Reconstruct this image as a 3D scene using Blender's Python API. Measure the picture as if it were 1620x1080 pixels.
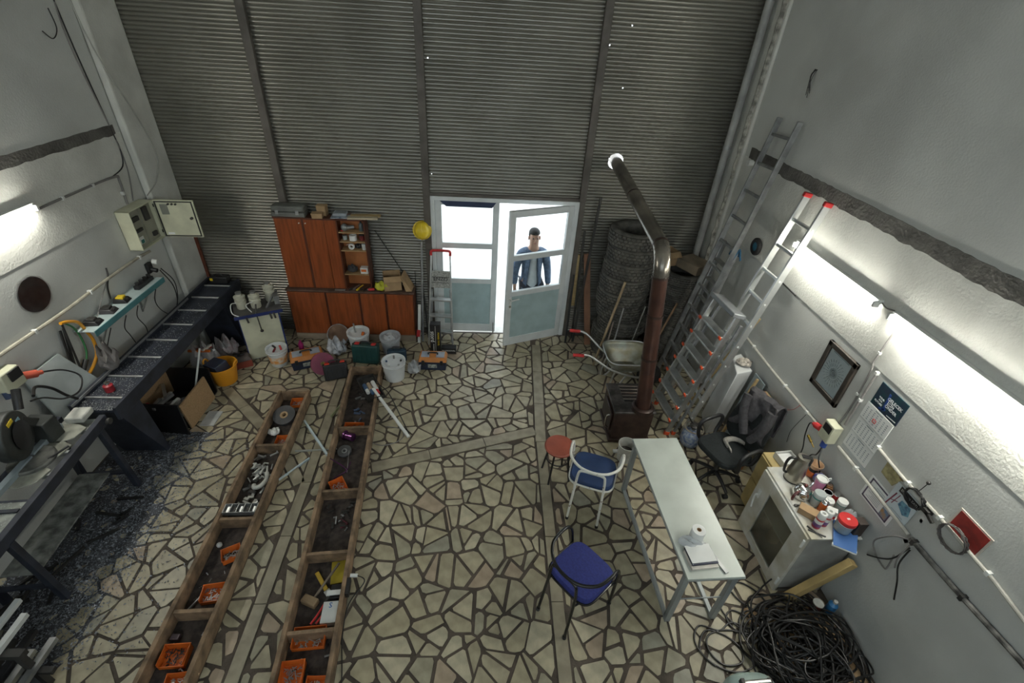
import bpy, bmesh, math, random
from mathutils import Vector, Matrix
random.seed(7)
PI = math.pi
SC = bpy.context.scene
C = SC.collection
for _o in list(bpy.data.objects):
    bpy.data.objects.remove(_o)

# ------------------------------------------------------------------ camera, sky, exposure
CAMH = 4.1
cd = bpy.data.cameras.new('camera')
cam = bpy.data.objects.new('camera', cd)
C.objects.link(cam)
cd.sensor_width = 36.0
cd.lens = 16.58
cd.clip_start = 0.05
cam.matrix_world = Matrix(((0.99777, -0.02303, -0.062649, 0.0),
                           (-0.03863, 0.5662, -0.823362, 0.0),
                           (0.054434, 0.823946, 0.564047, CAMH),
                           (0, 0, 0, 1)))
SC.camera = cam
w = bpy.data.worlds.new('overcast_sky')
SC.world = w
w.use_nodes = True
w.node_tree.nodes['Background'].inputs[0].default_value = (0.86, 0.94, 1.0, 1)
w.node_tree.nodes['Background'].inputs[1].default_value = 2.5
SC.view_settings.view_transform = 'Standard'
SC.view_settings.look = 'None'
SC.view_settings.gamma = 1.0
SC.view_settings.use_curve_mapping = False
SC.view_settings.exposure = 0.52
TUBE_POWER = 78.0

# ------------------------------------------------------------------ mesh helpers
class MB:
    def __init__(s):
        s.v = []; s.f = []
    def add(s, vs, fs, M=None):
        o = len(s.v)
        if M is not None:
            vs = [M @ Vector(p) for p in vs]
        s.v += [tuple(p) for p in vs]
        s.f += [[i + o for i in f] for f in fs]
        return s
    def box(s, x0, x1, y0, y1, z0, z1, M=None):
        v = [(x0,y0,z0),(x1,y0,z0),(x1,y1,z0),(x0,y1,z0),(x0,y0,z1),(x1,y0,z1),(x1,y1,z1),(x0,y1,z1)]
        return s.add(v, [(3,2,1,0),(4,5,6,7),(0,1,5,4),(1,2,6,5),(2,3,7,6),(3,0,4,7)], M)
    def hexa(s, v8):
        return s.add(v8, [(3,2,1,0),(4,5,6,7),(0,1,5,4),(1,2,6,5),(2,3,7,6),(3,0,4,7)])
    def beam(s, p, q, w, h, up=(0,0,1)):
        p = Vector(p); q = Vector(q); d = (q-p); L = d.length; d.normalize()
        u = Vector(up)
        if abs(d.dot(u)) > .98: u = Vector((1,0,0))
        a = d.cross(u).normalized(); b = a.cross(d).normalized()
        M = Matrix(((a.x,d.x,b.x,p.x),(a.y,d.y,b.y,p.y),(a.z,d.z,b.z,p.z),(0,0,0,1)))
        return s.box(-w/2,w/2,0,L,-h/2,h/2,M)
    def cyl(s, p, q, r, r2=None, n=14):
        p = Vector(p); q = Vector(q)
        if r2 is None: r2 = r
        d = (q-p).normalized()
        u = Vector((0,0,1)) if abs(d.z) < .9 else Vector((1,0,0))
        a = d.cross(u).normalized(); b = d.cross(a)
        vs = []
        for c, rr in ((p,r),(q,r2)):
            for i in range(n):
                t = 2*PI*i/n
                vs.append(c + a*(rr*math.cos(t)) + b*(rr*math.sin(t)))
        fs = [(i,(i+1)%n,n+(i+1)%n,n+i) for i in range(n)]
        fs += [tuple(range(n))[::-1], tuple(range(n,2*n))]
        return s.add(vs, fs)
    def tube(s, pts, r, n=8, closed=False, r_end=None):
        P = [Vector(p) for p in pts]; m = len(P)
        T = []
        for i in range(m):
            if closed: t = P[(i+1)%m]-P[i-1]
            else: t = P[min(i+1,m-1)]-P[max(i-1,0)]
            T.append(t.normalized() if t.length > 1e-9 else Vector((0,0,1)))
        u = Vector((0,0,1)) if abs(T[0].z) < .9 else Vector((1,0,0))
        a = T[0].cross(u).normalized()
        vs = []
        for i in range(m):
            a = (a - T[i]*a.dot(T[i]))
            a = a.normalized() if a.length > 1e-6 else T[i].orthogonal().normalized()
            b = T[i].cross(a)
            rr = r if r_end is None else r+(r_end-r)*i/(m-1)
            for k in range(n):
                t = 2*PI*k/n
                vs.append(P[i]+a*(rr*math.cos(t))+b*(rr*math.sin(t)))
        fs = []
        for i in range(m if closed else m-1):
            j = (i+1)%m
            for k in range(n):
                fs.append((i*n+k, i*n+(k+1)%n, j*n+(k+1)%n, j*n+k))
        if not closed:
            fs += [tuple(range(n))[::-1], tuple(range((m-1)*n, m*n))]
        return s.add(vs, fs)
    def lathe(s, prof, c=(0,0,0), n=24, M=None, wob=None):
        vs = []; m = len(prof)
        for (r,z) in prof:
            for k in range(n):
                t = 2*PI*k/n
                rr = r if wob is None else r*(1+wob(t,z))
                vs.append((c[0]+rr*math.cos(t), c[1]+rr*math.sin(t), c[2]+z))
        fs = []
        for i in range(m-1):
            for k in range(n):
                fs.append((i*n+k, i*n+(k+1)%n, (i+1)*n+(k+1)%n, (i+1)*n+k))
        if prof[0][0] > 1e-6 and prof[0] != prof[-1]: fs.append(tuple(range(n))[::-1])
        if prof[-1][0] > 1e-6 and prof[0] != prof[-1]: fs.append(tuple(range((m-1)*n, m*n)))
        return s.add(vs, fs, M)
    def prism(s, poly, z0, z1, M=None):
        n = len(poly)
        vs = [(x,y,z0) for x,y in poly]+[(x,y,z1) for x,y in poly]
        fs = [tuple(range(n))[::-1], tuple(range(n,2*n))]+[(i,(i+1)%n,n+(i+1)%n,n+i) for i in range(n)]
        return s.add(vs, fs, M)
    def prismx(s, poly, x0, x1):     # poly in (y,z)
        n = len(poly)
        vs = [(x0,y,z) for y,z in poly]+[(x1,y,z) for y,z in poly]
        fs = [tuple(range(n))[::-1], tuple(range(n,2*n))]+[(i,(i+1)%n,n+(i+1)%n,n+i) for i in range(n)]
        return s.add(vs, fs)
    def prismy(s, poly, y0, y1):     # poly in (x,z)
        n = len(poly)
        vs = [(x,y0,z) for x,z in poly]+[(x,y1,z) for x,z in poly]
        fs = [tuple(range(n)), tuple(range(n,2*n))[::-1]]+[(i,n+i,n+(i+1)%n,(i+1)%n) for i in range(n)]
        return s.add(vs, fs)
    def ball(s, c, r, n=14, m=8, zmin=-1.0, M=None):
        if not isinstance(r, (tuple, list)): r = (r,r,r)
        prof = []
        a0 = math.asin(max(-1,zmin))
        for i in range(m+1):
            a = a0+(PI/2-a0)*i/m
            prof.append((max(math.cos(a),1e-4), math.sin(a)))
        vs = []; 
        for (rr,z) in prof:
            for k in range(n):
                t = 2*PI*k/n
                vs.append((c[0]+r[0]*rr*math.cos(t), c[1]+r[1]*rr*math.sin(t), c[2]+r[2]*z))
        fs = []
        for i in range(m):
            for k in range(n):
                fs.append((i*n+k, i*n+(k+1)%n, (i+1)*n+(k+1)%n, (i+1)*n+k))
        fs.append(tuple(range(n))[::-1]); fs.append(tuple(range(m*n,(m+1)*n)))
        return s.add(vs, fs, M)
    def grid(s, fn, nu, nv):
        vs = [fn(i/nu, j/nv) for j in range(nv+1) for i in range(nu+1)]
        fs = [(j*(nu+1)+i, j*(nu+1)+i+1, (j+1)*(nu+1)+i+1, (j+1)*(nu+1)+i) for j in range(nv) for i in range(nu)]
        return s.add(vs, fs)

def cat(pts, n=6, closed=False):
    P = [Vector(p) for p in pts]; m = len(P); out = []
    rng = range(m) if closed else range(m-1)
    for i in rng:
        if closed: a,b,c,d = P[i-1],P[i],P[(i+1)%m],P[(i+2)%m]
        else: a,b,c,d = P[max(i-1,0)],P[i],P[i+1],P[min(i+2,m-1)]
        for k in range(n):
            t = k/n
            out.append(0.5*((2*b)+(c-a)*t+(2*a-5*b+4*c-d)*t*t+(3*b-a-3*c+d)*t**3))
    if not closed: out.append(P[-1])
    return out

def mesh(name, mb, mat, smooth=None):
    me = bpy.data.meshes.new(name)
    me.from_pydata(mb.v, [], mb.f)
    me.validate()
    if mat is not None: me.materials.append(mat)
    bm = bmesh.new(); bm.from_mesh(me)
    bmesh.ops.recalc_face_normals(bm, faces=bm.faces)
    bm.to_mesh(me); bm.free()
    if smooth is not None:
        me.polygons.foreach_set('use_smooth', [True]*len(me.polygons))
        me.set_sharp_from_angle(angle=math.radians(smooth))
    me.update()
    return me

def setp(o, label=None, cat_=None, group=None, kind=None):
    if label: o['label'] = label
    if cat_: o['category'] = cat_
    if group: o['group'] = group
    if kind: o['kind'] = kind
    return o

def thing(name, label, cat_, loc=(0,0,0), rz=0.0, group=None, rot=None):
    o = bpy.data.objects.new(name, None)
    o.empty_display_size = 0.1
    C.objects.link(o)
    o.matrix_world = Matrix.Translation(loc) @ (Matrix.Rotation(rz,4,'Z') if rot is None else rot)
    return setp(o, label, cat_, group)

def wm(o):
    M = o.matrix_basis
    p = o.parent
    while p is not None:
        M = p.matrix_basis @ M
        p = p.parent
    return M

def part(name, mb, mat, parent, local=True, smooth=40, bevel=0, kind=None, label=None):
    """a mesh under a thing; local=True: coordinates of the thing, else world"""
    me = mesh(name, mb, mat, smooth)
    if not local:
        me.transform(wm(parent).inverted())
    o = bpy.data.objects.new(name, me)
    C.objects.link(o)
    o.parent = parent
    if bevel:
        b = o.modifiers.new('bevel','BEVEL'); b.width = bevel; b.segments = 2; b.limit_method = 'ANGLE'; b.angle_limit = .7
    return setp(o, label, None, None, kind)

def solo(name, mb, mat, label=None, cat_=None, group=None, kind=None, smooth=40, bevel=0):
    """a thing (or setting) of one mesh, given in world coordinates, origin at its base"""
    me = mesh(name, mb, mat, smooth)
    xs = [v[0] for v in mb.v]; ys = [v[1] for v in mb.v]; zs = [v[2] for v in mb.v]
    b = Vector(((min(xs)+max(xs))/2, (min(ys)+max(ys))/2, min(zs)))
    me.transform(Matrix.Translation(-b))
    o = bpy.data.objects.new(name, me)
    C.objects.link(o); o.location = b
    if bevel:
        m = o.modifiers.new('bevel','BEVEL'); m.width = bevel; m.segments = 2; m.limit_method = 'ANGLE'; m.angle_limit = .7
    return setp(o, label, cat_, group, kind)

def dup(root, loc, rz=None, label=None, rot=None, scale=None):
    r = root.copy(); C.objects.link(r)
    r.location = loc
    if rot is not None: r.rotation_euler = rot
    elif rz is not None: r.rotation_euler = (0,0,rz)
    if scale: r.scale = scale
    if label: r['label'] = label
    for ch in list(root.children):
        c = ch.copy(); C.objects.link(c); c.parent = r
        for g in list(ch.children):
            d = g.copy(); C.objects.link(d); d.parent = c
    return r

def text(body, size, mat, parent, M, name='lettering', depth=.0006, align='CENTER', local=False):
    cu = bpy.data.curves.new('t','FONT'); cu.body = body; cu.size = size; cu.extrude = depth
    cu.align_x = align; cu.align_y = 'CENTER'; cu.resolution_u = 2; cu.offset = size*.008
    to = bpy.data.objects.new('t', cu); C.objects.link(to)
    dg = bpy.context.evaluated_depsgraph_get()
    me = bpy.data.meshes.new_from_object(to.evaluated_get(dg))
    bpy.data.objects.remove(to); bpy.data.curves.remove(cu)
    me.transform(M)
    if not local: me.transform(wm(parent).inverted())
    me.materials.clear(); me.materials.append(mat)
    o = bpy.data.objects.new(name, me); C.objects.link(o); o.parent = parent
    return o

# ------------------------------------------------------------------ materials
MATS = {}
def pm(name, col, rough=.6, metal=0.0, var=.12, scale=6.0, bump=0.0, bscale=40.0, col2=None, spec=None, stretch=None, trans=0.0, detail=5.0, alpha=None):
    if name in MATS: return MATS[name]
    m = bpy.data.materials.new(name); m.use_nodes = True
    nt = m.node_tree; N = nt.nodes; L = nt.links
    b = N['Principled BSDF']
    b.inputs['Roughness'].default_value = rough
    b.inputs['Metallic'].default_value = metal
    if spec is not None: b.inputs['Specular IOR Level'].default_value = spec
    if trans: b.inputs['Transmission Weight'].default_value = trans
    if alpha is not None: b.inputs['Alpha'].default_value = alpha
    tc = N.new('ShaderNodeTexCoord')
    src = tc.outputs['Object']
    if stretch:
        mp = N.new('ShaderNodeMapping'); mp.inputs['Scale'].default_value = stretch
        L.new(src, mp.inputs['Vector']); src = mp.outputs['Vector']
    nz = N.new('ShaderNodeTexNoise'); nz.inputs['Scale'].default_value = scale; nz.inputs['Detail'].default_value = detail
    L.new(src, nz.inputs['Vector'])
    cr = N.new('ShaderNodeValToRGB')
    c2 = col2 if col2 else tuple(max(0,c*(1-var*2.2)) for c in col)
    cr.color_ramp.elements[0].position = .36; cr.color_ramp.elements[0].color = (*c2,1)
    cr.color_ramp.elements[1].position = .62; cr.color_ramp.elements[1].color = (*col,1)
    L.new(nz.outputs['Fac'], cr.inputs['Fac'])
    L.new(cr.outputs['Color'], b.inputs['Base Color'])
    if bump:
        n2 = N.new('ShaderNodeTexNoise'); n2.inputs['Scale'].default_value = bscale; n2.inputs['Detail'].default_value = 4
        L.new(src, n2.inputs['Vector'])
        bp = N.new('ShaderNodeBump'); bp.inputs['Strength'].default_value = bump; bp.inputs['Distance'].default_value = .02
        L.new(n2.outputs['Fac'], bp.inputs['Height']); L.new(bp.outputs['Normal'], b.inputs['Normal'])
    MATS[name] = m
    return m

def emit(name, col, s):
    m = bpy.data.materials.new(name); m.use_nodes = True
    nt = m.node_tree; nt.nodes.clear()
    e = nt.nodes.new('ShaderNodeEmission'); e.inputs[0].default_value = (*col,1); e.inputs[1].default_value = s
    o = nt.nodes.new('ShaderNodeOutputMaterial'); nt.links.new(e.outputs[0], o.inputs[0])
    return m

def glassmat(name, tint, rough, fac):
    m = bpy.data.materials.new(name); m.use_nodes = True
    nt = m.node_tree; nt.nodes.clear(); N = nt.nodes; L = nt.links
    t = N.new('ShaderNodeBsdfTransparent'); t.inputs[0].default_value = (*tint,1)
    g = N.new('ShaderNodeBsdfGlossy'); g.inputs['Roughness'].default_value = rough
    lw = N.new('ShaderNodeLayerWeight'); fr = N.new('ShaderNodeMath'); fr.operation = 'POWER'; fr.inputs[1].default_value = 4.0
    L.new(lw.outputs['Facing'], fr.inputs[0])
    mx = N.new('ShaderNodeMixShader'); o = N.new('ShaderNodeOutputMaterial')
    ad = N.new('ShaderNodeMath'); ad.operation = 'ADD'; ad.inputs[1].default_value = fac; ad.use_clamp = True
    L.new(fr.outputs[0], ad.inputs[0]); L.new(ad.outputs[0], mx.inputs[0])
    L.new(t.outputs[0], mx.inputs[1]); L.new(g.outputs[0], mx.inputs[2]); L.new(mx.outputs[0], o.inputs[0])
    return m

def filmmat(name, col, op, rough=.3):
    m = bpy.data.materials.new(name); m.use_nodes = True
    nt = m.node_tree; N = nt.nodes; L = nt.links
    b = N['Principled BSDF']; b.inputs['Base Color'].default_value = (*col,1); b.inputs['Roughness'].default_value = rough
    t = N.new('ShaderNodeBsdfTransparent'); mx = N.new('ShaderNodeMixShader'); mx.inputs[0].default_value = op
    L.new(t.outputs[0], mx.inputs[1]); L.new(b.outputs[0], mx.inputs[2]); L.new(mx.outputs[0], N['Material Output'].inputs[0])
    return m

def stonemat(name, island):
    m = bpy.data.materials.new(name); m.use_nodes = True
    nt = m.node_tree; N = nt.nodes; L = nt.links
    b = N['Principled BSDF']
    if island: r = N.new('ShaderNodeNewGeometry').outputs['Random Per Island']
    else: r = N.new('ShaderNodeObjectInfo').outputs['Random']
    cr = N.new('ShaderNodeValToRGB'); cr.color_ramp.interpolation = 'CONSTANT'
    cols = [(0,(.41,.36,.24)),(.18,(.46,.41,.285)),(.36,(.385,.34,.23)),(.5,(.50,.45,.32)),(.64,(.42,.37,.255)),(.76,(.36,.33,.235)),(.88,(.40,.315,.225)),(.93,(.32,.305,.235)),(.96,(.44,.35,.25))]
    e = cr.color_ramp.elements
    e[0].position = 0; e[0].color = (*cols[0][1],1)
    e[1].position = cols[1][0]; e[1].color = (*cols[1][1],1)
    for p,c in cols[2:]:
        x = e.new(p); x.color = (*c,1)
    L.new(r, cr.inputs['Fac'])
    tc = N.new('ShaderNodeTexCoord')
    n1 = N.new('ShaderNodeTexNoise'); n1.inputs['Scale'].default_value = 9; n1.inputs['Detail'].default_value = 6
    L.new(tc.outputs['Object'], n1.inputs['Vector'])
    mr = N.new('ShaderNodeMapRange'); mr.inputs[1].default_value = .3; mr.inputs[2].default_value = .7; mr.inputs[3].default_value = .66; mr.inputs[4].default_value = 1.1
    L.new(n1.outputs['Fac'], mr.inputs[0])
    mx = N.new('ShaderNodeMix'); mx.data_type = 'RGBA'; mx.blend_type = 'MULTIPLY'; mx.inputs[0].default_value = 1
    L.new(cr.outputs[0], mx.inputs[6]); L.new(mr.outputs[0], mx.inputs[7])
    L.new(mx.outputs[2], b.inputs['Base Color'])
    mr2 = N.new('ShaderNodeMapRange'); mr2.inputs[3].default_value = .28; mr2.inputs[4].default_value = .55
    L.new(n1.outputs['Fac'], mr2.inputs[0]); L.new(mr2.outputs[0], b.inputs['Roughness'])
    return m

white_pl = pm('white_plaster', (.66,.66,.61), .9, var=.09, scale=2.2, bump=.22, bscale=55)
upper_pl = pm('smooth_plaster', (.58,.59,.56), .88, var=.09, scale=1.2, bump=.12, bscale=60)
grey_pl = pm('grey_painted_plaster', (.53,.54,.53), .75, var=.05, scale=2, bump=.08, bscale=90)
conc = pm('raw_concrete', (.135,.128,.115), .95, var=.18, scale=7, bump=.6, bscale=40)
grout_m = pm('floor_grout', (.105,.083,.064), .85, var=.2, scale=7, bump=.3, bscale=80)
shut_m = pm('corrugated_sheet', (.33,.32,.285), .36, .8, var=.09, scale=1.3)
post_m = pm('shutter_post', (.13,.115,.10), .6, .2, var=.15)
alu = pm('aluminium', (.62,.63,.62), .38, .9, var=.1, scale=9)
alu_dull = pm('dull_aluminium', (.42,.43,.43), .5, .8, var=.15, scale=9)
whitepvc = pm('white_frame_paint', (.66,.69,.69), .4, var=.05)
teal_pan = pm('door_panel_pale_teal', (.40,.52,.53), .45, var=.06)
grey_steel = pm('grey_steel_paint', (.36,.39,.39), .45, .3, var=.08)
black_pl = pm('black_plastic', (.018,.018,.019), .45, var=.15)
dark_rub = pm('dark_rubber', (.035,.034,.033), .8, var=.2, scale=14, bump=.2, bscale=50)
tyre_m = pm('tyre_rubber', (.055,.053,.048), .85, var=.3, scale=9, bump=.25, bscale=60, col2=(.105,.10,.085))
cab_m = pm('reddish_brown_laminate', (.28,.070,.020), .36, var=.16, scale=5, stretch=(6,6,.6))
cab_dk = pm('dark_cabinet_edge', (.10,.028,.013), .5, var=.15)
shelfwood = pm('shelf_edge_wood', (.42,.27,.13), .6, var=.12)
pine = pm('pale_timber', (.50,.36,.17), .65, var=.12, scale=4, stretch=(1,8,8))
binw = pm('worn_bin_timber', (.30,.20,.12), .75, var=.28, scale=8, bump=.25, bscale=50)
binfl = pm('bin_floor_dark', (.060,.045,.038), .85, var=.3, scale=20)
chip = pm('chipboard', (.42,.27,.14), .8, var=.1, scale=60)
orange_pl = pm('orange_plastic', (.72,.16,.02), .45, var=.12)
white_pl2 = pm('white_plastic', (.72,.73,.70), .4, var=.06)
dirty_white = pm('dirty_white_plastic', (.60,.60,.55), .5, var=.15, scale=10)
cream = pm('cream_enamel', (.60,.60,.44), .45, var=.08)
red_pl = pm('red_plastic', (.55,.03,.03), .4, var=.1)
yellow_pl = pm('yellow_plastic', (.80,.58,.03), .35, var=.06)
blue_pl = pm('blue_vinyl', (.018,.045,.13), .45, var=.15)
blue_fab = pm('blue_fabric', (.030,.040,.20), .9, var=.12, scale=60)
card = pm('cardboard', (.42,.28,.15), .85, var=.1, scale=8)
dkblue = pm('dark_blue_grey_paint', (.034,.040,.058), .55, .1, var=.22, scale=7)
chrome = pm('chrome', (.75,.75,.74), .15, 1.0, var=.05)
steel = pm('brushed_steel', (.50,.48,.42), .3, 1.0, var=.08)
paper = pm('paper', (.76,.77,.75), .8, var=.03)
tubeglow = emit('fluorescent_glow', (1.0,.985,.89), TUBE_POWER)
glass = glassmat('window_glass', (.96,.98,.98), .02, 0.02)
dustglass = glassmat('dusty_glass', (.55,.6,.58), .25, .12)
film = filmmat('clear_plastic_film', (.8,.82,.82), .28)
film2 = filmmat('milky_plastic', (.7,.73,.75), .55)
cable_m = pm('black_cable', (.012,.012,.012), .4, var=.1)
greycable = pm('grey_cable', (.22,.21,.20), .6, var=.1)
conduit_m = pm('white_conduit', (.45,.44,.39), .6, var=.12, scale=12)
# ------------------------------------------------------------------ the setting
XL, XP, XR, YB, ZC, YR = -4.0, -3.92, 3.11, 6.25, 5.6, -2.6
def LW(y, z):                      # places measured on the pilaster plane, moved to the left wall plane
    k = 4.0/3.92
    return (y*k, CAMH-(CAMH-z)*k)

floor = solo('floor', MB().box(XL-.1, XR+.1, YR-.1, YB+.05, -.12, -.007), grout_m, kind='structure')
floor['label'] = 'crazy paved stone floor with dark grout'

def clip(poly, p, n):              # keep the side where (q-p).n <= 0
    out = []
    m = len(poly)
    for i in range(m):
        a, b = poly[i], poly[(i+1)%m]
        da = (a[0]-p[0])*n[0]+(a[1]-p[1])*n[1]; db = (b[0]-p[0])*n[0]+(b[1]-p[1])*n[1]
        if da <= 0: out.append(a)
        if (da < 0 < db) or (db < 0 < da):
            t = da/(da-db); out.append((a[0]+(b[0]-a[0])*t, a[1]+(b[1]-a[1])*t))
    return out
def area(p):
    return .5*sum(p[i][0]*p[(i+1)%len(p)][1]-p[(i+1)%len(p)][0]*p[i][1] for i in range(len(p)))
def cen(p):
    return (sum(q[0] for q in p)/len(p), sum(q[1] for q in p)/len(p))
def inset(p, g):
    q = list(p); m = len(p)
    for i in range(m):
        a, b = p[i], p[(i+1)%m]
        dx, dy = b[0]-a[0], b[1]-a[1]; L = math.hypot(dx,dy)
        if L < 1e-6: continue
        n = (dy/L, -dx/L)
        gg = g*random.uniform(.55,1.6)
        q = clip(q, (a[0]-n[0]*gg, a[1]-n[1]*gg), n)
        if len(q) < 3: return []
    return q

STRIPS = [((.67,.2),(.715,3.9),.12), ((.715,3.9),(.82,5.9),.14), ((-1.75,.2),(-1.80,3.3),.115), ((-1.80,3.3),(-1.86,5.05),.115),
          ((-1.17,3.50),(.66,4.08),.15), ((-3.24,4.76),(-2.55,4.10),.13), ((-2.1,3.62),(-1.86,3.28),.13)]
rnd = random.Random(11)
random.seed(5)
S = .29
seeds = {}
nx0, nx1, ny0, ny1 = int(XL/S)-2, int(XR/S)+2, -1, int(YB/S)+2
for i in range(nx0, nx1+1):
    for j in range(ny0, ny1+1):
        seeds[i,j] = ((i+.5*(j%2)+rnd.uniform(-.42,.42))*S, (j+rnd.uniform(-.42,.42))*S)
cells = []
for (i,j),p in seeds.items():
    poly = [(p[0]-.8,p[1]-.8),(p[0]+.8,p[1]-.8),(p[0]+.8,p[1]+.8),(p[0]-.8,p[1]+.8)]
    for a in range(i-3,i+4):
        for b in range(j-3,j+4):
            if (a,b) == (i,j) or (a,b) not in seeds: continue
            q = seeds[a,b]
            poly = clip(poly, ((p[0]+q[0])/2,(p[1]+q[1])/2), (q[0]-p[0],q[1]-p[1]))
            if len(poly) < 3: break
    if len(poly) < 3: continue
    work = [poly]
    for it in range(2):
        nxt = []
        for c in work:
            A = area(c)
            if A > .052 or (A > .026 and rnd.random() < .62):
                x, y = cen(c)
                far = max(c, key=lambda q: (q[0]-x)**2+(q[1]-y)**2)
                ang = math.atan2(far[1]-y, far[0]-x)+rnd.uniform(-.45,.45)
                n = (math.cos(ang), math.sin(ang)); pt = (x+rnd.uniform(-.04,.04), y+rnd.uniform(-.04,.04))
                c1 = clip(c, pt, n); c2 = clip(c, pt, (-n[0],-n[1]))
                for k in (c1,c2):
                    if len(k) >= 3: nxt.append(k)
            else: nxt.append(c)
        work = nxt
    for c in work:
        c = clip(clip(clip(clip(c,(XR-.01,0),(1,0)),(XL+.01,0),(-1,0)),(0,YB-.05),(0,1)),(0,-.1),(0,-1))
        if len(c) < 3: continue
        pcs = [c]
        for (a,b,wd) in STRIPS:
            dx, dy = b[0]-a[0], b[1]-a[1]; L = math.hypot(dx,dy); d = (dx/L,dy/L); n = (-d[1],d[0])
            out = []
            for c3 in pcs:
                ts = [(q[0]-a[0])*d[0]+(q[1]-a[1])*d[1] for q in c3]; ns = [(q[0]-a[0])*n[0]+(q[1]-a[1])*n[1] for q in c3]
                if max(ts) < 0 or min(ts) > L or max(ns) < -wd/2 or min(ns) > wd/2: out.append(c3); continue
                for sgn in (1,-1):
                    k = clip(c3, (a[0]+n[0]*sgn*wd/2, a[1]+n[1]*sgn*wd/2), (-n[0]*sgn,-n[1]*sgn))
                    if len(k) >= 3: out.append(k)
                # bits beyond the ends of a strip
                mid = clip(clip(c3,(a[0]+n[0]*wd/2,a[1]+n[1]*wd/2),n),(a[0]-n[0]*wd/2,a[1]-n[1]*wd/2),(-n[0],-n[1]))
                for e,s in ((b,-1),(a,1)):
                    if len(mid) >= 3:
                        k = clip(mid, e, (d[0]*s,d[1]*s))
                        if len(k) >= 3: out.append(k)
            pcs = out
        for c3 in pcs:
            if area(c3) < .004: continue
            c4 = inset(c3, .0115)
            if len(c4) < 3: continue
            # knock sharp corners off
            c5 = []
            m = len(c4)
            for k in range(m):
                a, b, e = c4[k-1], c4[k], c4[(k+1)%m]
                l1 = math.hypot(a[0]-b[0],a[1]-b[1]); l2 = math.hypot(e[0]-b[0],e[1]-b[1])
                if min(l1,l2) > .05 and rnd.random() < .6:
                    t1 = rnd.uniform(.01,.03)/l1; t2 = rnd.uniform(.01,.03)/l2
                    c5 += [(b[0]+(a[0]-b[0])*t1, b[1]+(a[1]-b[1])*t1),(b[0]+(e[0]-b[0])*t2, b[1]+(e[1]-b[1])*t2)]
                else: c5.append(b)
            if area(c5) > .0022: cells.append(c5)
def pxsize(p):
    x, y = cen(p)
    d = math.sqrt(x*x+y*y+CAMH**2)
    vis = 1.0 if (y > 1.35 and abs(x) < 3.1+.1*y) else .05
    for (x0,x1,y0,y1) in ((-4,-3.35,0,6.2),(-2.45,-2.08,1.2,4.6),(-1.7,-1.1,1.3,5.1),(-2.75,-.95,5.9,6.3),(2.65,3.2,2.1,3),(2.1,3.2,0,1.9)):
        if x0 < x < x1 and y0 < y < y1: vis *= .1
    return area(p)*CAMH/d**3*vis
cells.sort(key=pxsize, reverse=True)
st_one = stonemat('paving_stone', False); st_many = stonemat('paving_stones_small', True)
STONES = []
for p in cells[:288]:
    x, y = cen(p)
    mb = MB().prism([(a-x,b-y) for a,b in p], -.012, rnd.uniform(-.0012,.0012))
    o = part('stone', mb, st_one, floor, local=True, smooth=None)
    o.location = Vector((x,y,0))-floor.location
    STONES.append(o)
mb = MB()
for p in cells[288:]:
    mb.prism(p, -.012, rnd.uniform(-.0012,.0012))
part('stones', mb, st_many, floor, local=False, smooth=None, kind='stuff')
strip_m = pm('border_tile', (.34,.30,.215), .4, var=.13, scale=9)
for (a,b,wd) in STRIPS:
    A = Vector((*a,0)); B = Vector((*b,0)); L = (B-A).length; n = max(1,round(L/.62)); d = (B-A)/L
    for k in range(n):
        part('border_tile', MB().beam(A+d*(L*k/n+.004), A+d*(L*(k+1)/n-.004), wd-.018, .012), strip_m, floor, local=False, smooth=None).location.z -= .0

# walls ------------------------------------------------------------------
wl = solo('wall_left', MB().box(XL-.2, XL-.004, YR, YB, -.1, ZC), upper_pl, kind='structure')
def wpart(n, y0, y1, z0, z1, m, x0=XL-.05, x1=XL): return part(n, MB().box(x0,x1,y0,y1,z0,z1), m, wl, local=False, smooth=None)
yb0, zb0 = LW(0,2.875); _, zb1 = LW(0,2.95)
wpart('upper_plaster', YR, 5.70, zb1, ZC-.01, upper_pl)
wpart('rough_plaster', YR, 5.70, 2.11, zb0, white_pl)
wpart('painted_dado', YR, 5.70, 0, 2.105, grey_pl, x1=XL-.006)
mb = MB()                              # the raw concrete ring beam with a ragged lower edge
def ragged(y0, y1, za, zb, n, r, amp):
    top = []; bot = []
    for i in range(n+1):
        y = y0+(y1-y0)*i/n
        top.append((y, zb+r.uniform(-amp,amp)*.5)); bot.append((y, za+r.uniform(-amp,amp)))
    return top[::-1]+bot
mb.prismx(ragged(YR, 5.62, zb0-.01, zb1+.01, 130, rnd, .008), XL-.03, XL+.006)
part('ring_beam', mb, conc, wl, local=False, smooth=None)
wpil = solo('wall_corner', MB().prismx([(5.70,-.0),(6.25,-.0),(6.25,ZC-.01),(5.70,ZC-.01)], XL+.0005, XP), white_pl, kind='structure', smooth=None, bevel=.02)
part('corner_angle', MB().box(XP,XP+.03,YB-.05,YB-.02,.8,1.9), pm('rusty_angle',(.20,.06,.03),.8,.2,var=.2), wpil, local=False)

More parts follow.
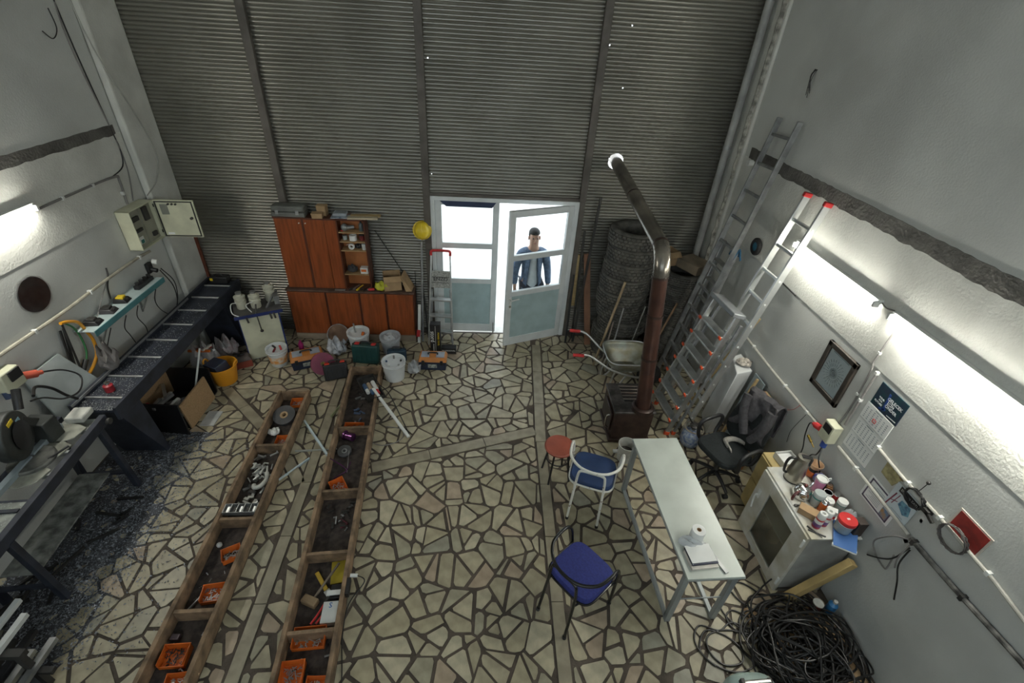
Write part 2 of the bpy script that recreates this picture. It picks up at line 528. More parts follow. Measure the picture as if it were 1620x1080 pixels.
wr = solo('wall_right', MB().box(XR+.004, XR+.2, YR, YB, -.1, ZC), upper_pl, kind='structure')
def wpartr(n, y0, y1, z0, z1, m, x0=XR, x1=XR+.05): return part(n, MB().box(x0,x1,y0,y1,z0,z1), m, wr, local=False, smooth=None)
wpartr('upper_plaster', YR, YB, 3.0, ZC-.01, upper_pl)
wpartr('rough_plaster', YR, YB, 1.985, 2.90, white_pl)
wpartr('painted_dado', YR, YB, 0, 1.978, grey_pl, x0=XR+.006)
part('ring_beam', MB().prismx(ragged(YR, 5.74, 2.885, 3.01, 150, rnd, .010), XR-.004, XR+.03), conc, wr, local=False, smooth=None)
part('corner_pilaster', MB().prismx([(5.86,0),(6.25,0),(6.25,ZC-.01),(5.86,ZC-.01)], XR-.03, XR+.04), white_pl, wr, local=False, smooth=None, bevel=.015)
part('broken_plaster_edge', MB().tube([(XR-.03+rnd.uniform(-.012,.012),5.93+rnd.uniform(-.012,.012),z*.11) for z in range(51)], .035, 7), pm('chalky_edge',(.52,.50,.44),.95,var=.3,scale=14,bump=.6,bscale=30), wr, local=False)
drain_m = pm('drain_pipe', (.40,.40,.38), .5, var=.14, scale=5)
dp = thing('drain_pipe','grey vertical drain pipe in the corner between metal shutter and right wall','pipe',(3.0,6.13,0))
part('pipe', MB().cyl((3.0,6.13,0),(3.0,6.13,ZC-.02),.045,n=18), drain_m, dp, local=False)
for z in (1.35,2.9,4.4): part('clamp', MB().cyl((3.0,6.13,z),(3.0,6.13,z+.035),.051,n=18), alu_dull, dp, local=False)

wn = pm('rear_wall_plaster', (.6,.6,.57), .9, var=.06)
mb = MB()                              # wall behind the camera with a wide window band
mb.box(XL-.2,XR+.2,YR-.2,YR,-.1,2.9); mb.box(XL-.2,XR+.2,YR-.2,YR,5.15,ZC)
mb.box(XL-.2,-3.3,YR-.2,YR,2.9,5.15); mb.box(2.5,XR+.2,YR-.2,YR,2.9,5.15)
solo('wall_rear', mb, wn, kind='structure')
mb = MB()
for k in range(5): mb.box(-3.3+1.44*k-.03*(k>0),-3.3+1.44*k+.04,YR-.12,YR-.06,2.9,5.15)
mb.box(-3.3,2.5,YR-.12,YR-.06,2.9,2.96); mb.box(-3.3,2.5,YR-.12,YR-.06,5.09,5.15)
wi = solo('window_1', mb, whitepvc, kind='structure')
part('pane', MB().box(-3.26,2.46,YR-.095,YR-.09,2.96,5.09), glass, wi, local=False, smooth=None)
solo('ceiling', MB().box(XL-.2,XR+.2,YR-.2,YB+.1,ZC,ZC+.1), wn, kind='structure')

# corrugated shutter wall ------------------------------------------------
wb = solo('wall_back', MB().box(XL-.2,XR+.2,YB,YB+.04,ZC-.15,ZC+.05), conc, kind='structure')
HX, HZ, HR = 1.655, 2.66, .098
PIN = ((-.69,3.68),(-.70,2.40),(1.59,3.49),(1.58,4.11),(1.36,3.91))
def corr(x0, x1, z0, z1, cols=None):
    xs = [x0,x1] if not cols else list(cols)
    pins = [p for p in PIN if x0 < p[0] < x1]
    for p in pins: xs += [p[0]-.006,p[0]+.006]
    xs.sort()
    mb = MB(); n = int((z1-z0)/.007)
    zs = [z0+.007*i for i in range(n+1)]
    for z in zs:
        y = YB-.013*abs(math.sin(PI*z/.042))+.004
        for x in xs: mb.v.append((x,y+random.uniform(-.0006,.0006),z))
    k = len(xs)
    for i in range(n):
        for j in range(k-1):
            xc = (xs[j]+xs[j+1])/2; zc = (zs[i]+zs[i+1])/2
            if cols and (xc-HX)**2+(zc-HZ)**2 < HR**2: continue
            if any(abs(xc-p[0])<.006 and abs(zc-p[1])<.0075 for p in pins): continue
            mb.f.append((i*k+j,i*k+j+1,(i+1)*k+j+1,(i+1)*k+j))
    return mb
for (x0,x1,z0) in ((XP-.06,-2.63,.0),(-2.63,-.735,.0),(-.735,1.21,2.142),):
    part('corrugated_sheet', corr(x0,x1,z0,ZC), shut_m, wb, local=False, smooth=60)
part('corrugated_sheet', corr(1.21,XR,0,ZC,[1.21,1.5]+[1.52+.0135*i for i in range(20)]+[1.8,XR]), shut_m, wb, local=False, smooth=60)
for i,(x,z0) in enumerate(((-2.63,0),(-.775,0),(1.29,2.14))):
    part('post', MB().box(x-.045,x+.045,YB-.075,YB-.012,z0,ZC-.02), post_m, wb, local=False, smooth=None, bevel=.004)
part('post', MB().box(1.262,1.33,YB-.07,YB-.012,0,2.14), post_m, wb, local=False, smooth=None, bevel=.004)
part('light_stop_rail', MB().box(XP,-.74,YB-.035,YB+.04,-.01,.05).box(1.33,XR-.03,YB-.035,YB+.04,-.01,.05), post_m, wb, local=False, smooth=None)  # rail added along the sheet foot to stop daylight leaking onto the floor
part('lintel', MB().box(-.735,1.262,YB-.05,YB-.01,2.132,2.17), post_m, wb, local=False, smooth=None)

# outside ----------------------------------------------------------------
solo('ground', MB().box(-14,14,YB+.05,26,-.14,-.03), pm('outdoor_concrete',(.62,.61,.58),.9,var=.06), kind='structure')
solo('ledge', MB().box(-.74,1.26,YB-.02,YB+.35,-.1,-.002), pm('threshold',(.55,.54,.50),.8,var=.1), kind='structure')

# double door ------------------------------------------------------------
dr = solo('door_1', MB().box(-.735,-.675,YB-.055,YB+.02,0,2.13).box(1.2,1.26,YB-.055,YB+.02,0,2.13).box(-.675,1.2,YB-.055,YB+.02,2.075,2.13), whitepvc, kind='structure', bevel=.004)
def leaf(M, W, parent, hinge_side):
    n0 = 'leaf_frame'
    mb = MB(); T = .05
    for a in ((0,.085,0,2.07),(W-.085,W,0,2.07),(.085,W-.085,1.985,2.07),(.085,W-.085,1.375,1.455),(.085,W-.085,.83,.905),(.085,W-.085,0,.13)):
        mb.box(a[0],a[1],-T/2,T/2,a[2],a[3],M)
    fr = part(n0, mb, whitepvc, parent, local=False, smooth=None, bevel=.004)
    part('pane', MB().box(.08,W-.08,-.004,.004,1.455,1.985,M), glass, fr, local=False, smooth=None)
    part('pane', MB().box(.08,W-.08,-.004,.004,.905,1.375,M), glass, fr, local=False, smooth=None)
    part('lower_panel', MB().box(.08,W-.08,-.012,.012,.13,.83,M), teal_pan, fr, local=False, smooth=None)
    for z in (.2,1.9):
        x = -.012 if hinge_side == 0 else W+.0
        part('hinge', MB().cyl(M@Vector((x,-.035,z)),M@Vector((x,-.035,z+.1)),.012), whitepvc, fr, local=False)
    return fr
leaf(Matrix.Translation((-.672,YB-.015,.03)), .86, dr, 0)
ang = math.atan2(5.865-6.215, .315-1.19)          # the right leaf stands open into the room
ML = Matrix.Translation((1.19,6.215,.012)) @ Matrix.Rotation(ang,4,'Z')
fr2 = leaf(ML, .945, dr, 0)
hm = MB()
hm.box(.86,.90,.025,.032,.62,.82,ML); hm.cyl(ML@Vector((.88,.03,.79)),ML@Vector((.88,.075,.79)),.01); hm.cyl(ML@Vector((.885,.072,.79)),ML@Vector((.76,.072,.80)),.009)
part('lever_handle', hm, white_pl2, fr2, local=False)
hm = MB(); hm.cyl(ML@Vector((.885,.025,.68)),ML@Vector((.885,.04,.68)),.018)
part('lock_cylinder', hm, chrome, fr2, local=False)
part('canopy_strip', MB().prismy([(-.62,2.085),(.15,2.085),(.09,2.0),(-.52,2.0)], YB-.05,YB-.03), pm('navy_canopy',(.03,.045,.10),.6), dr, local=False)  # added navy strip in the frame, standing in for a canopy outside
part('drop_bolt', MB().cyl((.16,YB-.07,.03),(.16,YB-.07,.22),.011), alu_dull, dr, local=False)

# fluorescent battens ----------------------------------------------------
def batten(x, sgn, y0, y1, z, label):
    t = thing('fluorescent_light', label, 'light', (x,(y0+y1)/2,z), group='wall mounted fluorescent tubes')
    part('body', MB().box(min(x,x+sgn*.042),max(x,x+sgn*.042),y0,y1,z+.010,z+.046), white_pl2, t, local=False, bevel=.004)
    for y in (y0+.012,y1-.012): part('end_cap', MB().box(min(x+sgn*.02,x+sgn*.074),max(x+sgn*.02,x+sgn*.074),y-.012,y+.012,z-.02,z+.03), white_pl2, t, local=False, bevel=.004)
    part('tube', MB().cyl((x+sgn*.050,y0+.024,z),(x+sgn*.050,y1-.024,z),.016,n=12), tubeglow, t, local=False)
batten(XR,-1,3.08,4.29,2.41,'glowing fluorescent tube on right wall directly behind the tall ladder')
batten(XR,-1,1.40,2.93,2.405,'glowing fluorescent tube on right wall nearest the camera, above the calendar')
y1,z1 = LW(4.17,2.53)
batten(XL,1,y1-1.5,y1,z1,'glowing fluorescent tube on left wall, cut by the left frame edge')

# ------------------------------------------------------------------ stove and flue
iron = pm('brown_enamel_iron', (.055,.032,.026), .38, .35, var=.25, scale=10)
flue_m = pm('brown_flue', (.095,.046,.034), .28, .45, var=.3, scale=5, col2=(.06,.03,.025))
flue_g = pm('grey_flue_enamel', (.30,.27,.23), .25, .7, var=.25, scale=4)
t = thing('wood_stove','brown iron wood stove with grated top beside the grey table','stove',(1.74,4.15,0))
X0,X1,Y0,Y1,H = 1.53,1.98,3.90,4.40,.47
part('body', MB().box(X0,X1,Y0,Y1,.07,H), iron, t, local=False, bevel=.012)
part('base', MB().box(X0-.02,X1+.02,Y0-.02,Y1+.02,.03,.075), iron, t, local=False, bevel=.006)
for x in (X0+.03,X1-.03):
    for y in (Y0+.03,Y1-.03): part('foot', MB().cyl((x,y,0),(x,y,.04),.018,n=10), iron, t, local=False)
tp = part('top_plate', MB().box(X0-.015,X1+.015,Y0-.01,Y1+.015,H,H+.025), pm('stove_top',(.12,.11,.105),.35,.6,var=.3,scale=9), t, local=False, bevel=.006)
part('fire_opening', MB().box(X0+.14,X1-.10,Y0+.18,Y1-.04,H+.02,H+.027), pm('soot_black',(.006,.005,.005),.9), tp, local=False)
for k in range(5):
    y = Y0+.215+.058*k
    part('grate_bar', MB().box(X0+.13,X1-.09,y-.012,y+.012,H+.026,H+.042), pm('grate_iron',(.20,.17,.15),.4,.7,var=.2), tp, local=False, bevel=.004)
part('ember', MB().ball((X0+.24,Y0+.275,H+.028),(.045,.012,.008)), emit('ember_glow',(1,.38,.08),4), tp, local=False)
part('collar', MB().lathe([(.125,0),(.125,.05),(.1,.065),(.087,.065),(.087,0)],(1.845,3.955,H+.02)), iron, t, local=False)
part('door', MB().box(X0-.022,X0-.002,Y0+.06,Y1-.1,.14,.40), iron, t, local=False, bevel=.008)
part('side_handle', MB().tube(cat([(X0-.02,Y0+.1,.36),(X0-.06,Y0+.1,.34),(X0-.06,Y0+.1,.20),(X0-.02,Y0+.1,.16)],5),.009), chrome, t, local=False)
fl = thing('stove_pipe','long bent flue pipe rising from the stove to a hole in the shutter','pipe',(1.845,3.955,H+.05))
pA = Vector((1.845,3.955,H+.05)); pB = Vector((1.695,4.04,2.13))
vdir = (pB-pA).normalized()
for a,b,r in ((0,.42,.080),(.42,.74,.078),(.74,1.0,.076)):
    part('flue_section', MB().cyl(pA.lerp(pB,a),pA.lerp(pB,b),r,n=24), flue_m, fl, local=False)
    part('joint_ring', MB().cyl(pA.lerp(pB,b)-vdir*.012,pA.lerp(pB,b)+vdir*.012,r+.006,n=24), iron, fl, local=False)
pC = Vector((1.695,4.22,2.38)); pD = Vector((1.655,6.32,2.67))
els = cat([pB,(1.69,4.05,2.22),(1.69,4.11,2.32),pC],5)
elb = part('elbow', MB().tube(els,.078,24), flue_g, fl, local=False)
for i in range(2,len(els)-2,2):
    d = (els[i+1]-els[i-1]).normalized()
    part('elbow_rib', MB().cyl(els[i]-d*.005,els[i]+d*.005,.081,n=24), flue_g, elb, local=False)
for a,b,r in ((0,.5,.077),(.5,1.0,.075)):
    part('flue_section', MB().cyl(pC.lerp(pD,a),pC.lerp(pD,b),r,n=24), flue_g, fl, local=False)
    part('joint_ring', MB().cyl(pC.lerp(pD,a)-Vector((0,.012,.0015)),pC.lerp(pD,a)+Vector((0,.012,.0015)),.080,n=24), iron, fl, local=False)

# ------------------------------------------------------------------ tyres
def tyre(name, R, W, label, loc, rz=0, ndark=36, mat=tyre_m):
    t = thing(name, label, 'tire', loc, rz)
    pr = [(R*.62,W*.18),(R*.70,W*.04),(R*.86,0),(R*.95,W*.06),(R*.985,W*.16),(R*.985,W*.84),(R*.95,W*.94),(R*.86,W),(R*.70,W*.96),(R*.62,W*.82),(R*.60,W*.7),(R*.60,W*.3)]
    part('carcass', MB().lathe(pr+[pr[0]], n=40), mat, t)
    mb = MB()
    for zz in (.2,.4,.6,.8):
        for k in range(ndark):
            a = 2*PI*(k+.5*(int(zz*10)%4 > 1))/ndark; c = Vector((math.cos(a),math.sin(a),0)); s_ = Vector((-math.sin(a),math.cos(a),0))
            p = c*(R*.985)+Vector((0,0,W*zz))
            wd = 2*PI*R/ndark*.40
            v = []
            for dz in (-W*.075,W*.075):
                for (rr,ss) in ((-.01,-wd),(.012,-wd),(.012,wd),(-.01,wd)):
                    v.append(p+c*rr+s_*ss*1.0+Vector((0,0,dz)))
            mb.hexa(v)
    part('tread', mb, mat, t, smooth=None)
    return t
tA = tyre('car_tire', .345, .215, 'worn dusty tire at the very top of the tall wide stack', (2.0,5.86,1.72))
ords = ['bottom','second','third','fourth','fifth','sixth','seventh','eighth']
dx = [(.02,-.02),(.0,.02),(.05,-.03),(.0,.0),(-.03,-.02),(-.02,.0),(0,.01),(.02,0)]
for k in range(8):
    o = dup(tA, (1.985+dx[k][0],5.86+dx[k][1],.002+.215*k+(0 if k<7 else 0)), k*.7, '%s tire from the floor in the tall wide tire stack'%('lowest' if k==0 else ords[k]))
    o['group'] = 'tall tire stack'
tA['group'] = 'tall tire stack'; tA.location = (1.985,5.86,.002+.215*8)
tB = tyre('narrow_tire', .30, .155, 'topmost narrow tire under the cardboard in the corner stack', (2.74,5.80,1.24), ndark=44)
tB['group'] = 'corner tire stack'
for k in range(8):
    o = dup(tB, (2.74+.012*math.sin(k*2.1),5.80+.01*math.cos(k*3),.002+.155*k), k*.9, '%s narrow tire in the corner tire stack'%(['lowest','second lowest','third lowest','fourth from floor','fourth from top','third from top','second from top','next to top'][k]))
tB.location.z = .002+.155*8
def carton(name, label, c, size, rz=0, tilt=0, mat=card, flaps=True, cat_='box'):
    t = thing(name, label, cat_, c, rot=Matrix.Rotation(rz,4,'Z')@Matrix.Rotation(tilt,4,'X'))
    sx,sy,sz = size
    mb = MB(); th = .005
    mb.box(-sx/2,sx/2,-sy/2,sy/2,0,th); mb.box(-sx/2,-sx/2+th,-sy/2,sy/2,0,sz); mb.box(sx/2-th,sx/2,-sy/2,sy/2,0,sz)
    mb.box(-sx/2,sx/2,-sy/2,-sy/2+th,0,sz); mb.box(-sx/2,sx/2,sy/2-th,sy/2,0,sz)
    part('walls', mb, mat, t, smooth=None)
    if flaps:
        f = .42*sy
        for s in (-1,1):
            M = Matrix.Translation((0,s*sy/2,sz)) @ Matrix.Rotation(-s*.7,4,'X')
            part('flap', MB().box(-sx/2,sx/2,min(0,s*f),max(0,s*f),0,th,M), mat, t, smooth=None)
    else:
        part('lid', MB().box(-sx/2-.004,sx/2+.004,-sy/2-.004,sy/2+.004,sz-.012,sz+.004), mat, t, smooth=None)
    return t
carton('cardboard_box','open brown carton on the corner tire stack',(2.52,5.95,1.405),(.24,.2,.2),.3)
carton('cardboard_box','flat grey brown carton on the corner tires against the wall',(2.86,5.80,1.405),(.3,.36,.12),.5,mat=pm('old_card',(.25,.20,.14),.85,var=.12),flaps=False)

# ------------------------------------------------------------------ ladders
def ladder(name, label, feet, tops, n, first, step, rail=(.024,.062), rung_r=.014, mat=alu, caps=None, holes=False):
    a0,b0 = map(Vector,feet); a1,b1 = map(Vector,tops)
    t = thing(name, label, 'ladder', (a0+b0)/2)
    side = (b0-a0).normalized()
    for p,q in ((a0,a1),(b0,b1)):
        r = part('rail', MB().beam(p,q,rail[0],rail[1],up=side.cross((q-p).normalized())), mat, t, local=False, bevel=.004)
        if caps: part('end_cap', MB().beam(q-(q-p).normalized()*.01,q+(q-p).normalized()*.035,rail[0]+.012,rail[1]+.012,up=side.cross((q-p).normalized())), caps, r, local=False, bevel=.008)
    L = (a1-a0).length
    for k in range(n):
        f = (first+step*k)/L
        if f > .99: break
        p = a0.lerp(a1,f); q = b0.lerp(b1,f); d = (q-p).normalized()
        g = part('rung', MB().beam(p,q,.034,.03,up=(a1-a0).normalized()), mat, t, local=False, bevel=.006)
        if holes:
            for e,s in ((p,-1),(q,1)):
                part('rung_plug', MB().cyl(e+d*s*.008,e+d*s*(rail[0]/2+.004),.012,n=10), white_pl2, g, local=False)
    return t
ladder('extension_ladder','tallest thin silver ladder leaning on the right wall near the corner',((2.50,5.27,.0),(2.50,4.89,.0)),((3.05,5.27,3.40),(3.05,4.89,3.42)),14,.28,.30,mat=alu_dull)
ladder('aluminium_ladder','aluminium ladder with red end caps leaning beside the fluorescent tube',((2.50,4.42,.0),(2.50,4.09,.0)),((3.05,4.37,2.86),(3.05,4.05,2.87)),10,.25,.27,rail=(.026,.07),mat=pm('bright_aluminium',(.66,.68,.67),.33,.75,var=.06),caps=red_pl,holes=True)
cap_or = pm('orange_red_cap',(.75,.10,.03),.45)
t = thing('folding_stepladder','folded stepladder with wide treads and orange corner plugs leaning on ladders','ladder',(2.3,4.33,0))
fa,fb = Vector((2.22,4.60,.0)),Vector((2.27,4.05,.0)); ta,tb = Vector((2.60,4.52,1.66)),Vector((2.63,4.06,1.68))
off = Vector((.085,-.0,.0))
for (p,q) in ((fa,ta),(fb,tb)):
    r = part('rail', MB().beam(p,q,.022,.055,up=Vector((1,0,-.25))), alu, t, local=False, bevel=.003)
    part('foot', MB().beam(p,p+(q-p).normalized()*.05,.034,.066,up=Vector((1,0,-.25))), cap_or, r, local=False, bevel=.005)
    r = part('rear_leg', MB().beam(p+off,q+off*.8-Vector((0,0,.1)),.022,.032,up=Vector((1,0,-.25))), alu_dull, t, local=False, bevel=.003)
    part('foot', MB().beam(p+off,p+off+(q-p).normalized()*.05,.034,.044,up=Vector((1,0,-.25))), cap_or, r, local=False, bevel=.005)
for k in range(7):
    f = .135+.118*k
    p = fa.lerp(ta,f); q = fb.lerp(tb,f)
    up = (ta-fa).normalized()
    g = part('tread', MB().beam(p,q,.11,.026,up=Vector((.12,0,1))), alu, t, local=False, bevel=.003)
    for e,s in ((p,1),(q,-1)):
        part('corner_plug', MB().beam(e+Vector((-.058,s*.018,.004)),e+Vector((-.058,-s*.03,.004)),.02,.03), cap_or, g, local=False, bevel=.004)
mb = MB(); mb.beam(ta+Vector((0,.02,.02)),tb+Vector((0,-.02,.02)),.15,.05,up=Vector((.25,0,1)))
part('top_platform', mb, pm('grey_platform',(.24,.25,.26),.5,.3), t, local=False, bevel=.01)
for k in range(3):
    f = .3+.25*k
    part('brace', MB().beam(fa.lerp(ta,f)+off,fb.lerp(tb,f)+off,.02,.03), alu_dull, t, local=False)
# old ladder lying in behind, with padded top end
t = thing('old_ladder','grey ladder with a blue rag on top, between tires and stepladder','ladder',(2.45,4.95,0))
a0,b0,a1,b1 = Vector((2.66,5.34,.0)),Vector((2.64,4.98,.0)),Vector((2.97,5.42,1.98)),Vector((2.96,5.06,2.0))
for p,q in ((a0,a1),(b0,b1)): part('rail', MB().beam(p,q,.05,.06), alu_dull, t, local=False, bevel=.012)
for k in range(7):
    f = .1+.13*k; part('rung', MB().beam(a0.lerp(a1,f),b0.lerp(b1,f),.06,.035), pm('rung_grey',(.36,.36,.34),.6,.3), t, local=False, bevel=.012)
rag = MB(); rag.grid(lambda u,v: (b1.x-.06+.10*u+.02*math.sin(9*v), b1.y-.07+.14*v, b1.z+.07*math.cos((u-.5)*5)-.03+.02*math.sin(7*v+5*u)), 8, 8)
ob = solo('rag', rag, pm('blue_rag',(.05,.17,.30),.9,var=.2,scale=20), 'blue cloth rag hung over the top of the grey ladder','cloth')
sm = ob.modifiers.new('thick','SOLIDIFY'); sm.thickness = .012

# ------------------------------------------------------------------ leaning sticks and boards by the shutter
def stick(name, label, p, q, w, h, mat, rnd_=False, cat_='pole'):
    mb = MB()
    if rnd_: mb.cyl(p,q,w/2,n=12)
    else: mb.beam(p,q,w,h,up=(0,1,0))
    return solo(name, mb, mat, label, cat_, bevel=0 if rnd_ else .002)
dkst = pm('dark_steel',(.06,.058,.055),.55,.4,var=.2)
stick('steel_bar','tall dark flat bar leaning on the shutter right of the door',(1.40,6.02,0),(1.52,6.16,2.22),.035,.02,dkst)
stick('steel_bar','thin dark bar standing right beside the door frame',(1.40,6.12,0),(1.37,6.16,1.75),.03,.02,dkst)
stick('plank','narrow reddish plank leaning between dark bars',(1.62,5.95,0),(1.45,6.15,1.42),.09,.02,pm('reddish_plank',(.28,.14,.08),.7,var=.15))
stick('wood_offcut','short pale board tucked behind the door frame',(1.36,6.20,.55),(1.335,6.20,1.38),.05,.03,pine,cat_='board')
stick('broom_handle','round wooden handle leaning against the big tires',(1.62,5.42,0),(1.86,5.50,1.32),.034,.034,pm('worn_handle',(.36,.27,.16),.6,var=.2),True)
stick('metal_tube','thin grey tube standing behind the wheelbarrow',(1.78,5.30,0),(1.90,5.46,.95),.022,.022,alu_dull,True)
stick('rusty_rod','thin grey pipe behind the red handle of the wheelbarrow',(1.66,5.22,0),(1.80,5.47,.72),.022,.022,pm('rust_rod',(.26,.22,.19),.6,.5),True)
stick('chrome_rod','bright shiny rod leaning diagonally on the tires',(1.98,5.26,.05),(2.20,5.47,.98),.02,.02,chrome,True)
stick('long_stick','slanted wooden stick running behind the flue pipe',(2.28,5.33,.0),(2.62,5.46,1.05),.03,.03,pm('handle_wood',(.36,.22,.12),.6,var=.15),True)
stick('clamp_bar','black bar clamp standing by the door',(1.28,5.98,0),(1.30,6.13,1.10),.03,.02,black_pl)

# ------------------------------------------------------------------ wheelbarrow
galv = pm('galvanised_pan',(.36,.38,.34),.45,.6,var=.3,scale=6,col2=(.22,.20,.13))
t = thing('wheelbarrow','galvanised wheelbarrow with red hand grips in front of the tires','wheelbarrow',(1.95,5.0,0))
def pan(u,v):
    a = 2*PI*u
    rx = (.31 if v>.5 else .31*(.70+.6*v)); ry = (.28 if v>.5 else .28*(.62+.76*v))
    ex = .45
    cx_ = math.copysign(abs(math.cos(a))**ex,math.cos(a)); sy_ = math.copysign(abs(math.sin(a))**ex,math.sin(a))
    return (1.93+rx*cx_*(.72+.28*v), 5.0+ry*sy_*(.70+.30*v), .30+.24*v)
mb = MB(); mb.grid(pan, 36, 5); nb = 36
mb.f.append(list(range(36)))
pn = part('pan', mb, galv, t, local=False)
m_ = pn.modifiers.new('thick','SOLIDIFY'); m_.thickness = .006
part('rim', MB().tube([pan(i/36,1) for i in range(36)],.009,8,closed=True), alu, pn, local=False)
mb = MB()
for i in range(7): mb.ball((1.93+random.uniform(-.1,.12),4.92+random.uniform(-.06,.07),.325),(.045,.035,.02),8,4)
part('mortar_lump', mb, pm('white_mortar',(.66,.66,.62),.9,bump=.4), pn, local=False)
for s,(gx,gy) in ((1,(1.24,5.40)),(-1,(1.20,4.83))):
    pts = cat([(gx,gy,.60),(gx+.18,gy-.02*s,.58),(1.68,5.0+.2*s,.40),(2.0,5.0+.17*s,.27),(2.15,5.0+.09*s,.2),(2.29,5.0+.05*s,.17)],5)
    hd = part('handle', MB().tube(pts,.016,10), alu, t, local=False)
    part('grip', MB().tube([(gx-.04,gy,.605),(gx+.10,gy,.595)],.022,12), red_pl, hd, local=False)
    part('leg', MB().tube(cat([(1.74,5.0+.2*s,.38),(1.68,5.0+.21*s,.03),(1.76,5.0+.2*s,.012),(1.90,5.0+.19*s,.30)],5),.013,8), alu, t, local=False)
Mw = Matrix.Translation((2.29,5.0,.17))@Matrix.Rotation(PI/2,4,'X')
whl = part('wheel', MB().lathe([(.10,-.035),(.15,-.04),(.168,-.02),(.168,.02),(.15,.04),(.10,.035)],n=28,M=Mw), dark_rub, t, local=False)
part('hub', MB().lathe([(.0,-.04),(.1,-.02),(.1,.02),(0,.04)],n=20,M=Mw), alu_dull, whl, local=False)
# ------------------------------------------------------------------ chairs, stool, table
def barrel_chair(name, label, loc, rz, frame, seat_m):
    t = thing(name, label, 'chair', loc, rz)
    def seatfn(r, z):
        return [(math.copysign(abs(math.cos(a))**.45,math.cos(a))*r*.215, math.copysign(abs(math.sin(a))**.45,math.sin(a))*r*.205) for a in [2*PI*i/40 for i in range(40)]]
    mb = MB()
    rings = [(.90,.425),(1.0,.435),(1.0,.455),(.94,.475),(.6,.485),(.2,.487)]
    for r,z in rings: mb.v += [(x,y,z) for x,y in seatfn(r,z)]
    for i in range(len(rings)-1):
        for k in range(40): mb.f.append((i*40+k,i*40+(k+1)%40,(i+1)*40+(k+1)%40,(i+1)*40+k))
    mb.f.append(tuple(range(40))[::-1]); mb.f.append(tuple(range(200,240)))
    part('seat', mb, seat_m, t)
    part('seat_ring', MB().tube([(x*1.02,y*1.02,.425) for x,y in seatfn(1,0)],.010,8,closed=True), frame, t)
    arm = cat([(-.215,.205,.0),(-.235,.15,.45),(-.245,.12,.62),(-.25,.06,.695),(-.25,-.03,.705),(-.225,-.14,.705),(-.13,-.235,.705),(0,-.265,.705),(.13,-.235,.705),(.225,-.14,.705),(.25,-.03,.705),(.25,.06,.695),(.245,.12,.62),(.235,.15,.45),(.215,.205,.0)],5)
    part('arm_back_tube', MB().tube(arm,.0135,10), frame, t)
    legs = cat([(-.15,-.30,0),(-.135,-.25,.45),(-.125,-.245,.62),(-.10,-.243,.665),(0,-.245,.672),(.10,-.243,.665),(.125,-.245,.62),(.135,-.25,.45),(.15,-.30,0)],4)
    part('rear_legs', MB().tube(legs,.0125,10), frame, t)
    part('side_rail', MB().cyl((-.235,.15,.42),(-.135,-.25,.42),.009).cyl((.235,.15,.42),(.135,-.25,.42),.009), frame, t)
    for x,y in ((-.215,.205),(.215,.205),(-.15,-.30),(.15,-.30)): part('rubber_foot', MB().cyl((x,y,0),(x*.99,y*.99,.03),.017,n=10), dark_rub, t)
    return t
chip_white = pm('chipped_white_paint',(.70,.69,.63),.5,var=.1,scale=26,col2=(.25,.18,.14))
chip_white.node_tree.nodes['Color Ramp'].color_ramp.elements[0].position = .33; chip_white.node_tree.nodes['Color Ramp'].color_ramp.elements[1].position = .36
barrel_chair('barrel_chair','round backed chair with chipped white tube frame and navy seat',(1.13,3.10,0),-.36,chip_white,blue_pl)
barrel_chair('barrel_chair','chair with glossy black tube frame and bright blue fabric seat',(.845,2.07,0),-.87,pm('gloss_black_tube',(.012,.012,.013),.2,var=.05),blue_fab)
t = thing('stool','small round stool with a brick red seat and black legs','stool',(.83,3.42,0))
part('seat', MB().lathe([(.0,.425),(.14,.425),(.155,.435),(.157,.45),(.145,.462),(.08,.466),(0,.467)],n=36), pm('brick_red_vinyl',(.36,.085,.05),.5,var=.12), t)
for k in range(4):
    a = PI/4+k*PI/2+.2; c,s = math.cos(a),math.sin(a)
    part('leg', MB().cyl((.10*c,.10*s,.43),(.165*c,.165*s,.0),.011,n=10), black_pl, t)
part('ring', MB().tube([(.125*math.cos(a),.125*math.sin(a),.28) for a in [2*PI*i/24 for i in range(24)]],.007,6,closed=True), black_pl, t)

MT = Matrix.Translation((1.772,2.565,0))@Matrix.Rotation(.04,4,'Z')
t = thing('work_table','long narrow table with pale grey top on a steel frame','table',(1.772,2.565,0),.04)
part('top', MB().box(-.228,.228,-.715,.715,.70,.722), pm('pale_grey_top',(.52,.56,.51),.28,var=.06,scale=4), t, bevel=.003)
part('edge_trim', MB().box(-.231,.231,-.718,.718,.694,.706), grey_steel, t)
for x in (-.20,.20):
    for y in (-.66,.66): part('leg', MB().box(x-.024,x+.024,y-.02,y+.02,.0,.695), grey_steel, t, bevel=.003)
    part('floor_runner', MB().box(x-.018,x+.018,-.66,.66,.0,.028), grey_steel, t, bevel=.003)
    part('apron', MB().box(x-.012,x+.012,-.66,.66,.655,.695), grey_steel, t)
for y in (-.66,.66): part('cross_rail', MB().box(-.2,.2,y-.012,y+.012,.655,.695), grey_steel, t)
part('tie_rod', MB().cyl((-.2,-.66,.33),(.2,-.66,.33),.006), grey_steel, t)
ZT = .7225
t = thing('paper_roll','white paper roll standing on the grey table','paper roll',(1.745,2.17,ZT))
part('roll', MB().lathe([(.018,0),(.052,0),(.054,.005),(.054,.125),(.052,.13),(.018,.13),(.018,0)],n=28), paper, t)
part('core', MB().lathe([(.0155,.001),(.018,.001),(.018,.131),(.0155,.131),(.0155,.001)],n=20), card, t)
t = thing('ring_binder','white notepad and dark folder stacked on the table corner','notebook',(1.72,2.0,ZT),.10)
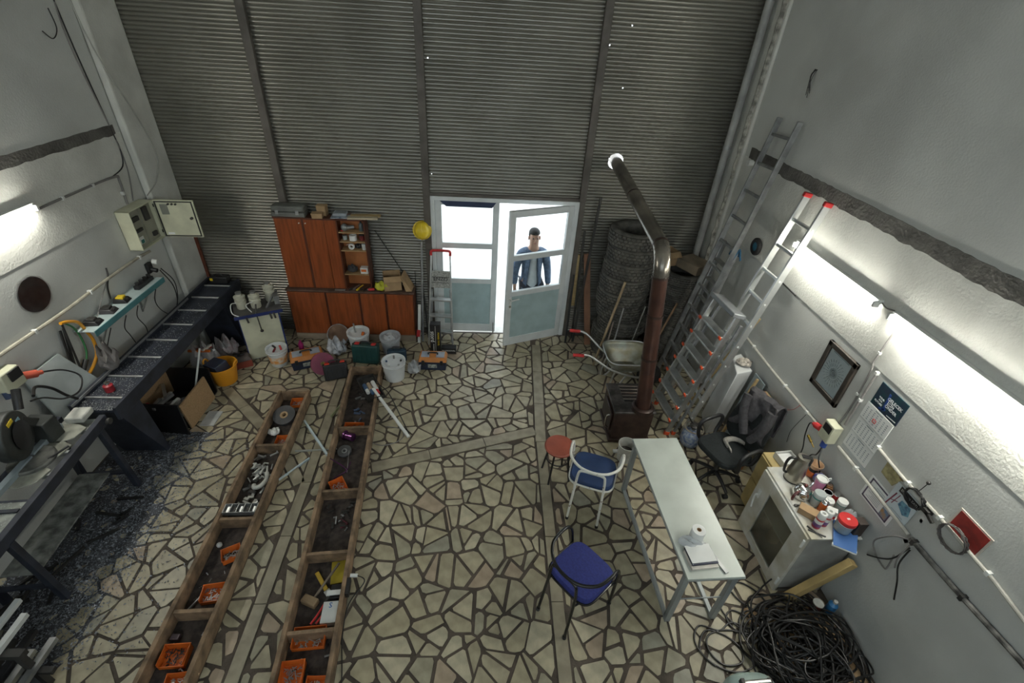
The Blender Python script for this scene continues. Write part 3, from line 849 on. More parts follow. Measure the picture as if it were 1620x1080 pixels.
part('notepad', MB().box(-.105,.115,-.085,.075,.0,.022), pm('off_white_pad',(.64,.60,.54),.8), t, bevel=.004)
part('folder', MB().box(-.095,.12,-.06,.09,.023,.034), pm('navy_folder',(.018,.022,.05),.5), t, bevel=.003)
part('paper_sheet', MB().box(-.09,.115,-.045,.10,.0345,.037), paper, t)
rul = MB().beam((1.80,2.13,ZT+.008),(1.89,1.885,ZT+.008),.03,.012)
solo('steel_ruler', rul, alu_dull, 'steel ruler lying at the near right table corner','ruler')
def crumple(c, r, seed, amp=.35, n=18, m=10, flat=1.0):
    q = random.Random(seed); ph = [(q.uniform(0,6),q.uniform(2,5),q.uniform(2,6)) for _ in range(6)]
    def off(t,z):
        return amp*.35*sum(math.sin(a+b*t+cz*z*12) for a,b,cz in ph)/3+q.uniform(-.06,.06)
    prof = [(max(.02,math.cos(a))*r[0], (math.sin(a)+1)*r[2]) for a in [-PI/2+PI*i/m for i in range(m+1)]]
    mb = MB().lathe(prof,(0,0,0),n,wob=off)
    mb.v = [(c[0]+x,c[1]+y*r[1]/r[0],c[2]+max(0,z*(1+.25*math.sin(7*x/r[0]+5*y/r[0])))) for x,y,z in mb.v]
    return mb
solo('plastic_bag', crumple((1.69,2.135,ZT),(.10,.055,.03),3), film2, 'crumpled clear plastic bag beside the paper roll on table','bag')

# ------------------------------------------------------------------ office chair with jacket
blk_fab = pm('black_chair_fabric',(.012,.016,.017),.95,var=.2,scale=40)
t = thing('office_chair','black swivel chair with armrests against the right wall','chair',(2.59,3.385,0),1.95)
mb = MB()
for k in range(5):
    a = 2*PI*k/5+.35; c,s = math.cos(a),math.sin(a)
    part('base_arm', MB().tube(cat([(0,0,.13),(.13*c,.13*s,.115),(.27*c,.27*s,.075)],4),.024,8,r_end=.016), black_pl, t)
    part('caster', MB().cyl((.27*c-.02*s,.27*s+.02*c,.028),(.27*c+.02*s,.27*s-.02*c,.028),.027,n=14), black_pl, t)
part('gas_column', MB().cyl((0,0,.08),(0,0,.42),.026), dkst, t)
def rr(hx,hy,n=36,e=.5): return [(math.copysign(abs(math.cos(a))**e,math.cos(a))*hx, math.copysign(abs(math.sin(a))**e,math.sin(a))*hy) for a in [2*PI*i/n for i in range(n)]]
mb = MB()
for f,z in ((.93,.415),(1.0,.43),(1.0,.465),(.93,.485),(.6,.492),(.1,.49)): mb.v += [(x*f,y*f,z+.01*math.sin(y*9)) for x,y in rr(.235,.225)]
for i in range(5):
    for k in range(36): mb.f.append((i*36+k,i*36+(k+1)%36,(i+1)*36+(k+1)%36,(i+1)*36+k))
mb.f.append(tuple(range(36))[::-1]); mb.f.append(tuple(range(180,216)))
part('seat', mb, blk_fab, t)
part('worn_patch', MB().lathe([(0,.4925),(.03,.491),(.035,.489)],(.10,.17,-.001),12), pm('foam_patch',(.33,.22,.08),.9), t)
MBk = Matrix.Translation((0,-.225,.47))@Matrix.Rotation(.20,4,'X')
mb = MB(); RG = ((.9,-.022),(1.0,-.012),(1.0,.016),(.9,.03),(.5,.036),(.05,.036))
for f,y in RG: mb.v += [tuple(MBk@Vector((x*f*(1.0-.12*(z/.3)),y-.035*(x/.23)**2*-1,z*f+.28))) for x,z in rr(.225,.285,36,.62)]
for i in range(5):
    for k in range(36): mb.f.append((i*36+k,i*36+(k+1)%36,(i+1)*36+(k+1)%36,(i+1)*36+k))
mb.f.append(tuple(range(36))[::-1]); mb.f.append(tuple(range(180,216)))
part('backrest', mb, blk_fab, t)
part('back_bar', MB().beam(MBk@Vector((0,-.03,.2)),(0,-.16,.40),.06,.015).beam((0,-.16,.40),(0,0,.40),.06,.015), black_pl, t)
for s in (-1,1):
    part('armrest', MB().tube(cat([(s*.20,.08,.42),(s*.275,.10,.44),(s*.285,.13,.58),(s*.28,.10,.66),(s*.275,-.02,.675),(s*.275,-.13,.665),(s*.265,-.17,.60),(s*.255,-.12,.45),(s*.20,-.08,.42)],5),.021,10), black_pl, t)
# jacket laid over the backrest
jk = pm('charcoal_jacket',(.060,.057,.062),.95,var=.15,scale=30,bump=.2,bscale=120)
def drape(u,v):
    x = (u-.5)*(.44-.06*math.sin(v*PI))
    s = v*.86
    if s < .42: y, z = .052+.02*math.sin(9*u+5*v), .17+s+.02*math.sin(11*u)*(1-v)
    elif s < .52: a=(s-.42)/.1*PI; y, z = .007+.045*math.cos(a), .59+.03*math.sin(a)
    else: y, z = -.062-.015*math.sin(8*u), .59-(s-.52)
    return tuple(MBk@Vector((x+.01*math.sin(14*v+3*u),y+.013*math.sin(16*u+4*math.sin(6*v)),z)))
mb = MB().grid(drape,26,34)
tj = thing('jacket','charcoal jacket thrown over the back of the office chair','jacket',(2.76,3.44,.6),0)
Mo = Matrix.Translation((2.59,3.385,0))@Matrix.Rotation(1.95,4,'Z')
mb.v = [tuple(Mo@Vector(p)) for p in mb.v]
o = part('cloth', mb, jk, tj, local=False); sm = o.modifiers.new('thick','SOLIDIFY'); sm.thickness = .012; sm.offset = 1
sl = cat([MBk@Vector(p) for p in ((.15,.07,.55),(.12,.09,.42),(.06,.085,.28),(-.01,.075,.16))],6)
part('sleeve', MB().tube([Mo@p for p in sl],.055,12,r_end=.042), jk, tj, local=False)
sl = cat([MBk@Vector(p) for p in ((-.15,.07,.54),(-.17,.085,.40),(-.15,.085,.26),(-.10,.08,.14))],6)
part('sleeve', MB().tube([Mo@p for p in sl],.05,12,r_end=.04), jk, tj, local=False)
bn = MB()
bn.grid(lambda u,v: tuple(Mo@Vector((-.02+.10*math.cos(2.6*(u-.5)*1.5)+.035*(v-.5)*2, -.10+.11*math.sin(2.6*(u-.5)), .497+.04*math.sin(v*PI)+.012*math.sin(9*u)))),12,6)
o = solo('cap', bn, pm('grey_beige_cloth',(.46,.43,.38),.9,var=.12,scale=30), 'crumpled beige cap lying on the black office chair seat','cap'); o.modifiers.new('thick','SOLIDIFY').thickness = .01

# ------------------------------------------------------------------ items by the right wall
t = thing('gas_bottle','small blue and white speckled camping gas bottle with burner','gas bottle',(2.50,3.90,0))
part('bottle', MB().lathe([(.07,0),(.10,.02),(.118,.08),(.115,.15),(.09,.20),(.04,.225),(.03,.235)],n=28), pm('blue_mottled_enamel',(.10,.16,.33),.35,.2,var=.3,scale=30,col2=(.42,.46,.50)), t)
part('neck', MB().cyl((0,0,.23),(0,0,.285),.022), steel, t)
part('burner', MB().lathe([(.02,.28),(.05,.285),(.055,.30),(.03,.31),(0,.31)],n=20), dkst, t)
part('drip_ring', MB().lathe([(.11,.262),(.115,.268),(.095,.272),(.09,.265),(.11,.262)],n=28), pm('rusty_ring',(.30,.27,.22),.6,.6,var=.3), t)
for k in range(4):
    a = k*PI/2+.4; part('pan_support', MB().beam((.02*math.cos(a),.02*math.sin(a),.30),(.115*math.cos(a),.115*math.sin(a),.335),.006,.02), dkst, t)
wrapped = pm('white_styrofoam',(.76,.77,.76),.45,var=.04)
t = thing('styrofoam_block','tall white wrapped styrofoam block leaning on the right wall','packaging',(2.91,4.25,0))
mb = MB().hexa([(2.77,4.06,0),(2.96,4.12,0),(3.0,4.45,0),(2.86,4.42,0),(2.865,4.06,.95),(3.07,4.12,.95),(3.09,4.45,.95),(2.965,4.40,.95)])
part('block', mb, wrapped, t, local=False, bevel=.01)
mb = MB().hexa([(2.762,4.05,.01),(2.965,4.113,.01),(3.008,4.458,.01),(2.85,4.43,.01),(2.857,4.05,.955),(3.075,4.112,.955),(3.097,4.458,.955),(2.955,4.41,.955)])
part('wrap_film', mb, film, t, local=False, bevel=.01)
solo('paper_scrap', crumple((3.01,4.22,.958),(.085,.07,.035),8,.6), pm('spotted_paper',(.62,.56,.48),.9,var=.35,scale=30), 'crumpled stained paper bundle on top of the white styrofoam block','paper')
def slab(name, label, pts, th, mat, cat_, bevel=.003):
    P = [Vector(p) for p in pts]; n = (P[1]-P[0]).cross(P[3]-P[0]).normalized()*th
    return solo(name, MB().hexa(P+[p+n for p in P]), mat, label, cat_, bevel=bevel)
slab('glass_sheet','dull bluish sheet leaning behind the white block',[(2.95,4.04,0),(2.95,3.83,0),(3.07,3.83,.98),(3.07,4.04,.98)],.012,pm('blue_grey_sheet',(.22,.27,.29),.3,var=.08),'sheet')
stick('timber_batten','slim pale batten leaning beside the white block',(2.80,3.86,0),(3.03,3.93,.98),.03,.02,pine)
t = thing('particle_board','reddish wood veneer board leaning on wall behind the office chair','board',(3.0,3.66,0))
part('board', MB().hexa([(2.97,3.50,0),(2.99,3.50,0),(2.99,3.80,0),(2.97,3.80,0),(3.055,3.50,.92),(3.075,3.50,.92),(3.075,3.80,.92),(3.055,3.80,.92)]), pm('orange_veneer',(.36,.15,.05),.5,var=.2,scale=4,stretch=(6,6,.7)), t, local=False)
part('edging', MB().hexa([(2.99,3.50,0),(3.03,3.50,0),(3.03,3.80,0),(2.99,3.80,0),(3.075,3.50,.92),(3.098,3.50,.92),(3.098,3.80,.92),(3.075,3.80,.92)]), pm('board_edge',(.38,.31,.18),.7), t, local=False)
stick('timber_strip','narrow wood strip leaning above the conduit behind the stepladder',(2.74,4.60,0),(3.07,4.36,1.50),.035,.02,pine)

# ------------------------------------------------------------------ white cabinet with glazed door
wh = pm('grubby_white_cabinet',(.60,.60,.56),.5,var=.14,scale=4,col2=(.42,.39,.30))
gside = pm('grey_cabinet_side',(.33,.33,.31),.6,var=.12,scale=5)
t = thing('low_cabinet','grubby white cabinet with a glazed door, crowded top, by right wall','cabinet',(2.88,2.49,0))
CX0,CX1,CY0,CY1,CZ = 2.675,3.09,2.13,2.845,.80
mb = MB(); mb.box(CX0,CX1,CY0,CY0+.018,0,.782); mb.box(CX0,CX1,CY1-.018,CY1,0,.782); mb.box(CX1-.01,CX1,CY0,CY1,0,.782); mb.box(CX0,CX1,CY0,CY1,.03,.05)
part('carcass', mb, gside, t, local=False)
part('top', MB().box(CX0-.012,CX1+.005,CY0-.012,CY1+.012,.782,CZ), wh, t, local=False, bevel=.003)
fr = MB()
for a in ((CY0,CY0+.15,0,.782),(CY1-.18,CY1,0,.782),(CY0+.15,CY1-.18,.65,.782),(CY0+.15,CY1-.18,0,.09)): fr.box(CX0-.03,CX0,a[0],a[1],a[2],a[3])
d = part('door', fr, wh, t, local=False, bevel=.003)
part('pane', MB().box(CX0-.018,CX0-.012,CY0+.145,CY1-.175,.085,.655), dustglass, d, local=False)
part('handle', MB().tube(cat([(CX0-.03,2.77,.52),(CX0-.06,2.77,.52),(CX0-.062,2.77,.46),(CX0-.062,2.75,.36)],4),.008).box(CX0-.036,CX0-.028,2.755,2.785,.48,.58), white_pl2, d, local=False)
for z in (.1,.66): part('hinge', MB().cyl((CX0-.036,CY0+.01,z),(CX0-.036,CY0+.01,z+.09),.01), white_pl2, d, local=False)
part('shelf', MB().box(CX0+.01,CX1-.01,CY0+.018,CY1-.018,.40,.415), wh, t, local=False)
for i,(y,h,rad,mm) in enumerate(((2.40,.22,.05,dirty_white),(2.60,.18,.06,card),(2.74,.2,.045,pm('brown_jar',(.12,.06,.03),.4)))):
    solo('storage_jar', MB().lathe([(rad*.9,0),(rad,.01),(rad,h*.8),(rad*.6,h*.9),(rad*.6,h),(0,h)],(2.86,y,.05),18), mm, 'jar behind the cabinet glass, %s of three'%(['nearest','middle','farthest'][i]),'jar',group='jars in the glazed cabinet')
t = thing('yellow_cabinet','narrow yellowish wooden box unit between office chair and white cabinet','box',(2.92,3.0,0))
ylw = pm('yellow_pine_panel',(.52,.40,.17),.6,var=.1)
part('body', MB().box(2.80,3.07,2.87,3.13,0,.70), ylw, t, local=False, bevel=.004)
part('drawer_front', MB().box(2.788,2.80,2.88,3.12,.37,.68), ylw, t, local=False, bevel=.003)
part('lower_front', MB().box(2.788,2.80,2.88,3.12,.03,.35), ylw, t, local=False, bevel=.003)
t = thing('tissue_box','white open tray on top of the yellow box','box',(2.96,3.0,.701),.1)
mb = MB(); mb.box(-.085,.085,-.08,.08,0,.006); 
for a in ((-.085,-.079,-.08,.08),(.079,.085,-.08,.08),(-.085,.085,-.08,-.074),(-.085,.085,.074,.08)): mb.box(*a,0,.07)
part('tray', mb, white_pl2, t)
part('tissues', MB().box(-.075,.07,-.07,.07,.008,.05), paper, t, bevel=.006)

Z = CZ+.001
def can(name, label, cat_, loc, segs, n=24, rot=None):
    """stacked lathe parts: (part name, profile, material)"""
    t = thing(name, label, cat_, loc, rot=rot)
    for nm,pr,m in segs: part(nm, MB().lathe(pr,n=n), m, t)
    return t
t = can('vacuum_jug','tall brushed steel vacuum jug with a black handle on white cabinet','jug',(2.83,2.72,Z),[
 ('body',[(.068,0),(.074,.012),(.074,.10),(.06,.21),(.048,.255)],steel),('base_ring',[(.07,-.0005),(.0755,.004),(.0755,.014),(.07,.016)],black_pl),('collar',[(.05,.25),(.053,.262),(.05,.285),(.0,.288)],steel)],rot=Matrix.Rotation(2.9,4,'Z'))
part('handle', MB().tube(cat([(.05,0,.255),(.10,0,.25),(.115,0,.19),(.10,0,.09),(.072,0,.07)],5),.012,8), black_pl, t)
part('spout_lever', MB().beam((-.06,0,.285),(.02,0,.293),.04,.012).prismx([(-.02,.2),(.02,.2),(.02,.285),(-.02,.285)],-.072,-.04), black_pl, t, bevel=.003)
t = can('coffee_pot','small copper topped orange coffee pot near the wall on cabinet','pot',(3.03,2.765,Z),[('base',[(.04,0),(.052,.015),(.052,.05),(.04,.065)],pm('orange_enamel',(.55,.12,.02),.3)),('waist',[(.04,.065),(.036,.09),(.04,.10)],black_pl),('bowl',[(.04,.10),(.058,.135),(.06,.15),(.052,.15),(.035,.115),(0,.112)],pm('copper_cream',(.62,.40,.24),.35,.4,var=.15))])
t = can('teapot','shiny chrome teapot with dark red handle on white cabinet','teapot',(2.80,2.535,Z),[('body',[(.05,0),(.068,.012),(.075,.05),(.066,.09),(.055,.10)],chrome),('lid',[(.056,.10),(.05,.112),(.03,.122),(0,.126)],chrome),('knob',[(.006,.124),(.014,.132),(.012,.145),(0,.148)],pm('dark_red_knob',(.10,.015,.015),.3))],rot=Matrix.Rotation(3.6,4,'Z'))
part('handle', MB().tube(cat([(.06,0,.09),(.11,0,.10),(.135,0,.06),(.12,0,.0+.02)],5),.011,8), pm('dark_red_handle',(.09,.012,.012),.35), t)
part('spout', MB().tube(cat([(-.06,0,.05),(-.10,0,.08),(-.125,0,.11)],4),.013,8,r_end=.008), chrome, t)
pk = pm('pink_plastic',(.66,.24,.44),.35,var=.08)
t = can('pink_tumbler','pink see through tumbler with a white lid among bottles','cup',(2.985,2.60,Z),[('cup',[(.034,0),(.036,.004),(.044,.13)],pk),('rim',[(.044,.13),(.048,.135),(.048,.15),(.041,.152),(.039,.14)],white_pl2),('filling',[(.0,.132),(.039,.134)],pm('pink_sponge',(.75,.25,.50),.7,var=.2))])
part('tab', MB().tube(cat([(.046,0,.14),(.075,0,.15),(.075,0,.12),(.046,0,.11)],4),.005,6), white_pl2, t)
carton('small_carton','small brown cardboard block at the front edge of cabinet',(2.76,2.345,Z),(.15,.075,.058),-.75,flaps=False)
gt = pm('grey_translucent',(.40,.44,.43),.35,var=.1); tealp = pm('teal_band',(.02,.25,.22),.4)
can('grey_canister','grey canister with a teal band and grey lid','canister',(2.885,2.455,Z),[('body',[(.042,0),(.046,.006),(.046,.085)],gt),('band',[(.047,.085),(.047,.10)],tealp),('lid',[(.048,.10),(.048,.135),(.044,.14),(0,.14)],gt)])
can('paper_cups','stack of white paper cups with a brown rim','cups',(3.0,2.50,Z),[('stack',[(.026,0),(.034,.09)],white_pl2),('mouth',[(.034,.09),(.036,.094),(.033,.096),(.028,.07),(0,.07)],paper),('coffee',[(0,.078),(.030,.08)],pm('coffee_brown',(.16,.05,.02),.5))])
can('cream_tub','white round tub with a raised lid behind the orange can','tub',(2.965,2.425,Z),[('body',[(.036,0),(.038,.07)],white_pl2),('lid',[(.041,.068),(.041,.088),(.036,.092),(.02,.094),(.018,.1),(0,.1)],white_pl2)])
can('orange_can','orange spray can without a cap on white cabinet','can',(2.90,2.385,Z),[('body',[(.03,0),(.032,.004),(.032,.10)],orange_pl),('dome',[(.032,.10),(.022,.118),(.012,.122)],chrome),('nozzle',[(.008,.122),(.008,.136),(0,.137)],white_pl2)])
can('green_lid_bottle','clear jar with a white cap and green ring by the red lid tub','bottle',(3.045,2.385,Z),[('body',[(.034,0),(.037,.006),(.037,.09)],gt),('ring',[(.038,.09),(.038,.098)],tealp),('cap',[(.039,.098),(.039,.128),(0,.13)],white_pl2)])
t = thing('white_carton','small white carton standing behind the purple can','box',(2.925,2.325,Z),-.6)
part('body', MB().box(-.04,.04,-.025,.025,0,.10), white_pl2, t, bevel=.002)
part('print', MB().box(-.041,.041,-.0255,-.0245,.02,.05), red_pl, t)
for i,(x,y) in enumerate(((2.765,2.235),(2.835,2.255))):
    can('foam_can',['white topped can with purple and red print at cabinet corner','purple printed can tucked behind the white topped can'][i],'can',(x,y,Z),[('lower_print',[(.030,0),(.032,.004),(.032,.025)],pm('crimson_print',(.33,.02,.06),.4)),('purple_print',[(.0322,.025),(.0322,.06)],pm('purple_print',(.15,.06,.22),.4)),('white_print',[(.0322,.06),(.0322,.095)],white_pl2),('red_print',[(.0324,.095),(.0324,.108)],red_pl),('cap',[(.030,.108),(.031,.112),(.031,.165),(.027,.17),(.014,.17),(.013,.15),(0,.15)],white_pl2)])
bl = MB().hexa([(2.80,2.06,Z+.0),(2.94,1.98,Z+.0),(3.10,2.20,Z+.004),(2.94,2.28,Z+.004),(2.80,2.06,Z+.02),(2.94,1.98,Z+.02),(3.10,2.20,Z+.026),(2.94,2.28,Z+.026)])
t = thing('blue_folder','thick blue notebook overhanging the near cabinet edge','notebook',(2.95,2.13,Z))
part('cover', bl, pm('mid_blue_cover',(.06,.15,.38),.4,var=.05), t, local=False, bevel=.002)
part('pages', MB().hexa([(2.793,2.062,Z+.003),(2.94,1.977,Z+.003),(2.96,2.0,Z+.003),(2.81,2.085,Z+.003),(2.793,2.062,Z+.016),(2.94,1.977,Z+.016),(2.96,2.0,Z+.016),(2.81,2.085,Z+.016)]), paper, t, local=False)
t = can('red_lid_tub','clear tub with a big red screw lid on the blue notebook','tub',(2.945,2.19,Z+.027),[('tub',[(.055,0),(.06,.006),(.064,.09)],pm('clear_blue_tub',(.42,.50,.53),.2,trans=.3)),('neck',[(.062,.09),(.062,.10)],white_pl2),('lid',[(.068,.10),(.07,.104),(.07,.128),(.066,.134),(0,.134)],red_pl)])
part('sticker', MB().box(-.012,.012,-.008,.008,.134,.1348), white_pl2, t)
can('red_drink_can','small red and white drink can by the wall','can',(3.062,2.475,Z),[('body',[(.024,0),(.027,.006),(.027,.09)],red_pl),('top',[(.027,.09),(.023,.098),(0,.097)],chrome)])
for i in range(3):
    solo('brown_sachet', MB().hexa([(3.02+.015*i,2.555+.02*i,Z),(3.06+.015*i,2.53+.02*i,Z),(3.065+.01*i,2.54+.02*i,Z),(3.03+.01*i,2.565+.02*i,Z),(3.02+.015*i,2.555+.02*i,Z+.09),(3.06+.015*i,2.53+.02*i,Z+.09),(3.065+.01*i,2.54+.02*i,Z+.09),(3.03+.01*i,2.565+.02*i,Z+.09)]), pm('brown_packet',(.22,.10,.04),.5,var=.2), ['upright brown packet nearest the red drink can','middle one of three upright brown packets','upright brown packet nearest the blue white bag'][i],'packet',group='brown packets on the cabinet')
solo('snack_bag', crumple((3.04,2.67,Z),(.05,.05,.05),21,.5), pm('blue_white_print',(.58,.58,.62),.35,var=.2,scale=18,col2=(.04,.05,.25)), 'blue and white crumpled plastic bag on cabinet against wall','bag')
solo('clear_bag', crumple((3.05,2.27,Z),(.05,.06,.06),33,.6), film2, 'clear crumpled bag between red lid tub and dark box','bag')
t = thing('dark_box','dark brown box standing on the cabinet at the wall','box',(3.045,2.165,Z),0)
part('body', MB().box(-.035,.04,-.028,.045,0,.16), pm('dark_brown_box',(.045,.032,.026),.6), t, bevel=.004)
part('front_face', MB().box(-.037,-.035,-.022,.04,.01,.15), pm('dark_speaker_cloth',(.02,.018,.017),.9), t)
solo('pen', MB().cyl((2.68,2.20,Z+.006),(2.79,2.135,Z+.006),.006,n=8), black_pl, 'black pen at the very edge of the cabinet top','pen')
solo('screwdriver', MB().cyl((2.69,2.235,Z+.007),(2.73,2.165,Z+.007),.007,n=8).cyl((2.73,2.165,Z+.007),(2.755,2.125,Z+.007),.003,n=6), dkst, 'slim dark screwdriver beside the pen on the cabinet top','tool')
solo('spoon', MB().beam((2.71,2.43,Z+.006),(2.80,2.44,Z+.006),.012,.006).ball((2.705,2.43,Z+.008),(.02,.014,.006)), dkst, 'dark spoon beside the small brown carton','spoon')
wire = [(2.93+.05*math.cos(i*.8)*(.4+.03*i),2.64+.04*math.sin(i*.8)*(.4+.03*i),Z+.003+.002*(i%3)) for i in range(18)]
solo('earphone_wire', MB().tube(cat(wire,4),.002,5), white_pl2, 'tangled thin white wire on cabinet beside the steel jug','wire')
solo('dark_jar', MB().lathe([(.036,0),(.04,.01),(.04,.06),(.03,.085),(.012,.09),(.008,.105),(0,.106)],(3.07,2.60,Z),20), pm('dark_grey_jar',(.09,.09,.09),.4), 'dark grey jar with a knob lid behind the pink tumbler','jar')
# ------------------------------------------------------------------ on the right wall
XW = XR+.005
XS = XR
def wtube(name, label, cat_, pts, r, mat, x=None, n=8, sp=5, smooth_=True, clips=None, clipmat=None):
    P = [(XW-.004-r if x is None else x, y, z) for y,z in pts]
    t = thing(name, label, cat_, P[0])
    part('run', MB().tube(cat(P,sp) if smooth_ else P, r, n), mat, t, local=False)
    if clips:
        for (y,z) in clips:
            part('clip', MB().box(P[0][0]-r-.004,XW,y-.012,y+.012,z-r-.004,z+r+.004), clipmat or white_pl2, t, local=False, bevel=.002)
    return t
wtube('conduit','white conduit running low along the right wall behind the cabinet','conduit',[(4.51,1.16),(3.82,1.155),(3.45,1.165),(2.98,1.18)],.014,conduit_m,clips=[(4.3,1.16),(3.6,1.16),(3.2,1.17)])
wtube('conduit','white conduit on right wall between socket box and cable bundle','conduit',[(2.74,1.2),(2.34,1.20),(1.90,1.19)],.014,conduit_m,clips=[(2.5,1.2)])
wtube('conduit','sooty thick conduit on right wall at the lower right frame corner','conduit',[(1.87,1.19),(1.51,1.21),(1.07,1.25),(.7,1.27)],.018,pm('sooty_conduit',(.20,.195,.18),.8,var=.4,scale=14),clips=[(1.84,1.19),(1.44,1.215)],clipmat=dkst)
wtube('conduit','grey conduit on right wall passing behind the red frame','conduit',[(2.45,1.5),(2.16,1.485),(1.83,1.49),(1.54,1.48),(1.40,1.475),(1.21,1.45),(.8,1.40)],.012,conduit_m,clips=[(2.45,1.5),(2.12,1.485),(1.83,1.49),(1.45,1.48)])
wtube('lamp_cable','dark cable dropping from the fluorescent tube beside the picture','cable',[(2.86,2.34),(2.88,2.03),(2.86,1.93),(2.845,1.56),(2.86,1.36)],.007,greycable,clips=[(2.875,2.1),(2.853,1.7)])
wtube('lamp_conduit','grey conduit between the picture and the calendar','conduit',[(2.80,1.97),(2.80,1.6),(2.80,1.40)],.010,greycable,clips=[(2.80,1.96),(2.80,1.68)])
wtube('link_cable','short dark cable joining the two fluorescent tubes','cable',[(3.10,2.44),(3.03,2.42),(2.95,2.44)],.006,greycable,x=XR-.012)
wtube('strap','dark strip along the paint line under the first tube','cable',[(4.42,1.99),(4.2,1.985),(4.02,1.98)],.007,cable_m,x=XR-.008)
# framed picture
def rect(y0,y1,z0,z1,x0,x1): return MB().box(x0,x1,y0,y1,z0,z1)
t = thing('framed_picture','dark framed ornamental print hanging on the right wall','picture',(XW,3.16,1.43))
mb = MB(); f=.05
for a in ((2.97,3.355,1.435,1.435+f),(2.97,3.355,1.905-f,1.905),(2.97,2.97+f,1.435,1.905),(3.355-f,3.355,1.435,1.905)): mb.box(XW-.03,XW,*a)
part('frame', mb, pm('dark_brown_frame',(.055,.045,.036),.4,var=.2), t, local=False, bevel=.006)
pr = part('print', MB().box(XW-.014,XW-.006,3.0,3.325,1.465,1.875), pm('pale_blue_print',(.52,.58,.60),.5,var=.04), t, local=False)
ink = pm('grey_ink',(.20,.25,.27),.7)
mb = MB()
for k in range(24):
    a = 2*PI*k/24
    for r0,r1 in ((.02,.05),(.06,.09),(.10,.125)):
        p = Vector((XW-.0145,3.165+r0*math.cos(a),1.67+r0*math.sin(a))); q = Vector((XW-.0145,3.165+r1*math.cos(a),1.67+r1*math.sin(a)))
        mb.beam(p,q,.0025,.004,up=(1,0,0))
mb.cyl((XW-.015,3.165,1.67),(XW-.0135,3.165,1.67),.016,n=16)
part('ornament', mb, ink, pr, local=False)
part('caption', MB().box(XW-.015,XW-.0135,3.06,3.27,1.835,1.841), ink, pr, local=False)
part('glass', MB().box(XW-.019,XW-.017,3.015,3.31,1.48,1.86), glassmat('picture_glass',(.97,.98,.98),.05,.03), t, local=False)
# frame for text on the right wall: reading direction is -Y when seen from the room
def MR(y, z, x=XW): return Matrix(((0,0,-1,x),(-1,0,0,y),(0,1,0,z),(0,0,0,1)))
t = thing('wall_calendar','three month wall calendar with navy picture header on right wall','calendar',(XW,2.59,1.25))
navy = pm('navy_header',(.018,.028,.055),.35,var=.3,scale=12,col2=(.012,.05,.06))
hd = part('header_picture', MB().box(XW-.006,XW,2.445,2.725,1.73,1.935), navy, t, local=False)
tw = pm('print_white',(.72,.75,.76),.6)
for s_,y,z,sz in (('GELECEK',2.54,1.862,.036),('İÇİN',2.565,1.83,.03),('ÖNDER',2.545,1.80,.034),('YOUR',2.655,1.822,.02),('FOR',2.655,1.80,.02),('FUTURE',2.665,1.775,.022)):
    text(s_, sz, tw, hd, MR(y,z,XW-.0065))
part('blue_swoosh', MB().beam((XW-.0066,2.61,1.90),(XW-.0066,2.60,1.75),.02,.001,up=(1,0,0)).beam((XW-.0066,2.64,1.745),(XW-.0066,2.58,1.77),.014,.001,up=(1,0,0)), pm('swoosh_blue',(.02,.06,.25),.4), hd, local=False)
part('light_streak', MB().beam((XW-.0066,2.55,1.745),(XW-.0066,2.46,1.752),.006,.001,up=(1,0,0)), tw, hd, local=False)
digit = pm('calendar_ink',(.34,.38,.40),.8)
for k,(z0,z1) in enumerate(((1.575,1.725),(1.42,1.57),(1.255,1.415))):
    pg = part('month_page', MB().box(XW-.004-.002*(2-k),XW-.001*k,2.455,2.74,z0,z1), paper, t, local=False, bevel=.001)
    x = XW-.0045-.002*(2-k)
    mb = MB()
    for r in range(6):
        for c in range(7):
            y = 2.71-.036*c; z = z1-.038-.018*r
            mb.box(x,x+.0006,y-.008,y+.006,z-.004,z+.004)
    part('dates', mb, digit, pg, local=False, smooth=None, kind='stuff')
    part('month_title', MB().box(x,x+.0006,2.56,2.64,z1-.02,z1-.013), ink, pg, local=False)
    if k == 0:
        mb = MB()
        for a in ((2.585,2.620,1.617,1.621),(2.585,2.620,1.642,1.646),(2.585,2.589,1.617,1.646),(2.616,2.620,1.617,1.646)): mb.box(x-.004,x-.001,*a)
        part('date_marker', mb, red_pl, t, local=False)
part('hanging_strip', MB().box(XW-.003,XW,2.44,2.735,1.225,1.255), film2, t, local=False)
# socket box
t = thing('socket_box','cream industrial socket box with red and blue plugs on right wall','socket',(XR,2.85,1.16))
part('housing', MB().prismx([(2.79,1.17),(2.92,1.17),(2.92,1.36),(2.79,1.36)], XR-.085, XR), cream, t, local=False, bevel=.008)
part('fuse_window', MB().box(XR-.09,XR-.084,2.81,2.90,1.27,1.34), black_pl, t, local=False)
part('red_plug', MB().cyl((XR-.06,2.935,1.22),(XR-.06,3.0,1.20),.03,n=16).cyl((XR-.06,3.0,1.20),(XR-.06,3.03,1.19),.018,n=12), red_pl, t, local=False)
part('blue_plug', MB().cyl((XR-.06,2.83,1.17),(XR-.065,2.825,1.11),.026,n=16), pm('blue_plug',(.03,.07,.28),.4), t, local=False)
def cord(name, label, pts, r=.005, mat=cable_m, sp=7, cat_='cable'):
    return solo(name, MB().tube(cat(pts,sp),r,6), mat, label, cat_)
cord('cable','black cord hanging from the blue plug down onto the cabinet',[(XR-.065,2.825,1.11),(XR-.07,2.83,1.0),(XR-.04,2.90,.92),(XR-.05,2.93,.81)],.006)
cord('cable','black cord looping from the blue plug over to the coffee pot',[(XR-.065,2.82,1.10),(XR-.10,2.76,1.02),(XR-.07,2.72,.92),(XR-.04,2.72,.82)],.006)
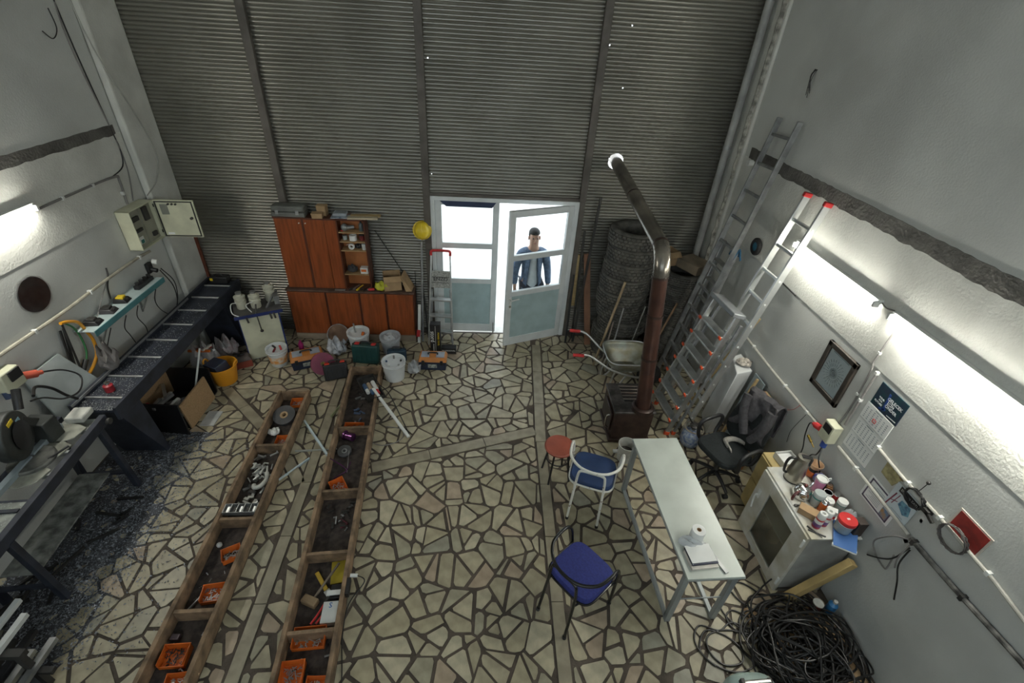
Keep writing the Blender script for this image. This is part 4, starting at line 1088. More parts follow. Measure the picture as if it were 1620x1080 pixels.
cord('cable','black cord from the red plug falling behind the steel jug',[(XR-.06,3.03,1.19),(XR-.05,3.08,1.14),(XR-.06,3.05,1.02),(XR-.08,2.98,.92),(XR-.10,2.95,.82)],.006)
cord('thin_wire','thin dark wire hanging on wall behind the office chair',[(XR-.01,3.20,1.15),(XR-.01,3.24,1.0),(XR-.012,3.27,.85),(XR-.012,3.25,.72)],.0025)
cord('thin_wire','thin red wire looped on the conduit above the leaning board',[(XR-.03,3.30,1.17),(XR-.035,3.34,1.08),(XR-.03,3.42,1.0)],.0025,red_pl)
solo('brass_valve', MB().cyl((XR-.03,3.05,1.02),(XR-.03,2.98,1.0),.012,n=10).cyl((XR-.03,2.98,1.0),(XR-.03,2.93,.985),.006,n=8), pm('brass',(.45,.32,.08),.3,.9), 'small brass nozzle stuck on the wall above the steel jug','nozzle')
# papers
t = thing('yellow_card','yellowed stiff card stuck on the right wall below the conduit','card',(XW,2.25,1.36))
part('sheet', MB().prismx([(2.335,1.49),(2.165,1.475),(2.205,1.35),(2.33,1.36)],XW-.006,XW), pm('yellowed_card',(.46,.40,.20),.8,var=.2,scale=25), t, local=False)
part('tape', MB().box(XW-.008,XW-.006,2.16,2.20,1.45,1.475), pm('brown_tape',(.25,.17,.08),.5), t, local=False)
t = thing('certificate','certificate sheet with a wavy purple border leaning on the cabinet wall','certificate',(XW,2.2,1.05))
ce = [(2.375,1.265),(2.18,1.30),(2.04,1.16),(2.035,1.065),(2.35,1.04),(2.345,1.15)]
part('sheet', MB().prismx([(2.37,1.28),(2.06,1.28),(2.06,1.055),(2.37,1.055)],XW-.006,XW), paper, t, local=False)
bd = MB()
for a in ((2.08,2.35,1.255,1.268),(2.08,2.35,1.068,1.081),(2.08,2.092,1.068,1.268),(2.338,2.35,1.068,1.268)): bd.box(XW-.0072,XW-.006,*a)
part('border', bd, pm('purple_grey_border',(.11,.09,.14),.6), t, local=False)
part('picture', MB().box(XW-.0072,XW-.006,2.09,2.16,1.083,1.252), pm('tan_picture',(.36,.22,.09),.6,var=.3,scale=25,col2=(.12,.22,.34)), t, local=False)
mb = MB()
for k in range(9): mb.box(XW-.007,XW-.006,2.19,2.32-.02*(k%3),1.10+.016*k,1.104+.016*k)
part('text_lines', mb, digit, t, local=False)
t = thing('poster','pale blue poster with dark title bar and red figure on right wall','poster',(XW,2.07,1.16))
po = part('sheet', MB().box(XW-.011,XW-.0075,1.965,2.18,1.165,1.43), pm('pale_blue_sheet',(.60,.67,.70),.6,var=.06), t, local=False)
tb = part('title_bar', MB().box(XW-.0122,XW-.011,1.965,2.14,1.375,1.425), black_pl, po, local=False)
text('Diploma ZATI', .026, tw, tb, MR(2.052,1.40,XW-.0126))
mb = MB(); rp = pm('plum_red',(.22,.04,.07),.6)
mb.beam((XW-.0118,2.14,1.35),(XW-.0118,2.165,1.20),.010,.001,up=(1,0,0)).beam((XW-.0118,2.11,1.36),(XW-.0118,2.13,1.25),.006,.001,up=(1,0,0)).beam((XW-.0118,2.15,1.27),(XW-.0118,2.10,1.30),.006,.001,up=(1,0,0))
part('red_figure', mb, rp, po, local=False)
part('blue_shape', MB().prismx([(2.08,1.34),(2.0,1.35),(1.98,1.28),(2.02,1.25),(2.09,1.29)],XW-.0122,XW-.011), pm('poster_blue',(.16,.36,.46),.6,var=.3,scale=30,col2=(.03,.08,.16)), po, local=False)
mb = MB()
for k in range(3): mb.box(XW-.0118,XW-.011,2.0+.02*k,2.11,1.22-.018*k,1.224-.018*k)
part('text_lines', mb, digit, po, local=False)
t = thing('wall_plaque','red plaque with white border on right wall behind wire coil','plaque',(XW,1.66,1.48))
part('mount', MB().box(XW-.008,XW,1.55,1.785,1.475,1.66), pm('cream_mount',(.60,.55,.48),.7), t, local=False)
part('red_panel', MB().box(XW-.011,XW-.008,1.562,1.773,1.487,1.648), pm('dark_red_panel',(.30,.025,.02),.5,var=.2,scale=14), t, local=False)
# coils of wire
def coil(name, label, y, z, r, turns, mat, rr_=.004, sq=.85, hook=None, x=XR-.03):
    q = random.Random(int(y*100)); pts = []
    for i in range(turns*18):
        a = 2*PI*i/18; k = 1+q.uniform(-.05,.05)
        pts.append((x-.012*math.sin(a*.37+i)+q.uniform(-.004,.004), y+r*k*math.cos(a), z-r*.9+r*sq*k*math.sin(a)))
    return solo(name, MB().tube(pts,rr_,6), mat, label, 'cable')
coil('wire_coil','black hose coil hung on the conduit above the poster',2.01,1.52,.075,3,cable_m,.007)
coil('wire_coil','grey brown wire coil hung in front of the red plaque',1.69,1.555,.095,7,pm('grey_wire',(.10,.09,.085),.5,var=.3),.004)
solo('hook_tool', MB().tube(cat([(XR-.02,2.03,1.50),(XR-.02,2.02,1.56),(XR-.02,2.01,1.63)],4),.003,6).ball((XR-.02,2.012,1.62),.014), dkst, 'thin hook with a dark knot above the black hose coil','hook')
solo('cable_clamp', MB().box(XR-.04,XW-.001,1.88,1.93,1.44,1.47).beam((XR-.03,1.90,1.455),(XR-.03,1.83,1.43),.02,.02), dkst, 'dark clamp gripping the hose coil on the wall','clamp')
fan = [[(1.87,1.18),(1.95,1.10),(2.03,.92),(1.98,.82),(1.88,.80),(1.85,.86),(1.86,1.0)],[(1.84,1.17),(1.83,1.02),(1.81,.92)],[(1.83,1.14),(1.85,.98),(1.92,.86),(2.02,.74)],[(1.82,1.13),(1.80,.98),(1.74,.86),(1.69,.70)]]
nm = ['big grey loop of stiff cable sticking out under the sooty conduit','short straight cable end pointing down under the sooty conduit','stiff cable end bending left under the sooty conduit','stiff cable end hanging lowest under the sooty conduit']
for i,f_ in enumerate(fan):
    solo('loose_cable', MB().tube(cat([(XR-.03-.02*math.sin(k*1.3),y,z) for k,(y,z) in enumerate(f_)],7),.006,7), greycable if i<2 else cable_m, nm[i], 'cable')
# round trolley wheel hung on the wall
Mw = Matrix.Translation((XR-.001,4.93,2.11))@Matrix.Rotation(-PI/2,4,'Y')
t = thing('trolley_wheel','small black wheel with blue hub hung on the right wall','wheel',(XR,4.93,2.02))
part('tire', MB().lathe([(.05,.0),(.085,.0),(.098,.012),(.098,.03),(.085,.042),(.05,.042),(.05,0)],n=32,M=Mw), dark_rub, t, local=False)
part('hub', MB().lathe([(.05,.006),(.05,.036),(.03,.04),(.016,.044),(.0,.044)],n=24,M=Mw), pm('blue_hub',(.03,.15,.22),.4), t, local=False)
solo('pipe_stub', MB().cyl((XR+.02,5.62,2.86),(XR-.06,5.62,2.86),.035,n=18), white_pl2, 'white pipe stub poking from right wall by the dark band','pipe')
# soot marks
mb = MB(); sr = random.Random(4)
def blot(y,z,r,n=11,e=1.0):
    return [(y+r*e*(1+sr.uniform(-.35,.35))*math.cos(2*PI*k/n), z+r*(1+sr.uniform(-.35,.35))*math.sin(2*PI*k/n)) for k in range(n)]
for y,z,r in ((1.62,1.27,.05),(1.56,1.30,.03),(1.50,1.24,.03),(1.70,1.25,.022),(1.43,1.30,.022),(1.66,1.32,.02)): mb.prismx(blot(y,z,r), XW-.0006, XW)
part('soot_mark', mb, pm('soot_stain',(.07,.065,.055),.95,var=.3,scale=30), wr, local=False)
part('plaster_hole', MB().prismx(blot(1.90,1.12,.018),XW-.001,XW).prismx(blot(1.91,1.34,.016,e=.6),XW-.001,XW), pm('hole_dark',(.03,.03,.03),.9), wr, local=False)
mb = MB()
for k in range(5): mb.tube(cat([(XR-.004,5.02+.01*k,3.86),(XR-.02-.006*k,5.03+.02*math.sin(k),3.80),(XR-.012,5.02+.03*math.cos(k*2),3.70-.02*k)],4),.003,5)
solo('wire_tuft', mb, dkst, 'tuft of bare wires poking from the upper right wall','wire')

# ------------------------------------------------------------------ cable heap, timber and bits in the lower right corner
t = thing('cable_heap','huge tangled heap of black cable in the lower right corner','cable',(2.66,1.62,0))
q = random.Random(3)
mb = MB()
for k in range(62):
    cx_ = 2.62+q.gauss(0,.10); cy_ = 1.62+q.gauss(0,.13); rx = q.uniform(.16,.36); ry = q.uniform(.14,.34); z0 = .01+q.random()**1.3*.24; tl = q.uniform(-.12,.12); t2 = q.uniform(-.15,.15); ph = q.uniform(0,6.3)
    pts = []
    for i in range(15):
        a = 2*PI*i/14*q.uniform(.985,1.015)+ph
        k2 = 1+.13*math.sin(3*a+ph)
        x = min(cx_+rx*k2*math.cos(a), XR-.03); y = cy_+ry*k2*math.sin(a)
        dd = math.hypot((x-2.64)/.42,(y-1.62)/.42)
        z = max(.008, z0*max(0,1.15-dd*.75)+tl*math.cos(a)*.5+t2*math.sin(a)*.4)
        pts.append((x,y,min(z,.34)))
    mb.tube(cat(pts,3),.0075,6)
part('tangle', mb, cable_m, t, local=False)
mb = MB()
for a_ in ([(2.35,1.78),(2.15,1.86),(2.02,1.80),(1.86,1.84),(1.78,1.72),(1.84,1.58),(2.0,1.50),(2.16,1.52),(2.34,1.62)],[(2.3,1.72),(2.12,1.80),(1.92,1.77),(1.87,1.66),(1.95,1.55),(2.10,1.56),(2.14,1.66),(2.05,1.76),(1.90,1.80),(1.80,1.66),(1.88,1.54)],[(2.1,2.02),(2.12,1.92),(2.2,1.82),(2.32,1.75),(2.4,1.72)],[(2.42,1.94),(2.30,2.04),(2.26,2.16),(2.38,2.2),(2.5,2.1),(2.54,1.98)],[(2.32,1.9),(2.2,1.96),(2.12,1.9),(2.16,1.8),(2.3,1.76)]):
    mb.tube(cat([(x,y,.009) for x,y in a_],6),.0075,6)
part('loose_loop', mb, cable_m, t, local=False)
cd_ = MB().box(2.3,3.06,1.18,1.98,.001,.006)
solo('cardboard_sheet', cd_, card, 'flat brown cardboard under the black cable heap','cardboard')
t = thing('timber_beam','short yellow timber beam propped between cabinet and right wall','timber',(2.72,2.03,0))
part('beam', MB().beam((2.73,2.05,.05),(3.045,2.03,.615),.075,.06,up=(0,1,0)), pm('yellow_timber',(.50,.36,.15),.65,var=.15,scale=5,stretch=(1,1,1)), t, local=False, bevel=.004)
can('paint_can','small red label can beside the timber beam','can',(2.93,1.96,.007),[('body',[(.04,0),(.042,.004),(.042,.10)],pm('red_black_label',(.24,.04,.03),.4,var=.4,scale=20)),('rim',[(.043,.10),(.043,.108),(.035,.108),(0,.104)],dirty_white)])
can('blue_bottle','small bright blue bottle against the wall by the timber','bottle',(3.03,1.93,.007),[('body',[(.035,0),(.037,.004),(.037,.14),(.015,.165)],pm('bright_blue',(.03,.16,.36),.35)),('cap',[(.016,.165),(.016,.19),(0,.191)],dirty_white)])
t = thing('plastic_canister','pale green rounded machine casing with a silver grip, bottom frame edge','canister',(1.92,1.14,0))
pg_ = pm('pale_teal_plastic',(.36,.47,.44),.4,var=.08)
mb = MB()
for f,z in ((.85,0),(1,.04),(1,.36),(.93,.43),(.75,.46),(.2,.47)): mb.v += [(1.90+x*f,1.17+y*f,z) for x,y in rr(.185,.185,32,.6)]
for i in range(5):
    for k in range(32): mb.f.append((i*32+k,i*32+(k+1)%32,(i+1)*32+(k+1)%32,(i+1)*32+k))
mb.f.append(tuple(range(160,192)))
part('casing', mb, pg_, t, local=False)
part('grip', MB().cyl((1.82,1.25,.485),(2.0,1.26,.485),.022,n=14), alu, t, local=False)
for x in (1.81,2.0): part('grip_mount', MB().box(x-.012,x+.012,1.23,1.28,.44,.505), dkst, t, local=False)
t = can('paint_bucket','white bucket with dried paint beside the stove and table','bucket',(1.66,3.66,0),[('bucket',[(.085,0),(.10,.22),(.106,.225),(.106,.235),(.098,.235),(.092,.10),(0,.09)],dirty_white)])
part('dried_paint', MB().lathe([(0,.115),(.05,.11),(.0935,.105)],n=20), pm('dark_dregs',(.05,.045,.04),.8), t)
solo('cigarette_pack', MB().box(1.55,1.62,3.74,3.78,0,.02), white_pl2, 'tiny white pack on floor in front of the stove','packet')
# ------------------------------------------------------------------ left wall: electricity box, shelf, cables
XLS = XL
t = thing('electric_cabinet','cream electrical cabinet with its door hanging open on the left wall','cabinet',(XL,5.2,1.73))
ey0,ey1,ez0,ez1,ex = 5.14,5.575,1.70,2.15,-3.85
mb = MB(); th=.012
mb.box(XL,ex,ey0,ey0+th,ez0,ez1).box(XL,ex,ey1-th,ey1,ez0,ez1).box(XL,ex,ey0,ey1,ez0,ez0+th).box(XL,ex,ey0,ey1,ez1-th,ez1).box(XL,XL+.01,ey0,ey1,ez0,ez1)
part('housing', mb, cream, t, local=False, bevel=.004)
olive = pm('olive_grey_panel',(.30,.30,.24),.6,var=.1)
ip = part('inner_panel', MB().box(-3.907,-3.895,ey0+.012,ey1-.012,ez0+.012,ez1-.012), olive, t, local=False)
for (a,b,c,d_) in ((5.18,5.30,2.01,2.06),(5.18,5.30,1.89,1.925),(5.40,5.48,1.96,2.11),(5.44,5.51,1.76,1.81)):
    part('breaker', MB().box(-3.896,-3.872,a,b,c,d_), black_pl if b-a > .09 else dkst, ip, local=False, bevel=.003)
part('paper_tag', MB().box(-3.896,-3.892,5.20,5.28,1.75,1.83), paper, ip, local=False)
part('green_tag', MB().box(-3.892,-3.889,5.22,5.27,1.755,1.795), pm('green_tag',(.03,.20,.17),.6), ip, local=False)
part('centre_bar', MB().box(-3.896,-3.88,5.345,5.36,ez0+.02,ez1-.02), olive, ip, local=False)
de = math.radians(4)
MD = Matrix.Translation((ex+.004,ey1+.004,ez0))@Matrix.Rotation(de,4,'Z')
d = part('door', MB().box(0,.43,-.012,.012,0,.45,MD), cream, t, local=False, bevel=.004)
mb = MB()
for a in ((.012,.418,.012,.024),(.012,.418,.426,.438),(.012,.024,.012,.438),(.406,.418,.012,.438)): mb.box(a[0],a[1],-.02,-.012,a[2],a[3],MD)
part('seal', mb, dark_rub, d, local=False)
part('document_pocket', MB().box(.06,.14,-.016,-.012,.28,.40,MD), pm('grey_pocket',(.24,.25,.21),.6), d, local=False)
part('sticker', MB().box(.05,.12,-.015,-.012,.035,.06,MD), paper, d, local=False)
part('lock', MB().cyl(MD@Vector((.37,-.04,.24)),MD@Vector((.37,-.012,.24)),.015,n=12), dkst, d, local=False)
for k in range(3): part('lamp', MB().cyl(MD@Vector((.16+.04*k,-.03,.405)),MD@Vector((.16+.04*k,-.012,.405)),.011,n=12), dkst, d, local=False)
for z in (.06,.37): part('hinge', MB().cyl(MD@Vector((-.006,-.012,z)),MD@Vector((-.006,-.012,z+.035)),.008,n=10), dkst, d, local=False)
def ltube(name, label, cat_, pts, r, mat, x=None, clips=None, sp=5, clipmat=None):
    P = []
    for y,z in pts:
        yy,zz = LW(y,z)
        if yy > 5.68: P.append((XP+r+.001,yy,zz))
        else: P.append((XL+r+.001 if x is None else x,yy,zz))
    t = thing(name, label, cat_, P[0])
    part('run', MB().tube(cat(P,sp),r,8), mat, t, local=False)
    for (y,z) in (clips or []):
        yy,zz = LW(y,z); part('clip', MB().box(XL,XL+2*r+.008,yy-.012,yy+.012,zz-r-.006,zz+r+.006), clipmat or white_pl2, t, local=False, bevel=.002)
    return t
ltube('conduit','thick yellowed conduit running along the left wall above the shelf','conduit',[(2.6,1.63),(3.26,1.625),(3.98,1.62),(4.5,1.64),(5.0,1.645),(5.3,1.63)],.016,pm('yellowed_conduit',(.40,.375,.30),.6,var=.15,scale=8),clips=[(3.6,1.62),(4.3,1.63),(5.1,1.64)])
ltube('conduit','thin grey conduit from the left fluorescent tube to the electrical cabinet','conduit',[(4.22,2.5),(4.6,2.505),(5.22,2.5),(5.28,2.44),(5.26,2.2)],.012,greycable,clips=[(4.5,2.505),(4.9,2.505),(5.25,2.32)])
ltube('cable','dark cable dropping down the left wall beside the pilaster','cable',[(5.38,4.2),(5.40,3.62),(5.46,2.92),(5.48,2.73),(5.42,2.56),(5.22,2.505)],.006,cable_m)
ltube('cable','second dark cable beside the pilaster going down into the cabinet top','cable',[(5.42,4.2),(5.36,3.68),(5.47,2.85),(5.47,2.5),(5.37,2.2)],.006,greycable)
ltube('cable','pale loose cable bowing across the white pilaster','cable',[(5.46,4.2),(5.50,3.8),(5.60,3.45),(5.76,3.1),(5.88,2.77),(5.90,2.53),(5.75,2.32),(5.50,2.22)],.007,pm('pale_cable',(.42,.42,.38),.6),x=XP+.008)
solo('wire_stub', MB().tube(cat([(XL+.01,5.38,3.95),(XL+.03,5.36,3.80),(XL+.02,5.28,3.72),(XL+.03,5.18,3.78)],5),.005,6), cable_m, 'bent bare wire end at the top of the left wall','wire')
cord('cable','grey cable curving from the open cabinet along the pilaster',[(XL+.02,5.42,1.69),(XP+.012,5.75,1.66),(XP+.012,5.95,1.68),(XP+.02,6.02,1.76)],.006,greycable)
ltube('hanging_strap','dark strap knotted round the thick conduit','strap',[(4.62,1.74),(4.6,1.66),(4.53,1.56),(4.50,1.44)],.008,dkst)
cord('thin_stick','thin grey stick hanging slanted below the conduit',[(XL+.02,4.66,1.60),(XL+.04,4.40,1.42),(XL+.05,4.24,1.30)],.005,greycable,cat_='stick')
# round dark disc
Mw = Matrix.Translation((XL,3.86,1.845))@Matrix.Rotation(PI/2,4,'Y')
t = thing('saw_blade_disc','dark round disc wrapped in clear film, hung on the left wall','disc',(XL,3.86,1.69))
part('disc', MB().lathe([(0,.004),(.155,.004),(.16,.008),(.155,.014),(.03,.016),(0,.016)],n=40,M=Mw), pm('dark_disc',(.035,.032,.033),.5,.3,var=.3,scale=14), t, local=False)
part('film_wrap', MB().lathe([(0,.02),(.08,.021),(.165,.018),(.17,.002)],n=30,M=Mw,wob=lambda a,z: .03*math.sin(9*a)), glassmat('shiny_film',(.95,.95,.95),.12,.10), t, local=False)
# glass shelf with chargers
t = thing('wall_shelf','narrow pale shelf with teal front edge on the left wall','shelf',(XL,4.6,1.31))
part('board', MB().box(XL,XL+.20,4.02,5.20,1.335,1.345), pm('pale_glass_shelf',(.46,.55,.55),.3,var=.08), t, local=False)
part('front_edge', MB().box(XL+.20,XL+.208,4.02,5.20,1.29,1.35), pm('teal_edge',(.08,.24,.26),.35,var=.1), t, local=False)
for y in (4.25,4.95): part('bracket', MB().beam((XL+.18,y,1.33),(XL+.01,y,1.05),.02,.012).box(XL,XL+.01,y-.012,y+.012,1.02,1.335), alu, t, local=False)
def charger(label, y, m1, m2, h=.05):
    t = thing('battery_charger', label, 'charger', (XL+.10,y,1.346), .15, group='chargers on the left wall shelf')
    part('body', MB().hexa([(-.07,-.06,0),(.07,-.06,0),(.07,.06,0),(-.07,.06,0),(-.062,-.05,h),(.045,-.05,h*.8),(.045,.05,h*.8),(-.062,.05,h)]), m1, t, bevel=.006)
    part('battery_slot', MB().box(-.04,.03,-.035,.035,h*.75,h+.012), m2, t, bevel=.004)
    part('indicator', MB().box(.045,.06,-.02,.02,h*.45,h*.7), dkst, t)
charger('black charger nearest the camera on the wall shelf',4.17,black_pl,dkst)
charger('dark grey charger, second from the camera on the wall shelf',4.40,pm('dark_grey_plastic',(.045,.042,.044),.5),dkst)
charger('yellow topped charger on the wall shelf',4.62,black_pl,yellow_pl)
t = thing('power_strip','black multi socket lying at the far end of the wall shelf','socket',(XL+.10,5.02,1.346))
part('body', MB().box(-.03,.03,-.15,.13,0,.045), black_pl, t, bevel=.006)
for k in range(4): part('plug', MB().cyl((0,-.11+.07*k,.045),(0,-.11+.07*k,.075),.022,n=14), black_pl, t)
def lc(name, label, pts, r=.005, mat=cable_m):
    return cord(name,label,[(x,)+LW(y,z) for x,y,z in pts],r,mat)
lc('hanging_cable','black cord hanging straight below the middle charger',[(XL+.21,4.36,1.33),(XL+.10,4.40,1.15),(XL+.06,4.47,1.0),(XL+.05,4.52,.80)])
lc('hanging_cable','black cord hanging below the yellow topped charger',[(XL+.21,4.56,1.33),(XL+.10,4.62,1.15),(XL+.06,4.72,.95),(XL+.05,4.70,.80)])
lc('hanging_cable','black cord from nearest charger running down to the red bottle',[(XL+.21,4.12,1.33),(XL+.12,4.05,1.1),(XL+.10,4.0,.95),(XL+.12,3.98,.88)])
t = thing('wall_socket','black socket with white plug on the left wall above shelf end','socket',(XL,5.33,1.40))
part('plate', MB().box(XL,XL+.04,5.25,5.33,1.36,1.48), black_pl, t, local=False, bevel=.005)
part('white_plug', MB().cyl((XL+.04,5.35,1.475),(XL+.09,5.36,1.465),.03,n=16), white_pl2, t, local=False)
part('black_plug', MB().cyl((XL+.04,5.29,1.40),(XL+.10,5.29,1.385),.025,n=14), black_pl, t, local=False)
lc('hanging_cable','black cord dropping from the wall socket to the dark bench',[(XL+.08,5.28,1.42),(XL+.09,5.40,1.2),(XL+.08,5.38,1.0),(XL+.06,5.30,.86)],.006)
lc('hanging_cable','black cord beside it dropping from the white plug to the dark bench',[(XL+.09,5.24,1.42),(XL+.10,5.34,1.18),(XL+.09,5.34,.98),(XL+.07,5.28,.85)],.006)
lc('hanging_cable','thin black cord from shelf end to the dark bench',[(XL+.12,5.08,1.34),(XL+.06,5.02,1.15),(XL+.06,5.04,1.0),(XL+.08,5.14,.85)],.005)
# bow saw on the wall
t = thing('bow_saw','orange yellow tube bow saw hung on the left wall','saw',(XL+.06,3.9,1.0))
bs = cat([(XL+.07,)+LW(*p) for p in ((3.80,1.58),(3.88,1.55),(3.97,1.48),(4.0,1.36),(4.02,1.25),(3.99,1.12),(3.90,1.04),(3.78,.99))],6)
part('bow', MB().tube(bs,.015,10), pm('orange_yellow_paint',(.72,.32,.02),.4,var=.08), t, local=False)
part('blade', MB().beam((XL+.07,)+LW(3.81,1.57),(XL+.07,)+LW(3.74,1.01),.004,.022,up=(0,1,0)), dkst, t, local=False)
part('grip', MB().tube([(XL+.07,)+LW(3.79,1.0),(XL+.07,)+LW(3.72,.98)],.02,10), pm('dark_grip',(.05,.05,.045),.8), t, local=False)
t = thing('hand_saw','small saw with dark handle and green bow behind the bow saw','saw',(XL+.03,3.85,1.05))
gs = cat([(XL+.035,)+LW(*p) for p in ((3.86,1.55),(3.93,1.45),(3.95,1.32),(3.93,1.18),(3.88,1.10))],5)
part('bow', MB().tube(gs,.009,8), pm('green_paint',(.04,.18,.06),.45), t, local=False)
part('handle', MB().tube([(XL+.035,)+LW(3.88,1.11),(XL+.035,)+LW(3.80,1.04)],.022,10), black_pl, t, local=False)
t = thing('pliers','long dark hand tool hanging beside the bow saw','tool',(XL+.02,3.76,1.0))
part('arm', MB().beam((XL+.03,)+LW(3.80,1.50),(XL+.03,)+LW(3.70,1.02),.012,.02,up=(0,1,0)), dkst, t, local=False)
part('arm', MB().beam((XL+.03,)+LW(3.84,1.50),(XL+.03,)+LW(3.73,1.04),.012,.018,up=(0,1,0)), dkst, t, local=False)
part('grip', MB().tube([(XL+.03,)+LW(3.71,1.06),(XL+.03,)+LW(3.69,.98)],.018,8), black_pl, t, local=False)
# industrial socket and leaning sheet
t = thing('industrial_socket','cream socket box with an orange red plug at the left frame edge','socket',(XL,3.25,1.28))
part('housing', MB().box(XL,XL+.10,3.14,3.32,1.30,1.48), cream, t, local=False, bevel=.01)
part('flap', MB().box(XL+.10,XL+.112,3.20,3.31,1.38,1.47), black_pl, t, local=False, bevel=.003)
part('red_plug', MB().cyl((XL+.06,3.33,1.34),(XL+.09,3.42,1.30),.035,n=16).cyl((XL+.09,3.42,1.30),(XL+.10,3.46,1.285),.02,n=12), pm('orange_red_plug',(.50,.09,.05),.45), t, local=False)
part('blue_inlet', MB().cyl((XL+.05,3.16,1.31),(XL+.06,3.15,1.25),.03,n=14), pm('navy_inlet',(.03,.05,.10),.5), t, local=False)
cord('machine_cord','black machine cord looping from the orange plug to the saw',[(XL+.10,3.46,1.285),(XL+.14,3.60,1.20),(XL+.20,3.66,1.08),(XL+.26,3.52,1.02),(XL+.30,3.32,1.10),(XL+.32,3.16,1.25),(XL+.34,3.04,1.32)],.008)
cord('machine_cord','thick black hose running down from the saw to the table',[(XL+.34,3.08,1.34),(XL+.22,3.24,1.30),(XL+.16,3.40,1.15),(XL+.18,3.46,1.02),(XL+.2,3.52,.92)],.013)
solo('white_sheet', MB().hexa([(XL+.15,3.34,.62),(XL+.165,3.34,.62),(XL+.165,3.98,.62),(XL+.15,3.98,.62),(XL+.02,3.34,1.28),(XL+.035,3.34,1.28),(XL+.035,3.74,1.28),(XL+.02,3.74,1.28)]), pm('greenish_white_sheet',(.50,.55,.54),.4,var=.14,scale=3), 'pale sheet leaning on left wall behind the bench','sheet')
solo('dust_sack', crumple((XL+.17,4.05,.86),(.08,.10,.14),14,.4), pm('grey_cloth_bag',(.26,.24,.23),.9,var=.2), 'grey cloth bag hanging by the wall behind the bow saw','bag')

# ------------------------------------------------------------------ feed bench
t = thing('feed_bench','long dark blue grey roller feed bench along the left wall','bench',(-3.64,4.75,0))
bx0,bx1,by0,by1,bz = -3.83,-3.45,3.44,6.10,.88
part('bed', MB().box(bx0,bx1,by0,by1,bz-.05,bz-.03), dkblue, t, local=False)
part('inner_rail', MB().box(bx0-.02,bx0+.012,by0,by1,bz-.09,bz+.02), dkblue, t, local=False, bevel=.003)
part('outer_rail', MB().box(bx1-.012,bx1+.02,by0,by1,bz-.15,bz+.0), dkblue, t, local=False, bevel=.003)
part('fence_strip', MB().box(bx0+.012,bx0+.022,by0,by1-.6,bz+.0,bz+.022), alu_dull, t, local=False)
for k in range(8):
    y = by0+.17+.33*k
    part('roller', MB().cyl((bx0+.012,y,bz-.022),(bx1-.012,y,bz-.022),.012,n=12), alu, t, local=False)
mb = MB(); sr2 = random.Random(8)
for k in range(1500):
    y = by0+sr2.random()**2*2.0; x = sr2.uniform(bx0+.02,bx1-.02); a = sr2.uniform(0,3); l = sr2.uniform(.003,.009)
    c_,s_ = math.cos(a)*l,math.sin(a)*l
    z = bz-.029+sr2.uniform(0,.004)
    mb.add([(x-c_,y-s_,z),(x+s_*.4,y-c_*.4,z+.002),(x+c_,y+s_,z+.001),(x-s_*.4,y+c_*.4,z)],[(0,1,2,3)])
part('metal_shavings', mb, pm('bright_swarf',(.62,.65,.64),.35,.5), t, local=False, smooth=None, kind='stuff')
for (ya,yb,yc) in ((3.44,3.74,3.72),(5.55,5.9,5.72)):
    mb = MB().hexa([(-3.86,yc,0),(-3.40,yc,0),(-3.40,yc+.05,0),(-3.86,yc+.05,0),(-3.86,ya,bz-.05),(-3.452,ya,bz-.05),(-3.452,yb,bz-.05),(-3.86,yb,bz-.05)])
    part('tapered_leg', mb, dkblue, t, local=False, bevel=.004)
t = thing('black_case','small black case with yellow sticker at the far end of the bench','case',(-3.63,6.0,bz+.001))
part('case', MB().box(-3.74,-3.52,5.95,6.07,bz-.009,bz+.09), black_pl, t, local=False, bevel=.012)
part('handle', MB().tube(cat([(-3.68,5.99,bz+.09),(-3.66,5.99,bz+.12),(-3.60,5.99,bz+.12),(-3.58,5.99,bz+.09)],4),.008), black_pl, t, local=False)
part('yellow_sticker', MB().box(-3.735,-3.70,5.94,5.949,bz+.04,bz+.075), yellow_pl, t, local=False)
t = can('red_oil_bottle','little red oil bottle with silver cap on the feed bench','bottle',(-3.66,3.72,bz-.029),[('body',[(.04,0),(.042,.006),(.042,.07),(.02,.085)],pm('deep_red',(.35,.02,.03),.35)),('cap',[(.021,.085),(.021,.105),(0,.107)],chrome)])
# ------------------------------------------------------------------ mitre saw table
A = Vector((-3.47,3.36,0)); B = Vector((-3.30,1.55,0)); dv = (B-A).normalized(); nv = Vector((dv.y,-dv.x,0))   # nv points to the wall
if nv.x > 0: nv = -nv
def TP(s, n_, z): return A+dv*s+nv*n_+Vector((0,0,z))
t = thing('saw_table','long dusty saw table with dark steel frame at left','table',(-3.5,2.5,0))
LT = 1.82; zt=.87
def tbox(s0,s1,n0,n1,z0,z1): return MB().hexa([TP(s0,n0,z0),TP(s1,n0,z0),TP(s1,n1,z0),TP(s0,n1,z0),TP(s0,n0,z1),TP(s1,n0,z1),TP(s1,n1,z1),TP(s0,n1,z1)])
dusty = pm('dusty_board',(.42,.44,.40),.85,var=.2,scale=14,bump=.3,bscale=90)
part('outer_rail', tbox(0,LT,0,.05,zt-.09,zt+.005), dkblue, t, local=False, bevel=.003)
part('inner_rail', tbox(0,LT,.36,.41,zt-.09,zt+.005), dkblue, t, local=False, bevel=.003)
part('dusty_top', tbox(.95,LT,.05,.36,zt-.03,zt-.002), dusty, t, local=False)
part('end_tray', tbox(.0,.16,.05,.36,zt-.06,zt-.045), dusty, t, local=False)
for s0 in (.16,.42,.66,.92): part('cross_bar', tbox(s0,s0+.03,.05,.36,zt-.05,zt-.01), alu_dull if s0<.9 else dkblue, t, local=False)
part('cross_bar', tbox(1.02,1.05,.05,.36,zt-.03,zt+.012), dkblue, t, local=False)
